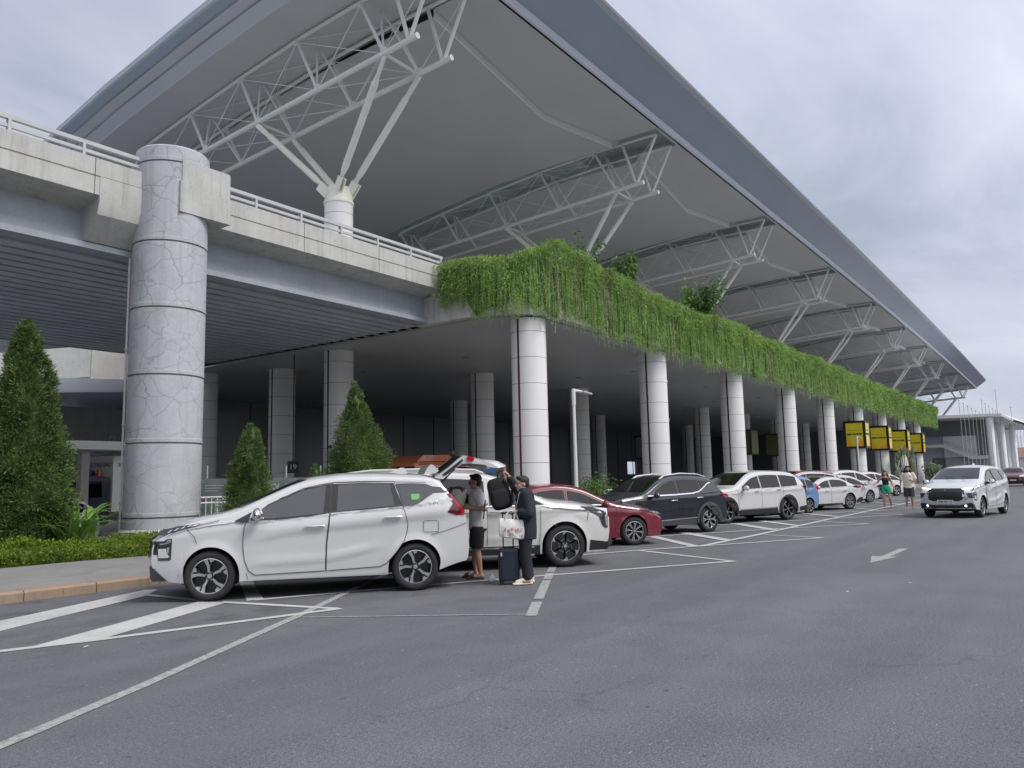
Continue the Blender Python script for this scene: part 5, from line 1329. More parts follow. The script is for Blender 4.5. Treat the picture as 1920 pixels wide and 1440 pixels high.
shrub('dull round shrub near the white outside stairs', 97.0, 13.4, .1, 2.0, 1.3, 700, .35, L_PALM)
# fan palm
t = thing('fan_palm', 'fan-shaped palm below the yellow signs, behind the parked cars', 'palm', (80.5, 13.35, .1)); qs = []; st = MB()
for i in range(11):
    a = -1.9 + 3.8 * i / 10 + rng.normal() * .1; el = PI / 2 - abs(a) * .55; az = PI / 2 + rng.normal() * .5
    d = Vector((math.sin(a), .25 * rng.normal(), math.cos(a) + .3)).normalized(); c_ = d * 2.0 + Vector((0, 0, .9)); st.tube([(0, 0, .6), tuple(c_)], [.05, .025], 5)
    for j in range(22):
        b_ = -1.35 + 2.7 * j / 21; s_ = d.cross(Vector((0, 1, 0))).normalized(); dd = d * math.cos(b_) + s_ * math.sin(b_)
        qs.append(blades(np.array([c_]), np.array([dd]), 1.15, .16, .15))
link_mesh('fronds', leaf_mesh('fronds', L_PALM, np.concatenate(qs)), t); st.tube([(0, 0, 0), (0, 0, .9)], .14, 8); st.build('stems', BARK, t)

# ---- low clipped hedge
HP = np.array([(-6.0, 17.2), (4.0, 16.75), (6.33, 16.36), (8.78, 15.86), (10.6, 15.6), (12.4, 15.55)])
n = 17000; k = rng.uniform(0, 1, n); hs = np.concatenate([[0], np.cumsum(np.linalg.norm(np.diff(HP, axis=0), axis=1))])
sx = np.where(rng.random(n) < .8, rng.uniform(9.8, hs[-1], n), rng.uniform(0, hs[-1], n)); hx = np.interp(sx, hs, HP[:, 0]); hy = np.interp(sx, hs, HP[:, 1])
v = rng.random(n); top = .50 + .07 * wob(sx, 2.1, .7) * .5 + .03 * wob(sx, 6, .2)
ang = v * PI * .62; yy = np.where(v < .5, -.30 - .12 * np.sin(v * 2 * PI), -.30 + (v - .5) * 2 * .75); zz = np.where(v < .5, .12 + v * 2 * (top - .14), top)
P = np.stack([hx, hy + yy + .36, zz], 1) + rng.normal(size=(n, 3)) * .035
d = rng.normal(size=(n, 3)) * .7 + np.stack([0 * v, -.6 * (v < .5), .6 + 0 * v], 1)
q = blades(P, d, .052 * (.6 + .8 * rng.random(n)), .034)
mb = MB(); mb.grid([[(float(np.interp(s_, hs, HP[:, 0])), float(np.interp(s_, hs, HP[:, 1])) + a, b_ + .04 * math.sin(s_ * 5 + a * 7)) for a, b_ in ((.0, .1), (-.02, .3), (.04, .43), (.4, .45), (.74, .44), (.8, .1))] for s_ in np.linspace(0, hs[-1], 90)])
me = leaf_mesh('hedge', [L_HEDGE], q); tmp = mb.mesh('core', L_HEDGE, 0); bm = bmesh.new(); bm.from_mesh(me); bm.from_mesh(tmp); bm.to_mesh(me); bm.free(); bpy.data.meshes.remove(tmp)
tag(link_mesh('hedge', me), 'low bright green clipped hedge along the back of the pavement', 'hedge')

# ---- broad-leaved plants and grass tuft
def arching(label, x, y, z, nleaf, h, spread, wid, seed):
    rg = np.random.default_rng(seed); t = thing('broad_leaved_plant', label, 'plant', (x, y, z)); mb = MB()
    for i in range(nleaf):
        a = rg.random() * 6.28; L_ = h * (.65 + .5 * rg.random()); sp_ = spread * (.35 + .8 * rg.random()); w = wid * (.7 + .5 * rg.random()); bx, by = rg.normal() * .16, rg.normal() * .12
        side = Vector((-math.sin(a), math.cos(a), 0)); rows = []
        for j in range(9):
            u = j / 8; r = sp_ * u ** 1.4; zz_ = L_ * (u - .42 * u ** 3.2) ; c_ = Vector((bx + r * math.cos(a), by + r * math.sin(a), zz_))
            ww = w * (max(0, math.sin(PI * min(1, max(0, (u - .22) / .78)) ** .8)) if u > .22 else .07) + .006
            fold = Vector((0, 0, -ww * .35)); rows.append([tuple(c_ - side * ww + fold * -1), tuple(c_), tuple(c_ + side * ww + fold * -1)])
        mb.grid(rows)
    mb.build('foliage', L_BROAD, t, sharp=0, fix=False); return t
arching('clump of large arching green leaves in front of the cracked pillar', 7.95, 16.95, .12, 46, 1.7, 1.0, .052, 3)
arching('dark narrow-leaved plant low at the left frame edge behind the hedge', 5.9, 17.1, .12, 24, 1.1, .7, .05, 5)
n = 260; base = np.stack([9.2 + rng.normal(size=n) * .28, 16.35 + rng.normal(size=n) * .1, np.full(n, .13)], 1); d = np.stack([rng.normal(size=n) * .45, rng.normal(size=n) * .3, np.ones(n)], 1)
tag(link_mesh('grass_tuft', leaf_mesh('grass_tuft', L_SHRUB, blades(base, d, .35 + .4 * rng.random(n), .014, .25))), 'tuft of long grass at the foot of the cracked pillar', 'grass', None, 'stuff')

# ---- the tree belt across the road, behind the viewer: it shows mirrored in the car windows and paint
qs = []; mb = MB(); rg = np.random.default_rng(11)
for i in range(70):
    a = R(128 + 215 * (i + rg.random() * .6) / 70); rr_ = 50 + 9 * rg.random(); cx_, cy_ = 6 + rr_ * math.cos(a), 4 + rr_ * math.sin(a); r_ = 2.6 + 2.0 * rg.random(); h_ = 5.0 + 3.5 * rg.random()
    rows = [[(cx_ + r_ * .8 * math.sin(t) * math.cos(b_), cy_ + r_ * .8 * math.sin(t) * math.sin(b_), h_ - r_ * .85 * math.cos(t)) for b_ in [2 * PI * k / 9 for k in range(9)]] for t in (.25, .8, 1.4, 2.0, 2.6, 3.0)]
    mb.grid(rows, closed=True); mb.tube([(cx_, cy_, 0), (cx_, cy_, h_)], .22, 6)
    u_ = unit(rg.normal(size=(130, 3))); P_ = np.array([cx_, cy_, h_]) + u_ * r_ * (.75 + .3 * rg.random((130, 1))) * [1, 1, .9]
    qs.append(blades(P_, u_ + rg.normal(size=(130, 3)) * .7, 1.0, .55, .2))
    P_ = np.array([cx_, cy_, 1.2]) + rg.normal(size=(40, 3)) * [2.2, 2.2, .5]; qs.append(blades(P_, rg.normal(size=(40, 3)) + [0, 0, .6], 1.3, .6, .1))
me = leaf_mesh('distant_trees', [L_CON], np.concatenate(qs)); tmp = mb.mesh('core', L_CON, 0); bm = bmesh.new(); bm.from_mesh(me); bm.from_mesh(tmp); bm.to_mesh(me); bm.free(); bpy.data.meshes.remove(tmp)
tag(link_mesh('distant_trees', me), 'belt of leafy trees mirrored dark in the side windows of the nearest white car', 'trees', None, 'stuff')
# ---------------------------------------------------------------- people
def capsule(mb, p0, r0, p1, r1, n=12):
    p0, p1 = Vector(p0), Vector(p1); d = (p1 - p0).normalized()
    pts, rad = [], []
    for a in (-80, -50, -25): pts.append(p0 + d * r0 * math.sin(R(a))); rad.append(r0 * math.cos(R(a)))
    pts += [p0, p1]; rad += [r0, r1]
    for a in (25, 50, 80): pts.append(p1 + d * r1 * math.sin(R(a))); rad.append(r1 * math.cos(R(a)))
    mb.tube(pts, rad, n)
def ell(mb, c, r, rot=0.0, tilt=0.0):
    rows = []; Mx = Matrix.Rotation(rot, 3, 'Z') @ Matrix.Rotation(tilt, 3, 'Y')
    for i in range(9):
        t = PI * i / 8; rr, h = max(.02, math.sin(t)), -math.cos(t)
        rows.append([tuple(Vector(c) + Mx @ Vector((r[0] * rr * math.cos(a), r[1] * rr * math.sin(a), r[2] * h))) for a in [2 * PI * k / 14 for k in range(14)]])
    b = len(mb.v); mb.grid(rows, closed=True); mb.add(rows[0], [tuple(range(14))]); mb.add(rows[-1], [tuple(range(14))])
def frust(mb, pts, radii, n=16, sy=1.0):
    """flat-ended sleeve, leg or trunk of cloth; each radius may be (rx, ry)"""
    rows = []
    for i, p in enumerate(pts):
        p = Vector(p); d = (Vector(pts[min(i + 1, len(pts) - 1)]) - Vector(pts[max(i - 1, 0)])).normalized()
        ref = Vector((1, 0, 0)) if abs(d.x) < .8 else Vector((0, 0, 1)); u = (ref - d * ref.dot(d)).normalized(); w = d.cross(u)
        r = radii[i]; rx, ry = r if isinstance(r, tuple) else (r, r)
        rows.append([tuple(p + u * rx * math.cos(a) + w * ry * math.sin(a)) for a in [2 * PI * k / n for k in range(n)]])
    mb.grid(rows, closed=True); mb.add(rows[0], [tuple(range(n))]); mb.add(rows[-1], [tuple(range(n))])
def blob(name, mb, m, parent, voxel=.011, smooth=4):
    me = mb.mesh(name, m, 0); o = bpy.data.objects.new(name, me); COL.objects.link(o)
    r = o.modifiers.new('r', 'REMESH'); r.mode = 'VOXEL'; r.voxel_size = voxel; r.use_smooth_shade = True
    if smooth: s = o.modifiers.new('s', 'SMOOTH'); s.iterations = smooth; s.factor = .5
    dg = bpy.context.evaluated_depsgraph_get(); me2 = bpy.data.meshes.new_from_object(o.evaluated_get(dg))
    bpy.data.objects.remove(o); bpy.data.meshes.remove(me); me2.materials.clear(); me2.materials.append(m)
    me2.polygons.foreach_set('use_smooth', [True] * len(me2.polygons)); me2.name = name
    return link_mesh(name, me2, parent)
def hand(mb, w, d, n, t, curl=35, s=1.0):
    """w wrist, d along the hand, n palm side, t towards the thumb"""
    w, d, n, t = Vector(w), Vector(d).normalized(), Vector(n).normalized(), Vector(t).normalized()
    capsule(mb, w, .022 * s, w + d * .04 * s, .026 * s); 
    for o_ in (-.024, -.008, .008, .024): capsule(mb, w + d * .03 * s + t * o_ * .8 * s, .016 * s, w + d * .085 * s + t * o_ * s, .013 * s, 8)
    for o_, l in ((.027, .88), (.009, 1.0), (-.009, .94), (-.026, .74)):
        p = w + d * .085 * s + t * o_ * s; a = R(curl)
        for L_, r in ((.040, .0092), (.026, .0085), (.022, .0078)):
            dd = d * math.cos(a) + n * math.sin(a); q = p + dd * L_ * l * s; capsule(mb, p, r * s, q, r * .95 * s, 8); p = q; a += R(curl)
    p = w + d * .03 * s + t * .026 * s; dd = (d * .6 + t * .75 + n * .25).normalized(); q = p + dd * .04 * s; capsule(mb, p, .013 * s, q, .011 * s, 8)
    dd = (d * .85 + t * .15 + n * .5).normalized(); capsule(mb, q, .0105 * s, q + dd * .032 * s, .009 * s, 8)

SKIN = mat('skin', (.40, .235, .165), .55, var=.08, vscale=14); SKIN2 = mat('pale_skin', (.47, .29, .22), .55, var=.08, vscale=14)
HAIR = mat('black_hair', (.014, .012, .012), .55, bmp=.5, bscale=90); HAIR2 = mat('brown_hair', (.035, .020, .014), .5, bmp=.5, bscale=80)
EYE = mat('eye', (.02, .015, .012), .2); LIP = mat('lips', (.30, .12, .10), .5)
def cloth(name, col, sc=9): return mat(name, col, .85, var=.10, vscale=sc, bmp=.8, bscale=sc * 1.2, stretch=(1, 1, .7))

def head_parts(mb, c, yaw, H=1.0, nod=0.0):
    """c: centre of the head; faces +x turned by yaw"""
    f = Vector((math.cos(yaw), math.sin(yaw), 0)); s_ = Vector((-f.y, f.x, 0)); u = Vector((0, 0, 1)); c = Vector(c)
    P = lambda a, b_, h: tuple(c + f * a * H + s_ * b_ * H + u * h * H)
    ell(mb, P(-.012, 0, .025), (.094 * H, .076 * H, .098 * H), yaw); ell(mb, P(.022, 0, -.05), (.062 * H, .056 * H, .072 * H), yaw)
    ell(mb, P(.058, 0, -.098), (.022 * H, .026 * H, .018 * H), yaw)                     # chin
    capsule(mb, P(.082, 0, .005), .009 * H, P(.100, 0, -.030), .014 * H, 8)             # nose
    for k in (1, -1):
        ell(mb, P(-.015, k * .074, -.012), (.018 * H, .010 * H, .032 * H), yaw)         # ears
        ell(mb, P(.072, k * .030, .026), (.014 * H, .022 * H, .008 * H), yaw)           # brow
        ell(mb, P(.050, k * .040, -.030), (.026 * H, .020 * H, .022 * H), yaw)          # cheek
    capsule(mb, P(.078, -.018, -.066), .009 * H, P(.078, .018, -.066), .009 * H, 8)
    return P
def face_bits(root, P, yaw, H=1.0):
    mb = MB()
    for k in (1, -1): ell(mb, P(.080, k * .030, .008), (.006 * H, .013 * H, .006 * H), yaw)
    mb.build('eyes', EYE, root, 0)
    mb = MB(); ell(mb, P(.086, 0, -.066), (.006 * H, .022 * H, .007 * H), yaw); mb.build('lips', LIP, root, 0)

def person(label, loc, heading, J, skin, cat='person', group=None, yaw=0.0, female=False, neck=1.36, headc=1.50, lean=0.0, H=1.0, voxel=.010):
    """J: joints for left (l) and right (r): sh, el, wr, hip, kn, an, toe"""
    root = thing('person', label, cat, (loc[0], loc[1], 0), R(heading), group); mb = MB(); V = Vector
    top = lean
    hipz = (J['hipl'][2] + J['hipr'][2]) / 2
    ch, wa = (.105, .150) if not female else (.095, .130), (.095, .130) if not female else (.08, .105)
    ell(mb, (.0, 0, hipz + .03), (.115, .160 if not female else .165, .13)); ell(mb, (lean * .4, 0, hipz + .22), (wa[0], wa[1], .16)); ell(mb, (lean * .8 + .0, 0, hipz + .40), (ch[0], ch[1], .17))
    capsule(mb, V(J['shl']) * .9 + V((0, 0, -.01)) + V((J['shl'][0] * .1, 0, J['shl'][2] * .1)), .055, V(J['shr']) * .9 + V((J['shr'][0] * .1, 0, J['shr'][2] * .1 - .01)), .055)
    capsule(mb, (lean - .01, 0, neck - .08), .062, (lean + .012, 0, headc - .06), .052)
    for k in 'lr':
        capsule(mb, J['sh' + k], .052, J['el' + k], .040); capsule(mb, J['el' + k], .040, J['wr' + k], .026)
        capsule(mb, J['hip' + k], .083, J['kn' + k], .054); capsule(mb, J['kn' + k], .053, V(J['kn' + k]).lerp(V(J['an' + k]), .35), .056); capsule(mb, V(J['kn' + k]).lerp(V(J['an' + k]), .35), .056, J['an' + k], .034)
        a = V(J['an' + k]); t = V(J['toe' + k]); capsule(mb, a + V((-.03, 0, -.04)), .034, t, .026)
        hd = J.get('hand' + k); w = V(J['wr' + k])
        d = (w - V(J['el' + k])).normalized() if hd is None else V(hd[0]); n = V((1, 0, 0)) if hd is None else V(hd[1]); tt = V(hd[2]) if hd else V((1, 0, 0)); cu = hd[3] if hd and len(hd) > 3 else 25
        if hd is None:
            n = V((0, -1 if k == 'l' else 1, 0))
        hand(mb, w, d, n, tt, cu)
    P = head_parts(mb, (lean + .02, 0, headc), yaw, H)
    body = blob('body', mb, skin, root, voxel, 3)
    face_bits(root, P, yaw, H)
    return root, P

def hair_cap(root, P, yaw, m, H=1.0, back=.0, long=None, top=.0):
    mb = MB(); ell(mb, P(-.022, 0, .048 + top), (.098 * H, .083 * H, .086 * H), yaw); ell(mb, P(-.055, 0, .0), (.064 * H, .076 * H, .085 * H), yaw)
    ell(mb, P(.045, 0, .098 + top), (.048 * H, .060 * H, .026 * H), yaw)
    if long:
        for q, r in long: ell(mb, P(*q), r, yaw)
    return blob('hair', mb, m, root, .010, 2)

# --- man in grey polo shirt
J = dict(shl=(.0, .185, 1.325), shr=(.0, -.185, 1.325), ell=(-.12, .225, 1.09), elr=(-.04, -.22, 1.10), wrl=(.10, .19, 1.115), wrr=(.16, -.14, 1.13),
         hipl=(0, .085, .83), hipr=(.02, -.085, .83), knl=(.015, .09, .455), knr=(.06, -.09, .455), anl=(-.03, .095, .085), anr=(.05, -.10, .085), toel=(.14, .11, .035), toer=(.22, -.12, .035),
         handl=((.95, -.1, .05), (.0, -1, -.2), (0, 0, 1), 22), handr=((.95, .1, .0), (.0, 1, -.2), (0, 0, 1), 22))
p1, P = person('man in a pale grey polo shirt and black shorts reaching into the car boot', (9.90, 7.90), 127, J, SKIN, yaw=-.05, neck=1.37, headc=1.52, lean=.02)
hair_cap(p1, P, -.05, HAIR)
POLO = cloth('grey_polo', (.46, .465, .46)); BLK = cloth('black_shorts', (.014, .014, .016))
mb = MB(); frust(mb, [(.0, 0, .78), (-.005, 0, .90), (.0, 0, 1.05), (.01, 0, 1.20), (.012, 0, 1.32), (.012, 0, 1.385)], [(.150, .188), (.146, .182), (.138, .178), (.142, .205), (.128, .215), (.07, .08)])
for k, e in ((1, J['ell']), (-1, J['elr'])):
    s0 = Vector((.0, k * .165, 1.325)); e = Vector(e); frust(mb, [s0, s0.lerp(e, .5), s0.lerp(e, .82)], [.088, .086, .088]); ell(mb, s0 + Vector((0, k * .012, .0)), (.088, .075, .080))
blob('polo_shirt', mb, POLO, p1, .011, 3)
mb = MB(); mb.lathe([(.066, 1.36), (.082, 1.35), (.078, 1.395), (.068, 1.41)], (.015, 0, 0), 18); mb.build('collar', POLO, p1)
mb = MB(); frust(mb, [(0, 0, .89), (0, 0, .80), (0, 0, .74)], [(.135, .170), (.145, .185), (.14, .185)])
for k in 'lr': frust(mb, [Vector(J['hip' + k]) + Vector((0, 0, -.02)), Vector(J['hip' + k]).lerp(Vector(J['kn' + k]), .5), Vector(J['kn' + k]) + Vector((0, 0, .02))], [.112, .108, .100])
blob('shorts', mb, BLK, p1, .011, 3)
SAND = mat('brown_slipper', (.05, .028, .022), .6)
for k in 'lr':
    a = Vector(J['an' + k]); t = Vector(J['toe' + k]); mb = MB(); d = (t - a); d.z = 0; d.normalize(); s_ = Vector((-d.y, d.x, 0)); c_ = (a + t) / 2; c_.z = .014
    mb.obox(c_, d * .14, s_ * .05, (0, 0, .014)); frust(mb, [c_ + d * .02 + Vector((0, 0, .03)), c_ + d * .085 + Vector((0, 0, .022))], [(.05, .055), (.036, .052)]); blob('slipper', mb, SAND, p1, .008, 2)

# --- man in dark jacket
J2 = dict(shl=(-.01, .19, 1.315), shr=(.02, -.19, 1.325), ell=(-.03, .27, 1.04), elr=(.13, -.26, 1.45), wrl=(.15, .20, 1.075), wrr=(.215, -.20, 1.60),
          hipl=(0, .09, .80), hipr=(.0, -.09, .80), knl=(.03, .10, .44), knr=(.0, -.10, .44), anl=(.0, .11, .085), anr=(-.06, -.12, .085), toel=(.17, .14, .04), toer=(.11, -.16, .04),
          handl=((.9, -.25, .05), (.0, -.2, -1), (.3, 1, .0), 62), handr=((.55, .1, .6), (.6, .3, -.7), (0, 1, .2), 60))
p2, P2 = person('man in a dark navy jacket holding a rucksack up and a white shopping bag', (9.70, 6.83), 133, J2, SKIN2, yaw=.12, neck=1.36, headc=1.475, lean=.02)
hair_cap(p2, P2, .12, HAIR, top=-.004)
NAVY = cloth('navy_jacket', (.016, .019, .030)); TROU = cloth('dark_trousers', (.012, .014, .022))
mb = MB(); frust(mb, [(.0, 0, .655), (.0, 0, .80), (-.01, 0, 1.0), (-.005, 0, 1.18), (.0, 0, 1.31), (.01, 0, 1.38), (.01, 0, 1.42)], [(.165, .205), (.172, .212), (.160, .205), (.155, .215), (.14, .222), (.095, .11), (.08, .085)])
for k, s0, e, w in ((1, (-.01, .17, 1.315), J2['ell'], J2['wrl']), (-1, (.02, -.17, 1.325), J2['elr'], J2['wrr'])):
    s0, e, w = Vector(s0), Vector(e), Vector(w); frust(mb, [s0, s0.lerp(e, .5), e], [.095, .084, .076]); ell(mb, s0, (.10, .088, .092)); capsule(mb, e, .076, e, .0759) if False else ell(mb, e, (.076, .076, .076)); frust(mb, [e, e.lerp(w, .55), e.lerp(w, .93)], [.074, .064, .050])
blob('jacket', mb, NAVY, p2, .011, 3)
mb = MB(); mb.lathe([(.06, 1.37), (.075, 1.36), (.072, 1.42), (.062, 1.43)], (.03, 0, 0), 16); mb.build('shirt_collar', mat('blue_grey_shirt', (.20, .23, .28), .8), p2)
pip = MB(); pip.tube([(.10, .17, 1.36), (.135, .165, 1.22), (.155, .12, 1.10)], .004, 5); pip.tube([(.165, .10, 1.16), (.16, .155, 1.21)], .006, 5); pip.build('white_piping', M['white'], p2)
mb = MB(); frust(mb, [(0, 0, .84), (0, 0, .72)], [(.135, .175), (.14, .185)])
for k in 'lr':
    h_, kn, an = (Vector(J2[q + k]) for q in ('hip', 'kn', 'an')); frust(mb, [h_, h_.lerp(kn, .5), kn, kn.lerp(an, .5), an + Vector((0, 0, -.01))], [.112, .100, .088, .080, .072])
blob('trousers', mb, TROU, p2, .011, 3)
SNEAK = mat('cream_sneaker', (.62, .58, .50), .6, var=.06, vscale=9); TAN = mat('tan_panel', (.42, .27, .16), .6)
for k in 'lr':
    a = Vector(J2['an' + k]); t = Vector(J2['toe' + k]); mb = MB(); d = (t - a); d.z = 0; d.normalize(); s_ = Vector((-d.y, d.x, 0)); b_ = Vector((a.x, a.y, 0))
    frust(mb, [b_ - d * .075 + Vector((0, 0, .02)), b_ + d * .05 + Vector((0, 0, .02)), b_ + d * .20 + Vector((0, 0, .02)), b_ + d * .235 + Vector((0, 0, .02))], [(.018, .040), (.02, .046), (.02, .05), (.018, .03)])
    ell(mb, b_ - d * .02 + Vector((0, 0, .065)), (.055, .045, .06)); capsule(mb, b_ + d * .03 + Vector((0, 0, .07)), .044, b_ + d * .165 + Vector((0, 0, .042)), .036); sh = blob('shoe', mb, SNEAK, p2, .008, 2)
    mb = MB(); mb.obox(b_ + d * .03 + Vector((0, 0, .055)), d * .06, s_ * .052, (0, 0, .018)); blob('shoe_panel', mb, TAN, sh, .008, 3)

# --- woman in green shorts
J3 = dict(shl=(-.01, .16, 1.30), shr=(-.01, -.16, 1.30), ell=(-.05, .25, 1.05), elr=(-.04, -.29, 1.10), wrl=(.05, .31, .84), wrr=(.12, -.43, 1.04),
          hipl=(0, .085, .82), hipr=(0, -.085, .82), knl=(.06, .12, .44), knr=(.07, -.09, .44), anl=(-.14, .16, .13), anr=(.02, -.10, .085), toel=(-.02, .19, .04), toer=(.19, -.11, .035))
p3, P3 = person('woman in a black vest and bright green shorts walking towards the camera', (36.0, 6.75), 192, J3, SKIN2, yaw=-.1, female=True, neck=1.34, headc=1.47, voxel=.013)
hair_cap(p3, P3, -.1, HAIR2, long=[((-.06, .085, -.08), (.07, .05, .12)), ((-.06, -.085, -.08), (.07, .055, .12)), ((-.09, 0, -.10), (.06, .10, .15)), ((-.04, .11, -.16), (.05, .05, .08)), ((-.04, -.12, -.15), (.05, .05, .08))])
mb = MB(); frust(mb, [(0, 0, .98), (0, 0, 1.08), (.012, 0, 1.18), (.0, 0, 1.27)], [(.09, .118), (.098, .125), (.125, .142), (.09, .12)])
for k in (1, -1): mb.tube([(.10, k * .07, 1.22), (.04, k * .075, 1.345), (-.08, k * .03, 1.30)], .014, 6)
blob('vest_top', mb, BLK, p3, .011, 2)
GRN = cloth('green_shorts', (.02, .30, .16)); mb = MB(); frust(mb, [(0, 0, .98), (0, 0, .88), (0, 0, .78)], [(.10, .125), (.13, .172), (.135, .18)])
for k in 'lr': frust(mb, [Vector(J3['hip' + k]), Vector(J3['hip' + k]).lerp(Vector(J3['kn' + k]), .48)], [.105, .118])
blob('shorts', mb, GRN, p3, .011, 3)
# --- man in cream T-shirt
J4 = dict(shl=(0, .195, 1.43), shr=(0, -.195, 1.43), ell=(-.02, .27, 1.16), elr=(-.03, -.27, 1.14), wrl=(.22, .15, 1.15), wrr=(.04, -.30, .90),
          hipl=(0, .09, .88), hipr=(0, -.09, .88), knl=(.06, .10, .47), knr=(.02, -.10, .47), anl=(-.02, .11, .085), anr=(.0, -.12, .085), toel=(.15, .13, .035), toer=(.17, -.14, .035), handl=((.6, -.7, .1), (-.3, -.4, .2), (.1, .1, 1), 45))
p4, P4 = person('long-haired bearded man in a cream T-shirt and dark shorts', (35.75, 5.84), 190, J4, SKIN, yaw=.15, neck=1.48, headc=1.63, voxel=.013)
hair_cap(p4, P4, .15, HAIR, long=[((-.05, .09, -.07), (.06, .05, .11)), ((-.05, -.09, -.07), (.06, .05, .11)), ((-.09, 0, -.09), (.05, .10, .13)), ((-.03, .13, -.10), (.05, .05, .06)), ((-.03, -.13, -.10), (.05, .05, .06))])
mb = MB(); ell(mb, P4(.052, 0, -.088), (.046, .058, .046), .15); blob('beard', mb, HAIR, p4, .010, 1)
CRM = cloth('cream_shirt', (.66, .62, .53)); mb = MB(); frust(mb, [(0, 0, .84), (0, 0, 1.0), (0, 0, 1.2), (0, 0, 1.40), (0, 0, 1.49)], [(.145, .20), (.142, .195), (.145, .205), (.12, .20), (.068, .075)])
for k, e in ((1, J4['ell']), (-1, J4['elr'])):
    s0 = Vector((.0, k * .175, 1.43)); e = Vector(e); frust(mb, [s0, s0.lerp(e, .5), s0.lerp(e, .85)], [.080, .084, .090]); ell(mb, s0, (.078, .06, .066))
blob('t_shirt', mb, CRM, p4, .011, 3)
mb = MB(); mb.box(.145, .152, .06, .10, 1.30, 1.325); mb.build('chest_print', BLK, p4)
SHO = cloth('charcoal_shorts', (.04, .04, .042)); mb = MB(); frust(mb, [(0, 0, .95), (0, 0, .82)], [(.135, .175), (.14, .188)])
for k in 'lr': frust(mb, [Vector(J4['hip' + k]), Vector(J4['hip' + k]).lerp(Vector(J4['kn' + k]), .5), Vector(J4['kn' + k]) + Vector((0, 0, .03))], [.115, .112, .105])
blob('shorts', mb, SHO, p4, .012, 3)

# ---------------------------------------------------------------- things they carry
def at(root_loc, heading, p):
    a = R(heading); return (root_loc[0] + p[0] * math.cos(a) - p[1] * math.sin(a), root_loc[1] + p[0] * math.sin(a) + p[1] * math.cos(a), p[2])
L2 = (9.70, 6.83)
RUK = cloth('black_rucksack', (.012, .012, .013), 6)
q = at(L2, 133, (.29, -.17, 1.66)); t = thing('rucksack', 'black rucksack held up between the two men', 'rucksack', q, R(133))
Rt = Matrix.Rotation(R(14), 4, 'Y')
mb = MB()
def sup(mb, c, rx, ry, rz, e=.45):
    rows = []
    f = lambda v, p: math.copysign(abs(v) ** p, v)
    for i in range(13):
        ph = -PI / 2 + PI * i / 12; rows.append([(c[0] + rx * f(max(.02, math.cos(ph)), e) * f(math.cos(a), e), c[1] + ry * f(max(.02, math.cos(ph)), e) * f(math.sin(a), e), c[2] + rz * f(math.sin(ph), e)) for a in [2 * PI * k / 24 for k in range(24)]])
    mb.grid(rows, closed=True)
sup(mb, (.15, 0, -.30), .165, .10, .245, .5); mb.v = [tuple(Rt @ Vector(v)) for v in mb.v]; mb.build('bag', RUK, t, 0)
mb = MB(); sup(mb, (.16, .09, -.37), .13, .05, .14, .5); mb.v = [tuple(Rt @ Vector(v)) for v in mb.v]; mb.build('front_pocket', RUK, t, 0)
mb = MB(); mb.tube([tuple(Rt @ Vector(p)) for p in ((.04, 0, -.07), (.02, 0, .0), (.05, 0, .035), (.10, 0, .01), (.12, 0, -.06))], .010, 6); mb.build('carry_loop', RUK, t)
mb = MB(); mb.tube([tuple(Rt @ Vector(p)) for p in ((.05, .10, -.10), (-.04, .12, -.26), (.0, .11, -.45), (.04, .1, -.52))], .016, 6); mb.tube([(.30, .09, -.42), (.32, .09, -.55), (.33, .09, -.70)], .010, 5); mb.build('strap', RUK, t)
# white shopping bag with red print
def bag_mat():
    m, nt, b = nodes_of('printed_bag'); o = objco(nt); n_ = noise(nt, o, 16, 3); n2 = noise(nt, o, 9, 2)
    sep = nt.nodes.new('ShaderNodeSeparateXYZ'); nt.links.new(o, sep.inputs[0]); low = ramp(nt, sep.outputs[2], [(.10, 1.0), (.17, 0.0)])
    c = mix(nt, math_(nt, 'MULTIPLY', ramp(nt, n_, [(.52, 0.0), (.58, .8)]), low), (.66, .65, .64), (.32, .29, .28))
    c = mix(nt, ramp(nt, n2, [(.66, 0.0), (.70, .5)]), c, (.40, .38, .40)); nt.links.new(c, b.inputs['Base Color']); b.inputs['Roughness'].default_value = .45
    nt.links.new(bump(nt, noise(nt, o, 11, 3), .5, .02), b.inputs['Normal']); return m
BAGM = bag_mat()
q = at(L2, 133, (.235, .19, .70)); t = thing('shopping_bag', 'white shopping bag with red print hanging from the man\'s hand', 'shopping bag', q, R(133))
mb = MB(); rows = []
for z, w, d_ in ((-.015, .15, .05), (0, .175, .07), (.10, .185, .075), (.20, .18, .06), (.255, .175, .035), (.265, .172, .03)):
    rows.append([(w * math.cos(a) * (1 + .03 * math.sin(5 * a + 9 * z)) if abs(math.cos(a)) < .9 else w * math.copysign(1, math.cos(a)), d_ * math.copysign(abs(math.sin(a)) ** .6, math.sin(a)) + .008 * math.sin(7 * a + 20 * z), z + .02 * math.cos(a)) for a in [2 * PI * k / 28 for k in range(28)]])
mb.grid(rows, closed=True); mb.add(rows[0], [tuple(range(28))]); mb.build('bag', BAGM, t, 40)
mb = MB()
for y in (.03, -.03): mb.tube([(-.10, y, .25), (-.08, y, .32), (-.03, y * .4, .385), (.03, y * .4, .385), (.08, y, .32), (.10, y, .25)], .010, 6)
mb.build('handle', M['white'], t)
REDP = mat('red_print', (.50, .16, .16), .6)
text_obj('print', 'TẾT', .11, REDP, t, (.07, .086, .11), (-1, 0, 0), (0, 0, 1), .004) if False else None
mb = MB()
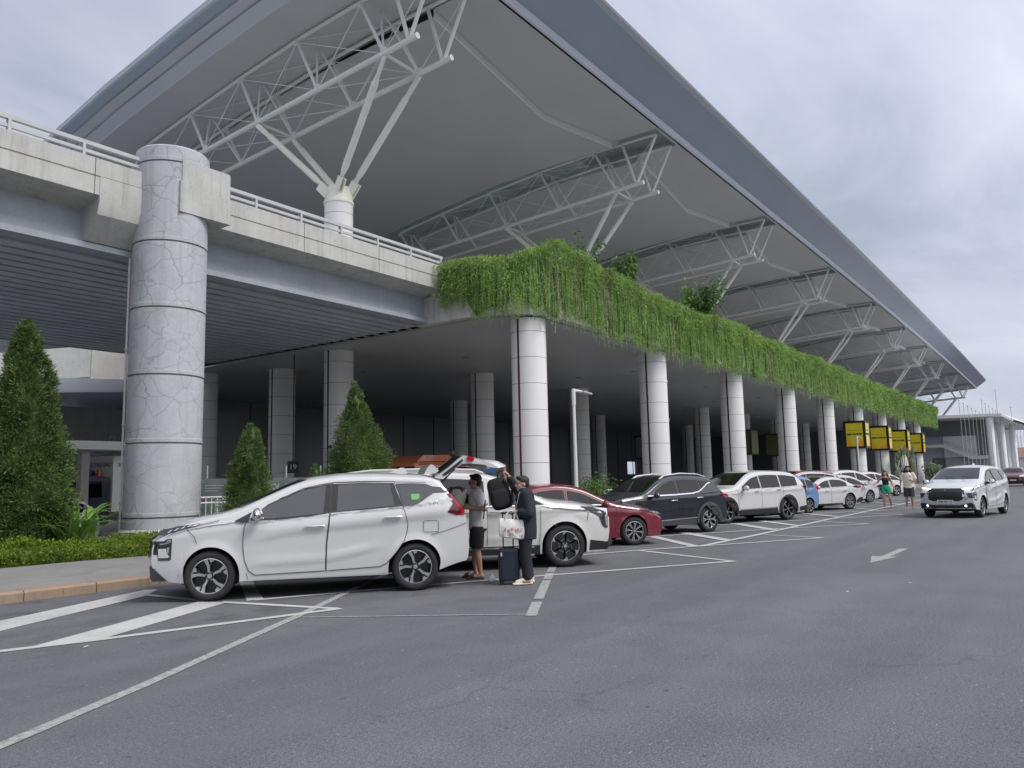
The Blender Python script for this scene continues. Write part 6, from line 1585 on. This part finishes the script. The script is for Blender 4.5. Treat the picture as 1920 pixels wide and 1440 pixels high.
for i, (x, z) in enumerate(((.10, .12), (.05, .105), (.0, .125), (.03, .06), (-.05, .10), (-.09, .12))): mb.box(x - .007, x + .004, .074, .080, z - .025, z + .022 - .01 * (i % 2)); mb.box(x + .006, x + .012, .074, .080, z - .02, z + .012)
mb.build('print', REDP, t)
# suitcase
q = at(L2, 133, (.26, -.02, 0)); t = thing('suitcase', 'dark navy wheeled suitcase with its handle up beside the man in the jacket', 'suitcase', q, R(133))
CASE = mat('navy_shell', (.022, .028, .045), .38, var=.1, vscale=6)
mb = MB(); rows = []
for z, s_ in ((.055, .86), (.07, .96), (.10, 1), (.48, 1), (.51, .97), (.53, .86)): rows.append([(.155 * s_ * math.copysign(abs(math.cos(a)) ** .35, math.cos(a)), (.105 * s_ + (.006 if (k // 3) % 2 else 0)) * math.copysign(abs(math.sin(a)) ** .35, math.sin(a)), z) for k, a in enumerate([2 * PI * k / 48 for k in range(48)])])
mb.grid(rows, closed=True); mb.add(rows[0], [tuple(range(48))]); mb.add(rows[-1], [tuple(range(48))]); mb.build('shell', CASE, t, 30)
mb = MB(); mb.tube([(-.075, -.04, .53), (-.075, -.04, 1.04)], .010, 8); mb.tube([(.075, -.04, .53), (.075, -.04, 1.04)], .010, 8); mb.tube([(-.10, -.04, 1.045), (.10, -.04, 1.045)], .017, 8); mb.box(-.09, .09, -.07, -.01, .50, .55); mb.build('pull_handle', M['black'], t)
for x in (-.11, .11):
    for y in (-.07, .07): mb = MB(); mb.lathe([(.001, -.018), (.028, -.018), (.028, .018), (.001, .018)], (x, y, .028), 12, 'y'); mb.box(x - .018, x + .018, y - .022, y + .022, .035, .062); mb.build('castor', M['black'], t)
mb = MB(); mb.box(.11, .135, .108, .113, .42, .475); mb.build('tag', M['white'], t)
q = at(L2, 133, (.50, -.25, .05)); mb = MB(); ell(mb, (0, 0, 0), (.06, .05, .055)); ell(mb, (.03, .01, .05), (.03, .03, .04)); o = blob('plastic_bag', mb, M['white'], None, .012, 2); o.location = q
tag(o, 'crumpled white plastic bag on the ground behind the suitcase', 'plastic bag')
# bouquet in the boot opening
q = at((9.90, 7.90), 127, (.29, -.02, 1.06)); t = thing('bouquet', 'bunch of pink flowers in cream paper at the open boot', 'bouquet', q, R(127))
PAP = mat('cream_paper', (.84, .80, .71), .7, bmp=.4, bscale=12)
mb = MB(); mb.grid([[(r * (1 + .08 * math.sin(3 * a)) * math.cos(a) + z * .12, r * math.sin(a), z + (.03 * math.sin(5 * a) + .015 * math.sin(11 * a) if z > .28 else 0)) for a in [2 * PI * k / 20 for k in range(20)]] for z, r in ((-.06, .035), (.0, .045), (.10, .085), (.22, .13), (.30, .15), (.335, .165 ))], closed=True); mb.build('paper_wrap', PAP, t, 0)
PNK = mat('pink_petal', (.62, .24, .26), .7, var=.5, vscale=25); mb = MB()
for i in range(26):
    a = rng.random() * 6.28; r = .13 * rng.random() ** .5; ell(mb, (.036 + r * math.cos(a), r * math.sin(a), .30 + .05 * rng.random()), (.026, .026, .02))
mb.build('blooms', PNK, t, 0)
n = 300; link_mesh('greenery', leaf_mesh('greenery', L_SHRUB, blades(np.stack([.036 + rng.normal(size=n) * .05, rng.normal(size=n) * .05, .30 + .04 * rng.random(n)], 1), rng.normal(size=(n, 3)) + [0, 0, 1.0], .07, .03)), t)
# ---------------------------------------------------------------- street furniture and background
# street lamp
def lamp(label, x, y, h, arm, z0=.15):
    t = thing('street_lamp', label, 'street lamp', (x, y, z0), 0, 'street lamps on the pavement')
    mb = MB(); mb.tube([(0, 0, 0), (0, 0, .12)], .13, 16); mb.tube([(0, 0, .12), (0, 0, h - .55)], [.066, .050], 16); mb.tube([(0, 0, h - .56), (0, 0, h)], .066, 16); mb.build('post', M['white'], t)
    mb = MB(); mb.tube([(0, 0, h - .07), (.32, 0, h - .05), (.55, 0, h - .06)], [.05, .045, .04], 10); mb.build('arm', M['white'], t)
    mb = MB(); mb.obox((.80, 0, h - .08), (.28, 0, -.02), (0, .11, 0), (.0, 0, .028)); mb.obox((.66, 0, h - .05), (.12, 0, 0), (0, .07, 0), (0, 0, .03)); mb.build('lamp_head', M['galv'], t); return t
lamp('short white street lamp next to the nearest terminal column', 22.55, 14.0 - .25, 4.42, 1)
lamp('white street lamp in front of the first yellow sign', 63.0, 13.55, 4.1, 1)
# signs on the far columns
YEL = None
def sign_mat():
    m, nt, b = nodes_of('yellow_screen'); o = objco(nt); n_ = noise(nt, mapping(nt, o, (.4, .4, .25), (.0, .6, .5)), 1.0, 2, .4)
    c = ramp(nt, n_, [(.40, (.36, .30, .02)), (.62, (.52, .45, .02))]); nt.links.new(c, b.inputs['Base Color']); b.inputs['Roughness'].default_value = .3
    nt.links.new(c, b.inputs['Emission Color']); b.inputs['Emission Strength'].default_value = .22; return m
YEL = sign_mat(); ORG = mat('orange_flare', (.62, .24, .02), .35, emit=((.62, .24, .02), .15)); TXT = mat('sign_lettering', (.05, .05, .04), .5)
names = ['first and largest yellow lightbox, nearest along the column row', 'second yellow lightbox on a column, right of the nearest one', 'third yellow lightbox on a column, above the fan palm', 'last and smallest yellow lightbox, at the end of the column row']
for k in range(4):
    X = BX + SP * (5 + k); Y = 14.9; t = thing('advertising_lightbox', names[k], 'sign', (X, Y, 3.58), 0, 'yellow lightboxes wrapped round the columns')
    w = .76; H_ = 2.05; mb = MB()
    for a in (-w, w):
        for b_ in (-w, w): mb.box(a - .10, a + .10, b_ - .10, b_ + .10, 0, H_)
    mb.box(-w - .08, w + .08, -w - .08, w + .08, -.10, .06); mb.box(-w - .08, w + .08, -w - .08, w + .08, H_ - .06, H_ + .12); mb.build('frame', M['black'], t)
    for nm, fx in (('face', 0), ('side', 1)):
        def fn(u, v, h): return (u, -w - .05 - h, v) if fx == 0 else (-w - .05 - h, -u, v)
        mb = MB(); mb.prism([(-w + .11, .07), (w - .11, .07), (w - .11, H_ - .07), (-w + .11, H_ - .07)], fn, 0, .03); sc = mb.build('screen', YEL, t)
        mb = MB(); mb.prism([(-w + .12, .08), (-w + .52, .08), (-w + .12, .85)], fn, .031, .034); mb.prism([(w - .12, .08), (w - .12, .62), (w - .75, .08)], fn, .031, .034); mb.build('flare', ORG, sc)
        r_, u_ = ((1, 0, 0), (0, 0, 1)) if fx == 0 else ((0, -1, 0), (0, 0, 1))
        text_obj('lettering', '0833.33.99.98', .20, TXT, sc, fn(0, 1.06, .04), r_, u_, .006, .012); text_obj('lettering', 'LIÊN HỆ QUẢNG CÁO', .085, TXT, sc, fn(-.1, 1.38, .04), r_, u_, .004)
# inner unlit signs in the gloom
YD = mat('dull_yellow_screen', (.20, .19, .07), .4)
for k, (x, y, lab) in enumerate(((BX + SP * 5, BY + 9.55, 'dim yellow sign box deep in the shade, left one'), (BX + SP * 6, BY + 9.55, 'dim yellow sign box deep in the shade, right one'), (BX + SP * 5, BY + 19.1, 'dim grey sign box in the shade left of the second column'))):
    t = thing('column_sign', lab, 'sign', (x, y, 3.3), 0, 'unlit sign boxes in the shade'); mb = MB(); mb.box(-.95, .95, -.95, .95, 0, 2.2); mb.build('frame', M['black'], t)
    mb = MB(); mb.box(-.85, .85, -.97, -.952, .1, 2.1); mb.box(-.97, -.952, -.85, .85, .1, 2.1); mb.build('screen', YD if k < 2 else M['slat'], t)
# surveillance camera and number plate on the inner column
t = thing('security_camera', 'small dark security camera on an inner terminal column', 'camera', (BX - .62, BY + 9.3, 3.0), R(-150)); mb = MB(); mb.tube([(0, 0, 0), (.16, 0, 0)], .055, 12); mb.build('housing', M['black'], t); mb = MB(); mb.tube([(-.1, 0, .12), (.02, 0, .1), (.06, 0, .04)], .02, 6); mb.build('bracket', M['white'], t)
t = thing('bay_number_sign', 'small black number 19 sign between the two left inner columns', 'sign', (BX - .8, BY + 11.4, 2.25), R(-125)); mb = MB(); mb.box(-.02, .02, -.22, .22, -.25, .25); mb.build('panel', M['black'], t); text_obj('lettering', '19', .30, M['white'], t, (.024, 0, 0), (0, 1, 0), (0, 0, 1)); mb = MB(); mb.box(-.05, .0, -.02, .02, .25, 4.7); mb.build('hanger', M['black'], t)

# white barriers
def barrier(label, x0, y0, x1, y1, h, z0, m, group='metal barriers by the pavement', n=12):
    d = Vector((x1 - x0, y1 - y0, 0)); L_ = d.length; t = thing('barrier', label, 'barrier', (x0, y0, z0), math.atan2(d.y, d.x), group)
    mb = MB()
    for z in (.12, h - .14, h): mb.tube([(0, 0, z), (L_, 0, z)], .022, 8)
    mb.build('rail', m, t); mb = MB()
    for i in range(n + 1): mb.tube([(L_ * i / n, 0, 0 if i % 4 == 0 else .12), (L_ * i / n, 0, h)], .014, 6)
    mb.build('bars', m, t); return t
barrier('white tubular barrier between the pillar and the slim conifer', 11.0, 16.75, 12.2, 16.75, 1.06, .14, M['white'])
barrier('second white tubular barrier a little behind the first', 10.4, 18.3, 12.4, 18.3, 1.12, .14, M['white'])
barrier('dark railing behind the broad-leaved plant', 6.0, 18.75, 9.05, 18.75, 1.0, .1, CLADP)
barrier('white barrier with a red reflector beside the bright green shrub', 25.2, 14.2, 27.4, 14.2, .95, .14, M['white'])
# site hoarding panels
HO = mat('hoarding_print', (.085, .10, .105), .5, var=.45, vscale=1.6); HOT = mat('hoarding_lettering', (.22, .24, .25), .6); HOP = mat('hoarding_green', (.05, .085, .06), .6, var=.6, vscale=3)
for k, lab in enumerate(('grey hoarding panel lettered ACV, right beside the cracked pillar', 'grey hoarding panel lettered ACV, behind the bonnet of the nearest car', 'grey hoarding panel half hidden by the tall conical conifer')):
    x = 11.9 + 2.75 * k; t = thing('hoarding_panel', lab, 'hoarding', (x, 20.2, .14), 0, 'printed hoarding panels in front of the dark hall'); mb = MB(); mb.box(0, 2.6, 0, .05, .1, 1.62); mb.build('panel', HO, t)
    mb = MB(); mb.prism([(0.02, .12), (2.58, .12), (2.58, .85), (1.6, 1.0), (.6, .82), (.02, .95)], lambda u, v, h: (u, -h, v), .004, .008); mb.build('green_print', HOP, t)
    for px_ in (.08, 1.1, 2.48): mb = MB(); mb.box(px_, px_ + .04, .06, .1, 0, 2.0); mb.build('post', M['galv'], t)
    text_obj('lettering', 'ACV', .26, HOT, t, (.55, -.006, 1.34), (1, 0, 0), (0, 0, 1), .004, .012)
    mb = MB()
    for i in range(3): mb.box(1.0, 1.62 - .1 * i, -.008, -.002, 1.41 - .075 * i, 1.435 - .075 * i)
    mb.build('small_print', HOT, t)

# orange bus behind the cars
ORP = paint('orange_bus_paint', (.50, .13, .035)); t = thing('bus', 'orange bus in the dark hall behind the open car tailgate', 'bus', (24.6, 21.4, .14), R(2))
mb = MB(); rows = []
for x, s_ in ((-3.0, .90), (-2.9, .98), (-2.6, 1), (2.6, 1), (2.9, .98), (3.0, .9)): rows.append([(x, y * s_, 1.25 + (z - 1.25) * (s_ if z > 1.4 else 1)) for y, z in ((-1.22, .35), (-1.24, 1.0), (-1.22, 1.7), (-1.18, 2.02), (-1.05, 2.16), (0, 2.22), (1.05, 2.16), (1.18, 2.02), (1.22, 1.7), (1.24, 1.0), (1.22, .35))])
mb.grid(rows, closed=True); mb.add(rows[0], [tuple(range(11))]); mb.add(rows[-1], [tuple(range(11))]); mb.build('body', ORP, t, 30)
mb = MB(); mb.prism([(-2.6, 2.18), (-2.2, 2.42), (-.6, 2.46), (-.3, 2.2)], lambda u, v, h: (u, h, v), -.8, .8); mb.box(-2.0, -1.5, -.82, -.5, 2.3, 2.36); mb.build('roof_unit', ORP, t)
for i in range(4): mb = MB(); mb.box(-2.6 + 1.32 * i, -1.4 + 1.32 * i, -1.262, -1.235, 1.2, 1.96); mb.build('window', GD, t)
mb = MB(); mb.box(-3.06, -2.9, -1.0, 1.0, 1.1, 1.98); mb.build('windscreen', GD, t)
mb = MB(); mb.box(-2.5, -1.9, -1.275, -1.262, 1.7, 1.9); mb.build('route_board', mat('pink_board', (.5, .08, .15), .5), t); mb = MB(); mb.box(1.0, 1.9, -1.275, -1.262, 1.72, 1.94); mb.build('poster', mat('blue_board', (.05, .16, .45), .5), t)
for x in (-1.9, 1.9):
    for y in (-1.1, 1.1): o = link_mesh('wheel', wheel_meshes('five', .42)[0], t); o.location = (x, y, .42); o.scale = (1, 1.2, 1)

# yard under the ramp: truck, carport, annexe
t = thing('box_truck', 'small navy truck with a white box body lettered above the cab', 'truck', (12.9, 26.2, .05), R(188), 'vehicles in the yard under the elevated road')
DKB = paint('navy_cab_paint', (.018, .022, .045)); mb = MB(); rows = []
for y, s_ in ((-.82, .94), (-.78, 1), (.78, 1), (.82, .94)): rows.append([(x * (1 if s_ == 1 else .985), y, z * (1 if s_ == 1 else .99)) for x, z in ((.2, .35), (.2, 1.85), (1.15, 1.9), (1.35, 1.82), (1.85, 1.12), (2.0, .95), (2.0, .35))])
mb.grid(rows, closed=True); mb.add(rows[0], [tuple(range(7))]); mb.add(rows[-1], [tuple(range(7))]); cab = mb.build('cab', DKB, t, 30)
mb = MB(); mb.grid([[(1.40, y, 1.77), (1.86, y, 1.15)] for y in (-.66, .66)]); mb.v = [(x + .012, y, z + .008) for x, y, z in mb.v]; mb.build('windscreen', GM_, cab, 0)
for sg in (1, -1): mb = MB(); mb.prism([(.45, 1.22), (1.62, 1.22), (1.25, 1.74), (.5, 1.74)], lambda u, v, h: (u, h, v), sg * .825, sg * .84); mb.build('window', GD, cab)
mb = MB(); mb.box(-2.8, .12, -.88, .88, .75, 2.5); mb.box(-2.8, .14, -.9, .9, 2.44, 2.54); mb.box(.1, .15, -.9, -.84, .75, 2.5); mb.box(.1, .15, .84, .9, .75, 2.5); mb.build('box_body', M['white'], t)
text_obj('lettering', 'XE THƯ BÁO', .2, TXT, t, (.146, .2, 2.26), (0, 1, 0), (0, 0, 1), .006); text_obj('lettering', 'XE THƯ BÁO', .2, TXT, t, (-.6, .884, 2.24), (-1, 0, 0), (0, 0, 1), .006)
mb = MB(); mb.box(.5, 1.2, -.8, .5, 1.9, 2.06); mb.box(.55, .75, .3, .5, 1.9, 2.1, 0); mb.build('wind_deflector', DKB, t); mb = MB(); mb.tube([(.45, .62, 1.9), (.45, .62, 2.1)], [.1, .05], 8); mb.build('beacon', mat('red_beacon', (.4, .03, .02), .3), t)
for x in (1.25, -1.9):
    for y in (-.75, .75): o = link_mesh('wheel', wheel_meshes('five', .34)[0], t); o.location = (x, y, .34)
t = thing('carport', 'flat carport roof on a concrete post under the ramp', 'carport', (12.6, 24.6, .05)); mb = MB(); mb.box(-5.2, .75, -.06, .3, 2.78, 2.96); mb.box(-5.2, .9, -.1, 3.4, 2.70, 2.775); mb.build('roof', M['white'], t)
for px_ in (-.95, -4.4): mb = MB(); mb.box(px_, px_ + .24, .2, .5, 0, 2.7); mb.build('post', M['greycon'], t); mb = MB(); mb.tube([(-.25, -.03, 2.98), (-.22, -.03, 3.1), (-.1, -.03, 3.1), (-.06, -.03, 2.98)], .02, 6); mb.build('pipe_clamp', M['white'], t)

an = thing('annexe_building', 'cream walled annexe with a grey fascia seen under the elevated road', 'building', (13.3, 31, 0))
def al(mb): mb.v = [(x - 13.3, y - 31, z) for x, y, z in mb.v]; return mb
mb = MB(); mb.add([(16.4, 34.5, 6.38), (16.4, 34.5, 7.76), (6.9, 59.8, 7.76), (6.9, 59.8, 6.38), (16.6, 34.7, 6.38), (16.6, 34.7, 7.76), (7.1, 60, 7.76), (7.1, 60, 6.38)], [(0, 1, 2, 3), (4, 5, 6, 7), (1, 5, 6, 2)])
mb.box(16.42, 20.6, 34.5, 34.78, 6.2, 7.65); al(mb).build('parapet', M['cream'], an)
mb = MB(); mb.add([(13.9, 34.0, 5.46), (20.0, 32.4, 5.84), (20.0, 32.4, 6.32), (13.9, 34.0, 6.09), (5.75, 59.8, 5.46), (5.75, 59.8, 6.09)], [(0, 1, 2, 3), (0, 3, 5, 4)])
mb.add([(13.9, 34, 5.46), (20, 32.4, 5.84), (22.4, 46, 5.85), (5.75, 59.8, 5.46)], [(0, 1, 2, 3)]); mb.add([(13.9, 34, 6.09), (20, 32.4, 6.32), (22.4, 46, 6.35), (5.75, 59.8, 6.09)], [(0, 1, 2, 3)]); al(mb).build('canopy_fascia', M['fascialt'], an, 20)
mb = MB(); mb.box(10.9, 20.0, 38.0, 38.3, 0, 5.4); mb.box(5.0, 10.8, 41.4, 41.7, 0, 5.4); al(mb).build('back_wall', M['greycon'], an)
mb = MB(); mb.box(20.05, 27, 38.4, 38.6, 0, 5.6); al(mb).build('dark_window', M['dkglass'], an)
for z in (1.6, 2.7, 3.8): mb = MB(); mb.box(20.05, 24, 38.32, 38.38, z * 1.12, z * 1.12 + .05); al(mb).build('window_bar', M['galv'], an)
mb = MB(); mb.box(14.43, 14.7, 34.8, 35.05, 0, 5.5); al(mb).build('post', M['white'], an)
mb = MB(); mb.tube([(12.5, 47, 6.0), (12.5, 47, 14)], 1.8, 24); al(mb).build('round_tower', M['fascialt'], an); mb = MB(); mb.box(4, 30, 63, 63.3, 5, 15); al(mb).build('upper_wall', M['pillar'], an)
for i in range(4): mb = MB(); mb.box(13.0 + 4 * i, 16.2 + 4 * i, 62.93, 62.99, 8.2, 11.0); al(mb).build('upper_window', GD, an)
mb = MB(); mb.tube([(16.3, 35.2, 8.5), (9.2, 54, 8.5)], .045, 6)
for i in range(8): mb.tube([(16.3 - .89 * i, 35.2 + 2.35 * i, 7.7), (16.3 - .89 * i, 35.2 + 2.35 * i, 8.5)], .035, 6)
al(mb).build('railing', M['rail'], an)
gt = thing('glass_building', 'pale blue glass facade glimpsed behind the large conifer', 'building', (2.5, 40, 0)); mb = MB(); mb.box(-9, 4, 0, .4, 0, 13); mb.build('facade', mat('blue_glass', (.22, .36, .42), .1, metal=.6), gt)
mb = MB()
for i in range(7): mb.box(-9 + 2 * i, -8.92 + 2 * i, -.06, -.005, 0, 13)
for z in (3, 5.5, 8, 10.5): mb.box(-9, 4, -.06, -.005, z, z + .1)
mb.build('mullions', M['rail'], gt)

PVW = mat('pavilion_white', (.84, .84, .83), .5, var=.04)
# white pavilion with outside stairs at the far end
pv = thing('pavilion', 'white pavilion with an outside staircase and flat canopy at the far end', 'building', (114, 11, 0))
def pl(mb): mb.v = [(x - 114, y - 11, z) for x, y, z in mb.v]; return mb
mb = MB(); mb.add([(112, 18, 8.15), (112, 7.4, 7.95), (114, 6.4, 7.35), (150, 5.0, 7.6), (150, 18, 8.2)], [(0, 1, 2, 3, 4)]); mb.add([(112, 18, 8.55), (112, 7.4, 8.3), (114, 6.2, 7.55), (150, 4.8, 7.9), (150, 18, 8.6)], [(0, 1, 2, 3, 4)])
mb.add([(112, 18, 8.15), (112, 7.4, 7.95), (112, 7.4, 8.3), (112, 18, 8.55)], [(0, 1, 2, 3)]); mb.add([(112, 7.4, 7.95), (114, 6.4, 7.35), (114, 6.2, 7.55), (112, 7.4, 8.3)], [(0, 1, 2, 3)]); pl(mb).build('canopy', PVW, pv, 20)
for x, y in ((112.6, 8.75), (116.5, 7.9), (132, 7.6)):
    mb = MB(); mb.tube([(x, y, 0), (x, y, 7.95)], .42, 20); pl(mb).build('column', PVW, pv)
mb = MB(); mb.box(119, 119.4, 9.3, 19, 0, 8); mb.box(119, 150, 9.0, 9.4, 0, 7.6); pl(mb).build('wall', M['fascialt'], pv)
mb = MB(); mb.box(118.6, 118.9, 10.9, 14.7, 3.2, 6.0); pl(mb).build('stair_wall', PVW, pv); mb = MB(); mb.box(118.3, 118.6, 9.4, 14.6, 0, 3.1); pl(mb).build('lower_wall', M['soffit'], pv)
mb = MB(); mb.prism([(17.4, 4.55), (14.75, 4.55), (11.5, 2.9), (9.3, 2.9), (9.3, 3.3), (11.4, 3.35), (14.6, 4.95), (17.4, 4.95)], lambda u, v, h: (h, u, v), 117.4, 117.8); pl(mb).build('staircase', PVW, pv, 20)
mb = MB()
for z in (.35, .6): mb.tube([(117.6, 14.6, 4.9 + z), (117.6, 11.4, 3.3 + z), (117.6, 9.3, 3.3 + z)], .03, 6)
pl(mb).build('handrail', M['galv'], pv)
mb = MB(); mb.box(118.9, 118.98, 9.5, 10.8, 3.4, 6.5); mb.box(118.9, 118.98, 14.8, 16.2, .3, 3.2); mb.box(118.6, 118.95, 9.6, 18, 6.05, 8.0); pl(mb).build('dark_opening', M['dkglass'], pv)
# tree columns outside the hall stand on the ground
fr = thing('red_roofed_building', 'distant low white building with a red roof at the right edge', 'building', (250, 6, 0)); mb = MB(); mb.box(0, 20, -22, 11.5, 0, 4.6); mb.build('wall', M['white'], fr); mb = MB(); mb.prism([(-.8, 4.6), (20.8, 4.6), (10, 7.4)], lambda u, v, h: (u, h, v), -23, 12.5); mb.build('roof', mat('red_tiles', (.28, .10, .07), .8, var=.3, vscale=.6), fr)
for i in range(8): mb = MB(); mb.box(-.08, -.01, -20 + 4 * i, -17.6 + 4 * i, 1.2, 2.4); mb.box(-.08, -.01, -20 + 4 * i, -17.6 + 4 * i, 3.0, 3.9); mb.build('window', GD, fr)
# flagpoles
fp_me = {}
def flagpole(x, y, h, lab):
    t = thing('flagpole', lab, 'flagpole', (x, y, 0), 0, 'bare flagpoles beyond the driving car')
    mb = MB(); mb.tube([(0, 0, 0), (0, 0, h)], [.036, .02], 6); mb.build('pole', M['galv'], t); mb = MB(); ell(mb, (0, 0, h + .05), (.05, .05, .06)); mb.build('finial', M['galv'], t, 0)
FP = [(76.2, 8.0, 7.4), (79.2, 8.0, 7.35), (82.4, 8.0, 7.3), (85.8, 8.0, 7.28), (89, 8.0, 7.26), (93, 8.0, 7.25)]
FP2 = [(84, 7.0, 7.9), (87.4, 7.0, 7.82), (91.1, 7.0, 7.8), (95, 7.0, 7.8), (99, 7, 7.8)]
for x, y, h in FP: flagpole(x, y, h, 'bare white flagpole in the left rank before the white pavilion')
for x, y, h in FP2: flagpole(x, y, h, 'bare white flagpole in the taller middle rank before the white pavilion')
flagpole(86.5, 6.0, 8.95, 'tallest bare flagpole, just right of the pavilion columns')
flagpole(97, 5.5, 7.95, 'tall lone flagpole against open sky right of the pavilion')
for i in range(6): flagpole(92 + 5 * i, 6.2 - .05 * i, 5.5, 'thin far flagpole in the low right-hand rank')
for i in range(4): flagpole(104 + 5 * i, 5.5 - .05 * i, 6.4, 'thin far flagpole right of the lone tall one')
# scraps on the road
PAPR = mat('paper_scrap', (.5, .49, .47), .7)
for i, (x, y, a) in enumerate(((10.9, 2.6, .3), (12.1, 2.05, 1.1), (3.9, 8.05, .4))):
    mb = MB(); mb.add([(-.03, -.012, .008), (.03, -.015, .011), (.033, .012, .014), (0, .018, .009), (-.03, .012, .010)], [(0, 1, 2, 3), (0, 3, 4)]); o = mb.build('paper_scrap', PAPR); o.location = (x, y, 0); o.rotation_euler = (0, 0, a)
    tag(o, ('white paper scrap on the open asphalt, nearer the middle', 'white paper scrap on the open asphalt, nearer the right edge', 'white paper scrap beside the wide white stripe')[i], 'litter')
# ---------------------------------------------------------------- camera, light, sky
cam = bpy.data.cameras.new('camera'); co = bpy.data.objects.new('camera', cam); COL.objects.link(co); scene.camera = co
cam.sensor_width = 36; cam.lens = 36 * 1460 / 1920; cam.clip_start = .1; cam.clip_end = 6000
YAW, PIT, ROL = R(35.9), math.atan(179.5 / 1460), math.atan(.022)
f0 = Vector((math.cos(YAW), math.sin(YAW), 0)); r0 = Vector((math.sin(YAW), -math.cos(YAW), 0)); u0 = Vector((0, 0, 1))
fw = f0 * math.cos(PIT) + u0 * math.sin(PIT); up = u0 * math.cos(PIT) - f0 * math.sin(PIT)
rt = r0 * math.cos(ROL) - up * math.sin(ROL); up2 = up * math.cos(ROL) + r0 * math.sin(ROL)
co.matrix_world = Matrix(((rt.x, up2.x, -fw.x, 0), (rt.y, up2.y, -fw.y, 0), (rt.z, up2.z, -fw.z, 1.54), (0, 0, 0, 1)))

SUN_AZ = R(276)   # behind the camera, to its right
SUN_EL = R(50)
sd = Vector((math.cos(SUN_AZ) * math.cos(SUN_EL), math.sin(SUN_AZ) * math.cos(SUN_EL), math.sin(SUN_EL)))
sl = bpy.data.lights.new('sun', 'SUN'); so = bpy.data.objects.new('sun', sl); COL.objects.link(so)
sl.energy = 1.85; sl.angle = R(20); sl.color = (1, .965, .92)
so.rotation_euler = sd.to_track_quat('Z', 'Y').to_euler()

w = bpy.data.worlds.new('World'); scene.world = w; w.use_nodes = True
nt = w.node_tree; nt.nodes.clear()
out = nt.nodes.new('ShaderNodeOutputWorld'); bg = nt.nodes.new('ShaderNodeBackground'); nt.links.new(bg.outputs[0], out.inputs[0])
sky = nt.nodes.new('ShaderNodeTexSky'); sky.sky_type = 'NISHITA'; sky.sun_disc = False
sky.sun_elevation = SUN_EL; sky.sun_rotation = PI / 2 - SUN_AZ; sky.air_density = 1.5; sky.dust_density = 3.0
tc_ = nt.nodes.new('ShaderNodeTexCoord'); d = tc_.outputs['Generated']
sep = nt.nodes.new('ShaderNodeSeparateXYZ'); nt.links.new(d, sep.inputs[0])
zz = math_(nt, 'ADD', math_(nt, 'MAXIMUM', sep.outputs[2], 0.0), .16)
cmb = nt.nodes.new('ShaderNodeCombineXYZ')
nt.links.new(math_(nt, 'DIVIDE', sep.outputs[0], zz), cmb.inputs[0]); nt.links.new(math_(nt, 'DIVIDE', sep.outputs[1], zz), cmb.inputs[1])
n1 = noise(nt, mapping(nt, cmb.outputs[0], (.8, 1.5, 1), (0, 0, R(30))), 1.0, 8, .58, .5)
n2 = noise(nt, mapping(nt, cmb.outputs[0], (.22, .34, 1)), 1.0, 3, .5)
ff = math_(nt, 'ADD', math_(nt, 'MULTIPLY', n1, .62), math_(nt, 'MULTIPLY', n2, .5))
cl = ramp(nt, ff, [(.40, (4.5, 5.0, 6.4)), (.50, (6.1, 6.6, 8.1)), (.60, (7.2, 7.7, 9.1)), (.72, (8.6, 8.8, 9.6))])
# the cloud deck is brighter where the sun stands behind it
dt = nt.nodes.new('ShaderNodeVectorMath'); dt.operation = 'DOT_PRODUCT'; nt.links.new(d, dt.inputs[0]); dt.inputs[1].default_value = sd
gl = nt.nodes.new('ShaderNodeMapRange'); gl.interpolation_type = 'SMOOTHSTEP'
gl.inputs[1].default_value = -.2; gl.inputs[2].default_value = 1.0; gl.inputs[3].default_value = 1.0; gl.inputs[4].default_value = 1.8
nt.links.new(dt.outputs['Value'], gl.inputs[0])
tw = nt.nodes.new('ShaderNodeMapRange'); tw.inputs[1].default_value = .0; tw.inputs[2].default_value = .9; nt.links.new(dt.outputs['Value'], tw.inputs[0])
cl = mix(nt, tw.outputs[0], cl, mix(nt, 1.0, cl, (1.06, 1.01, .95), 'MULTIPLY'))
vm = nt.nodes.new('ShaderNodeVectorMath'); vm.operation = 'SCALE'; nt.links.new(cl, vm.inputs[0]); nt.links.new(gl.outputs[0], vm.inputs['Scale'])
col = mix(nt, .10, vm.outputs[0], sky.outputs[0])
nt.links.new(col, bg.inputs[0]); bg.inputs[1].default_value = .065

scene.view_settings.view_transform = 'Standard'; scene.view_settings.look = 'None'
scene.view_settings.exposure = 0.38; scene.view_settings.gamma = 1.0
scene.render.engine = 'CYCLES'
scene.cycles.max_bounces = 8; scene.cycles.diffuse_bounces = 5; scene.cycles.glossy_bounces = 4
scene.cycles.use_denoising = True
scene.render.resolution_x = 1024; scene.render.resolution_y = 768
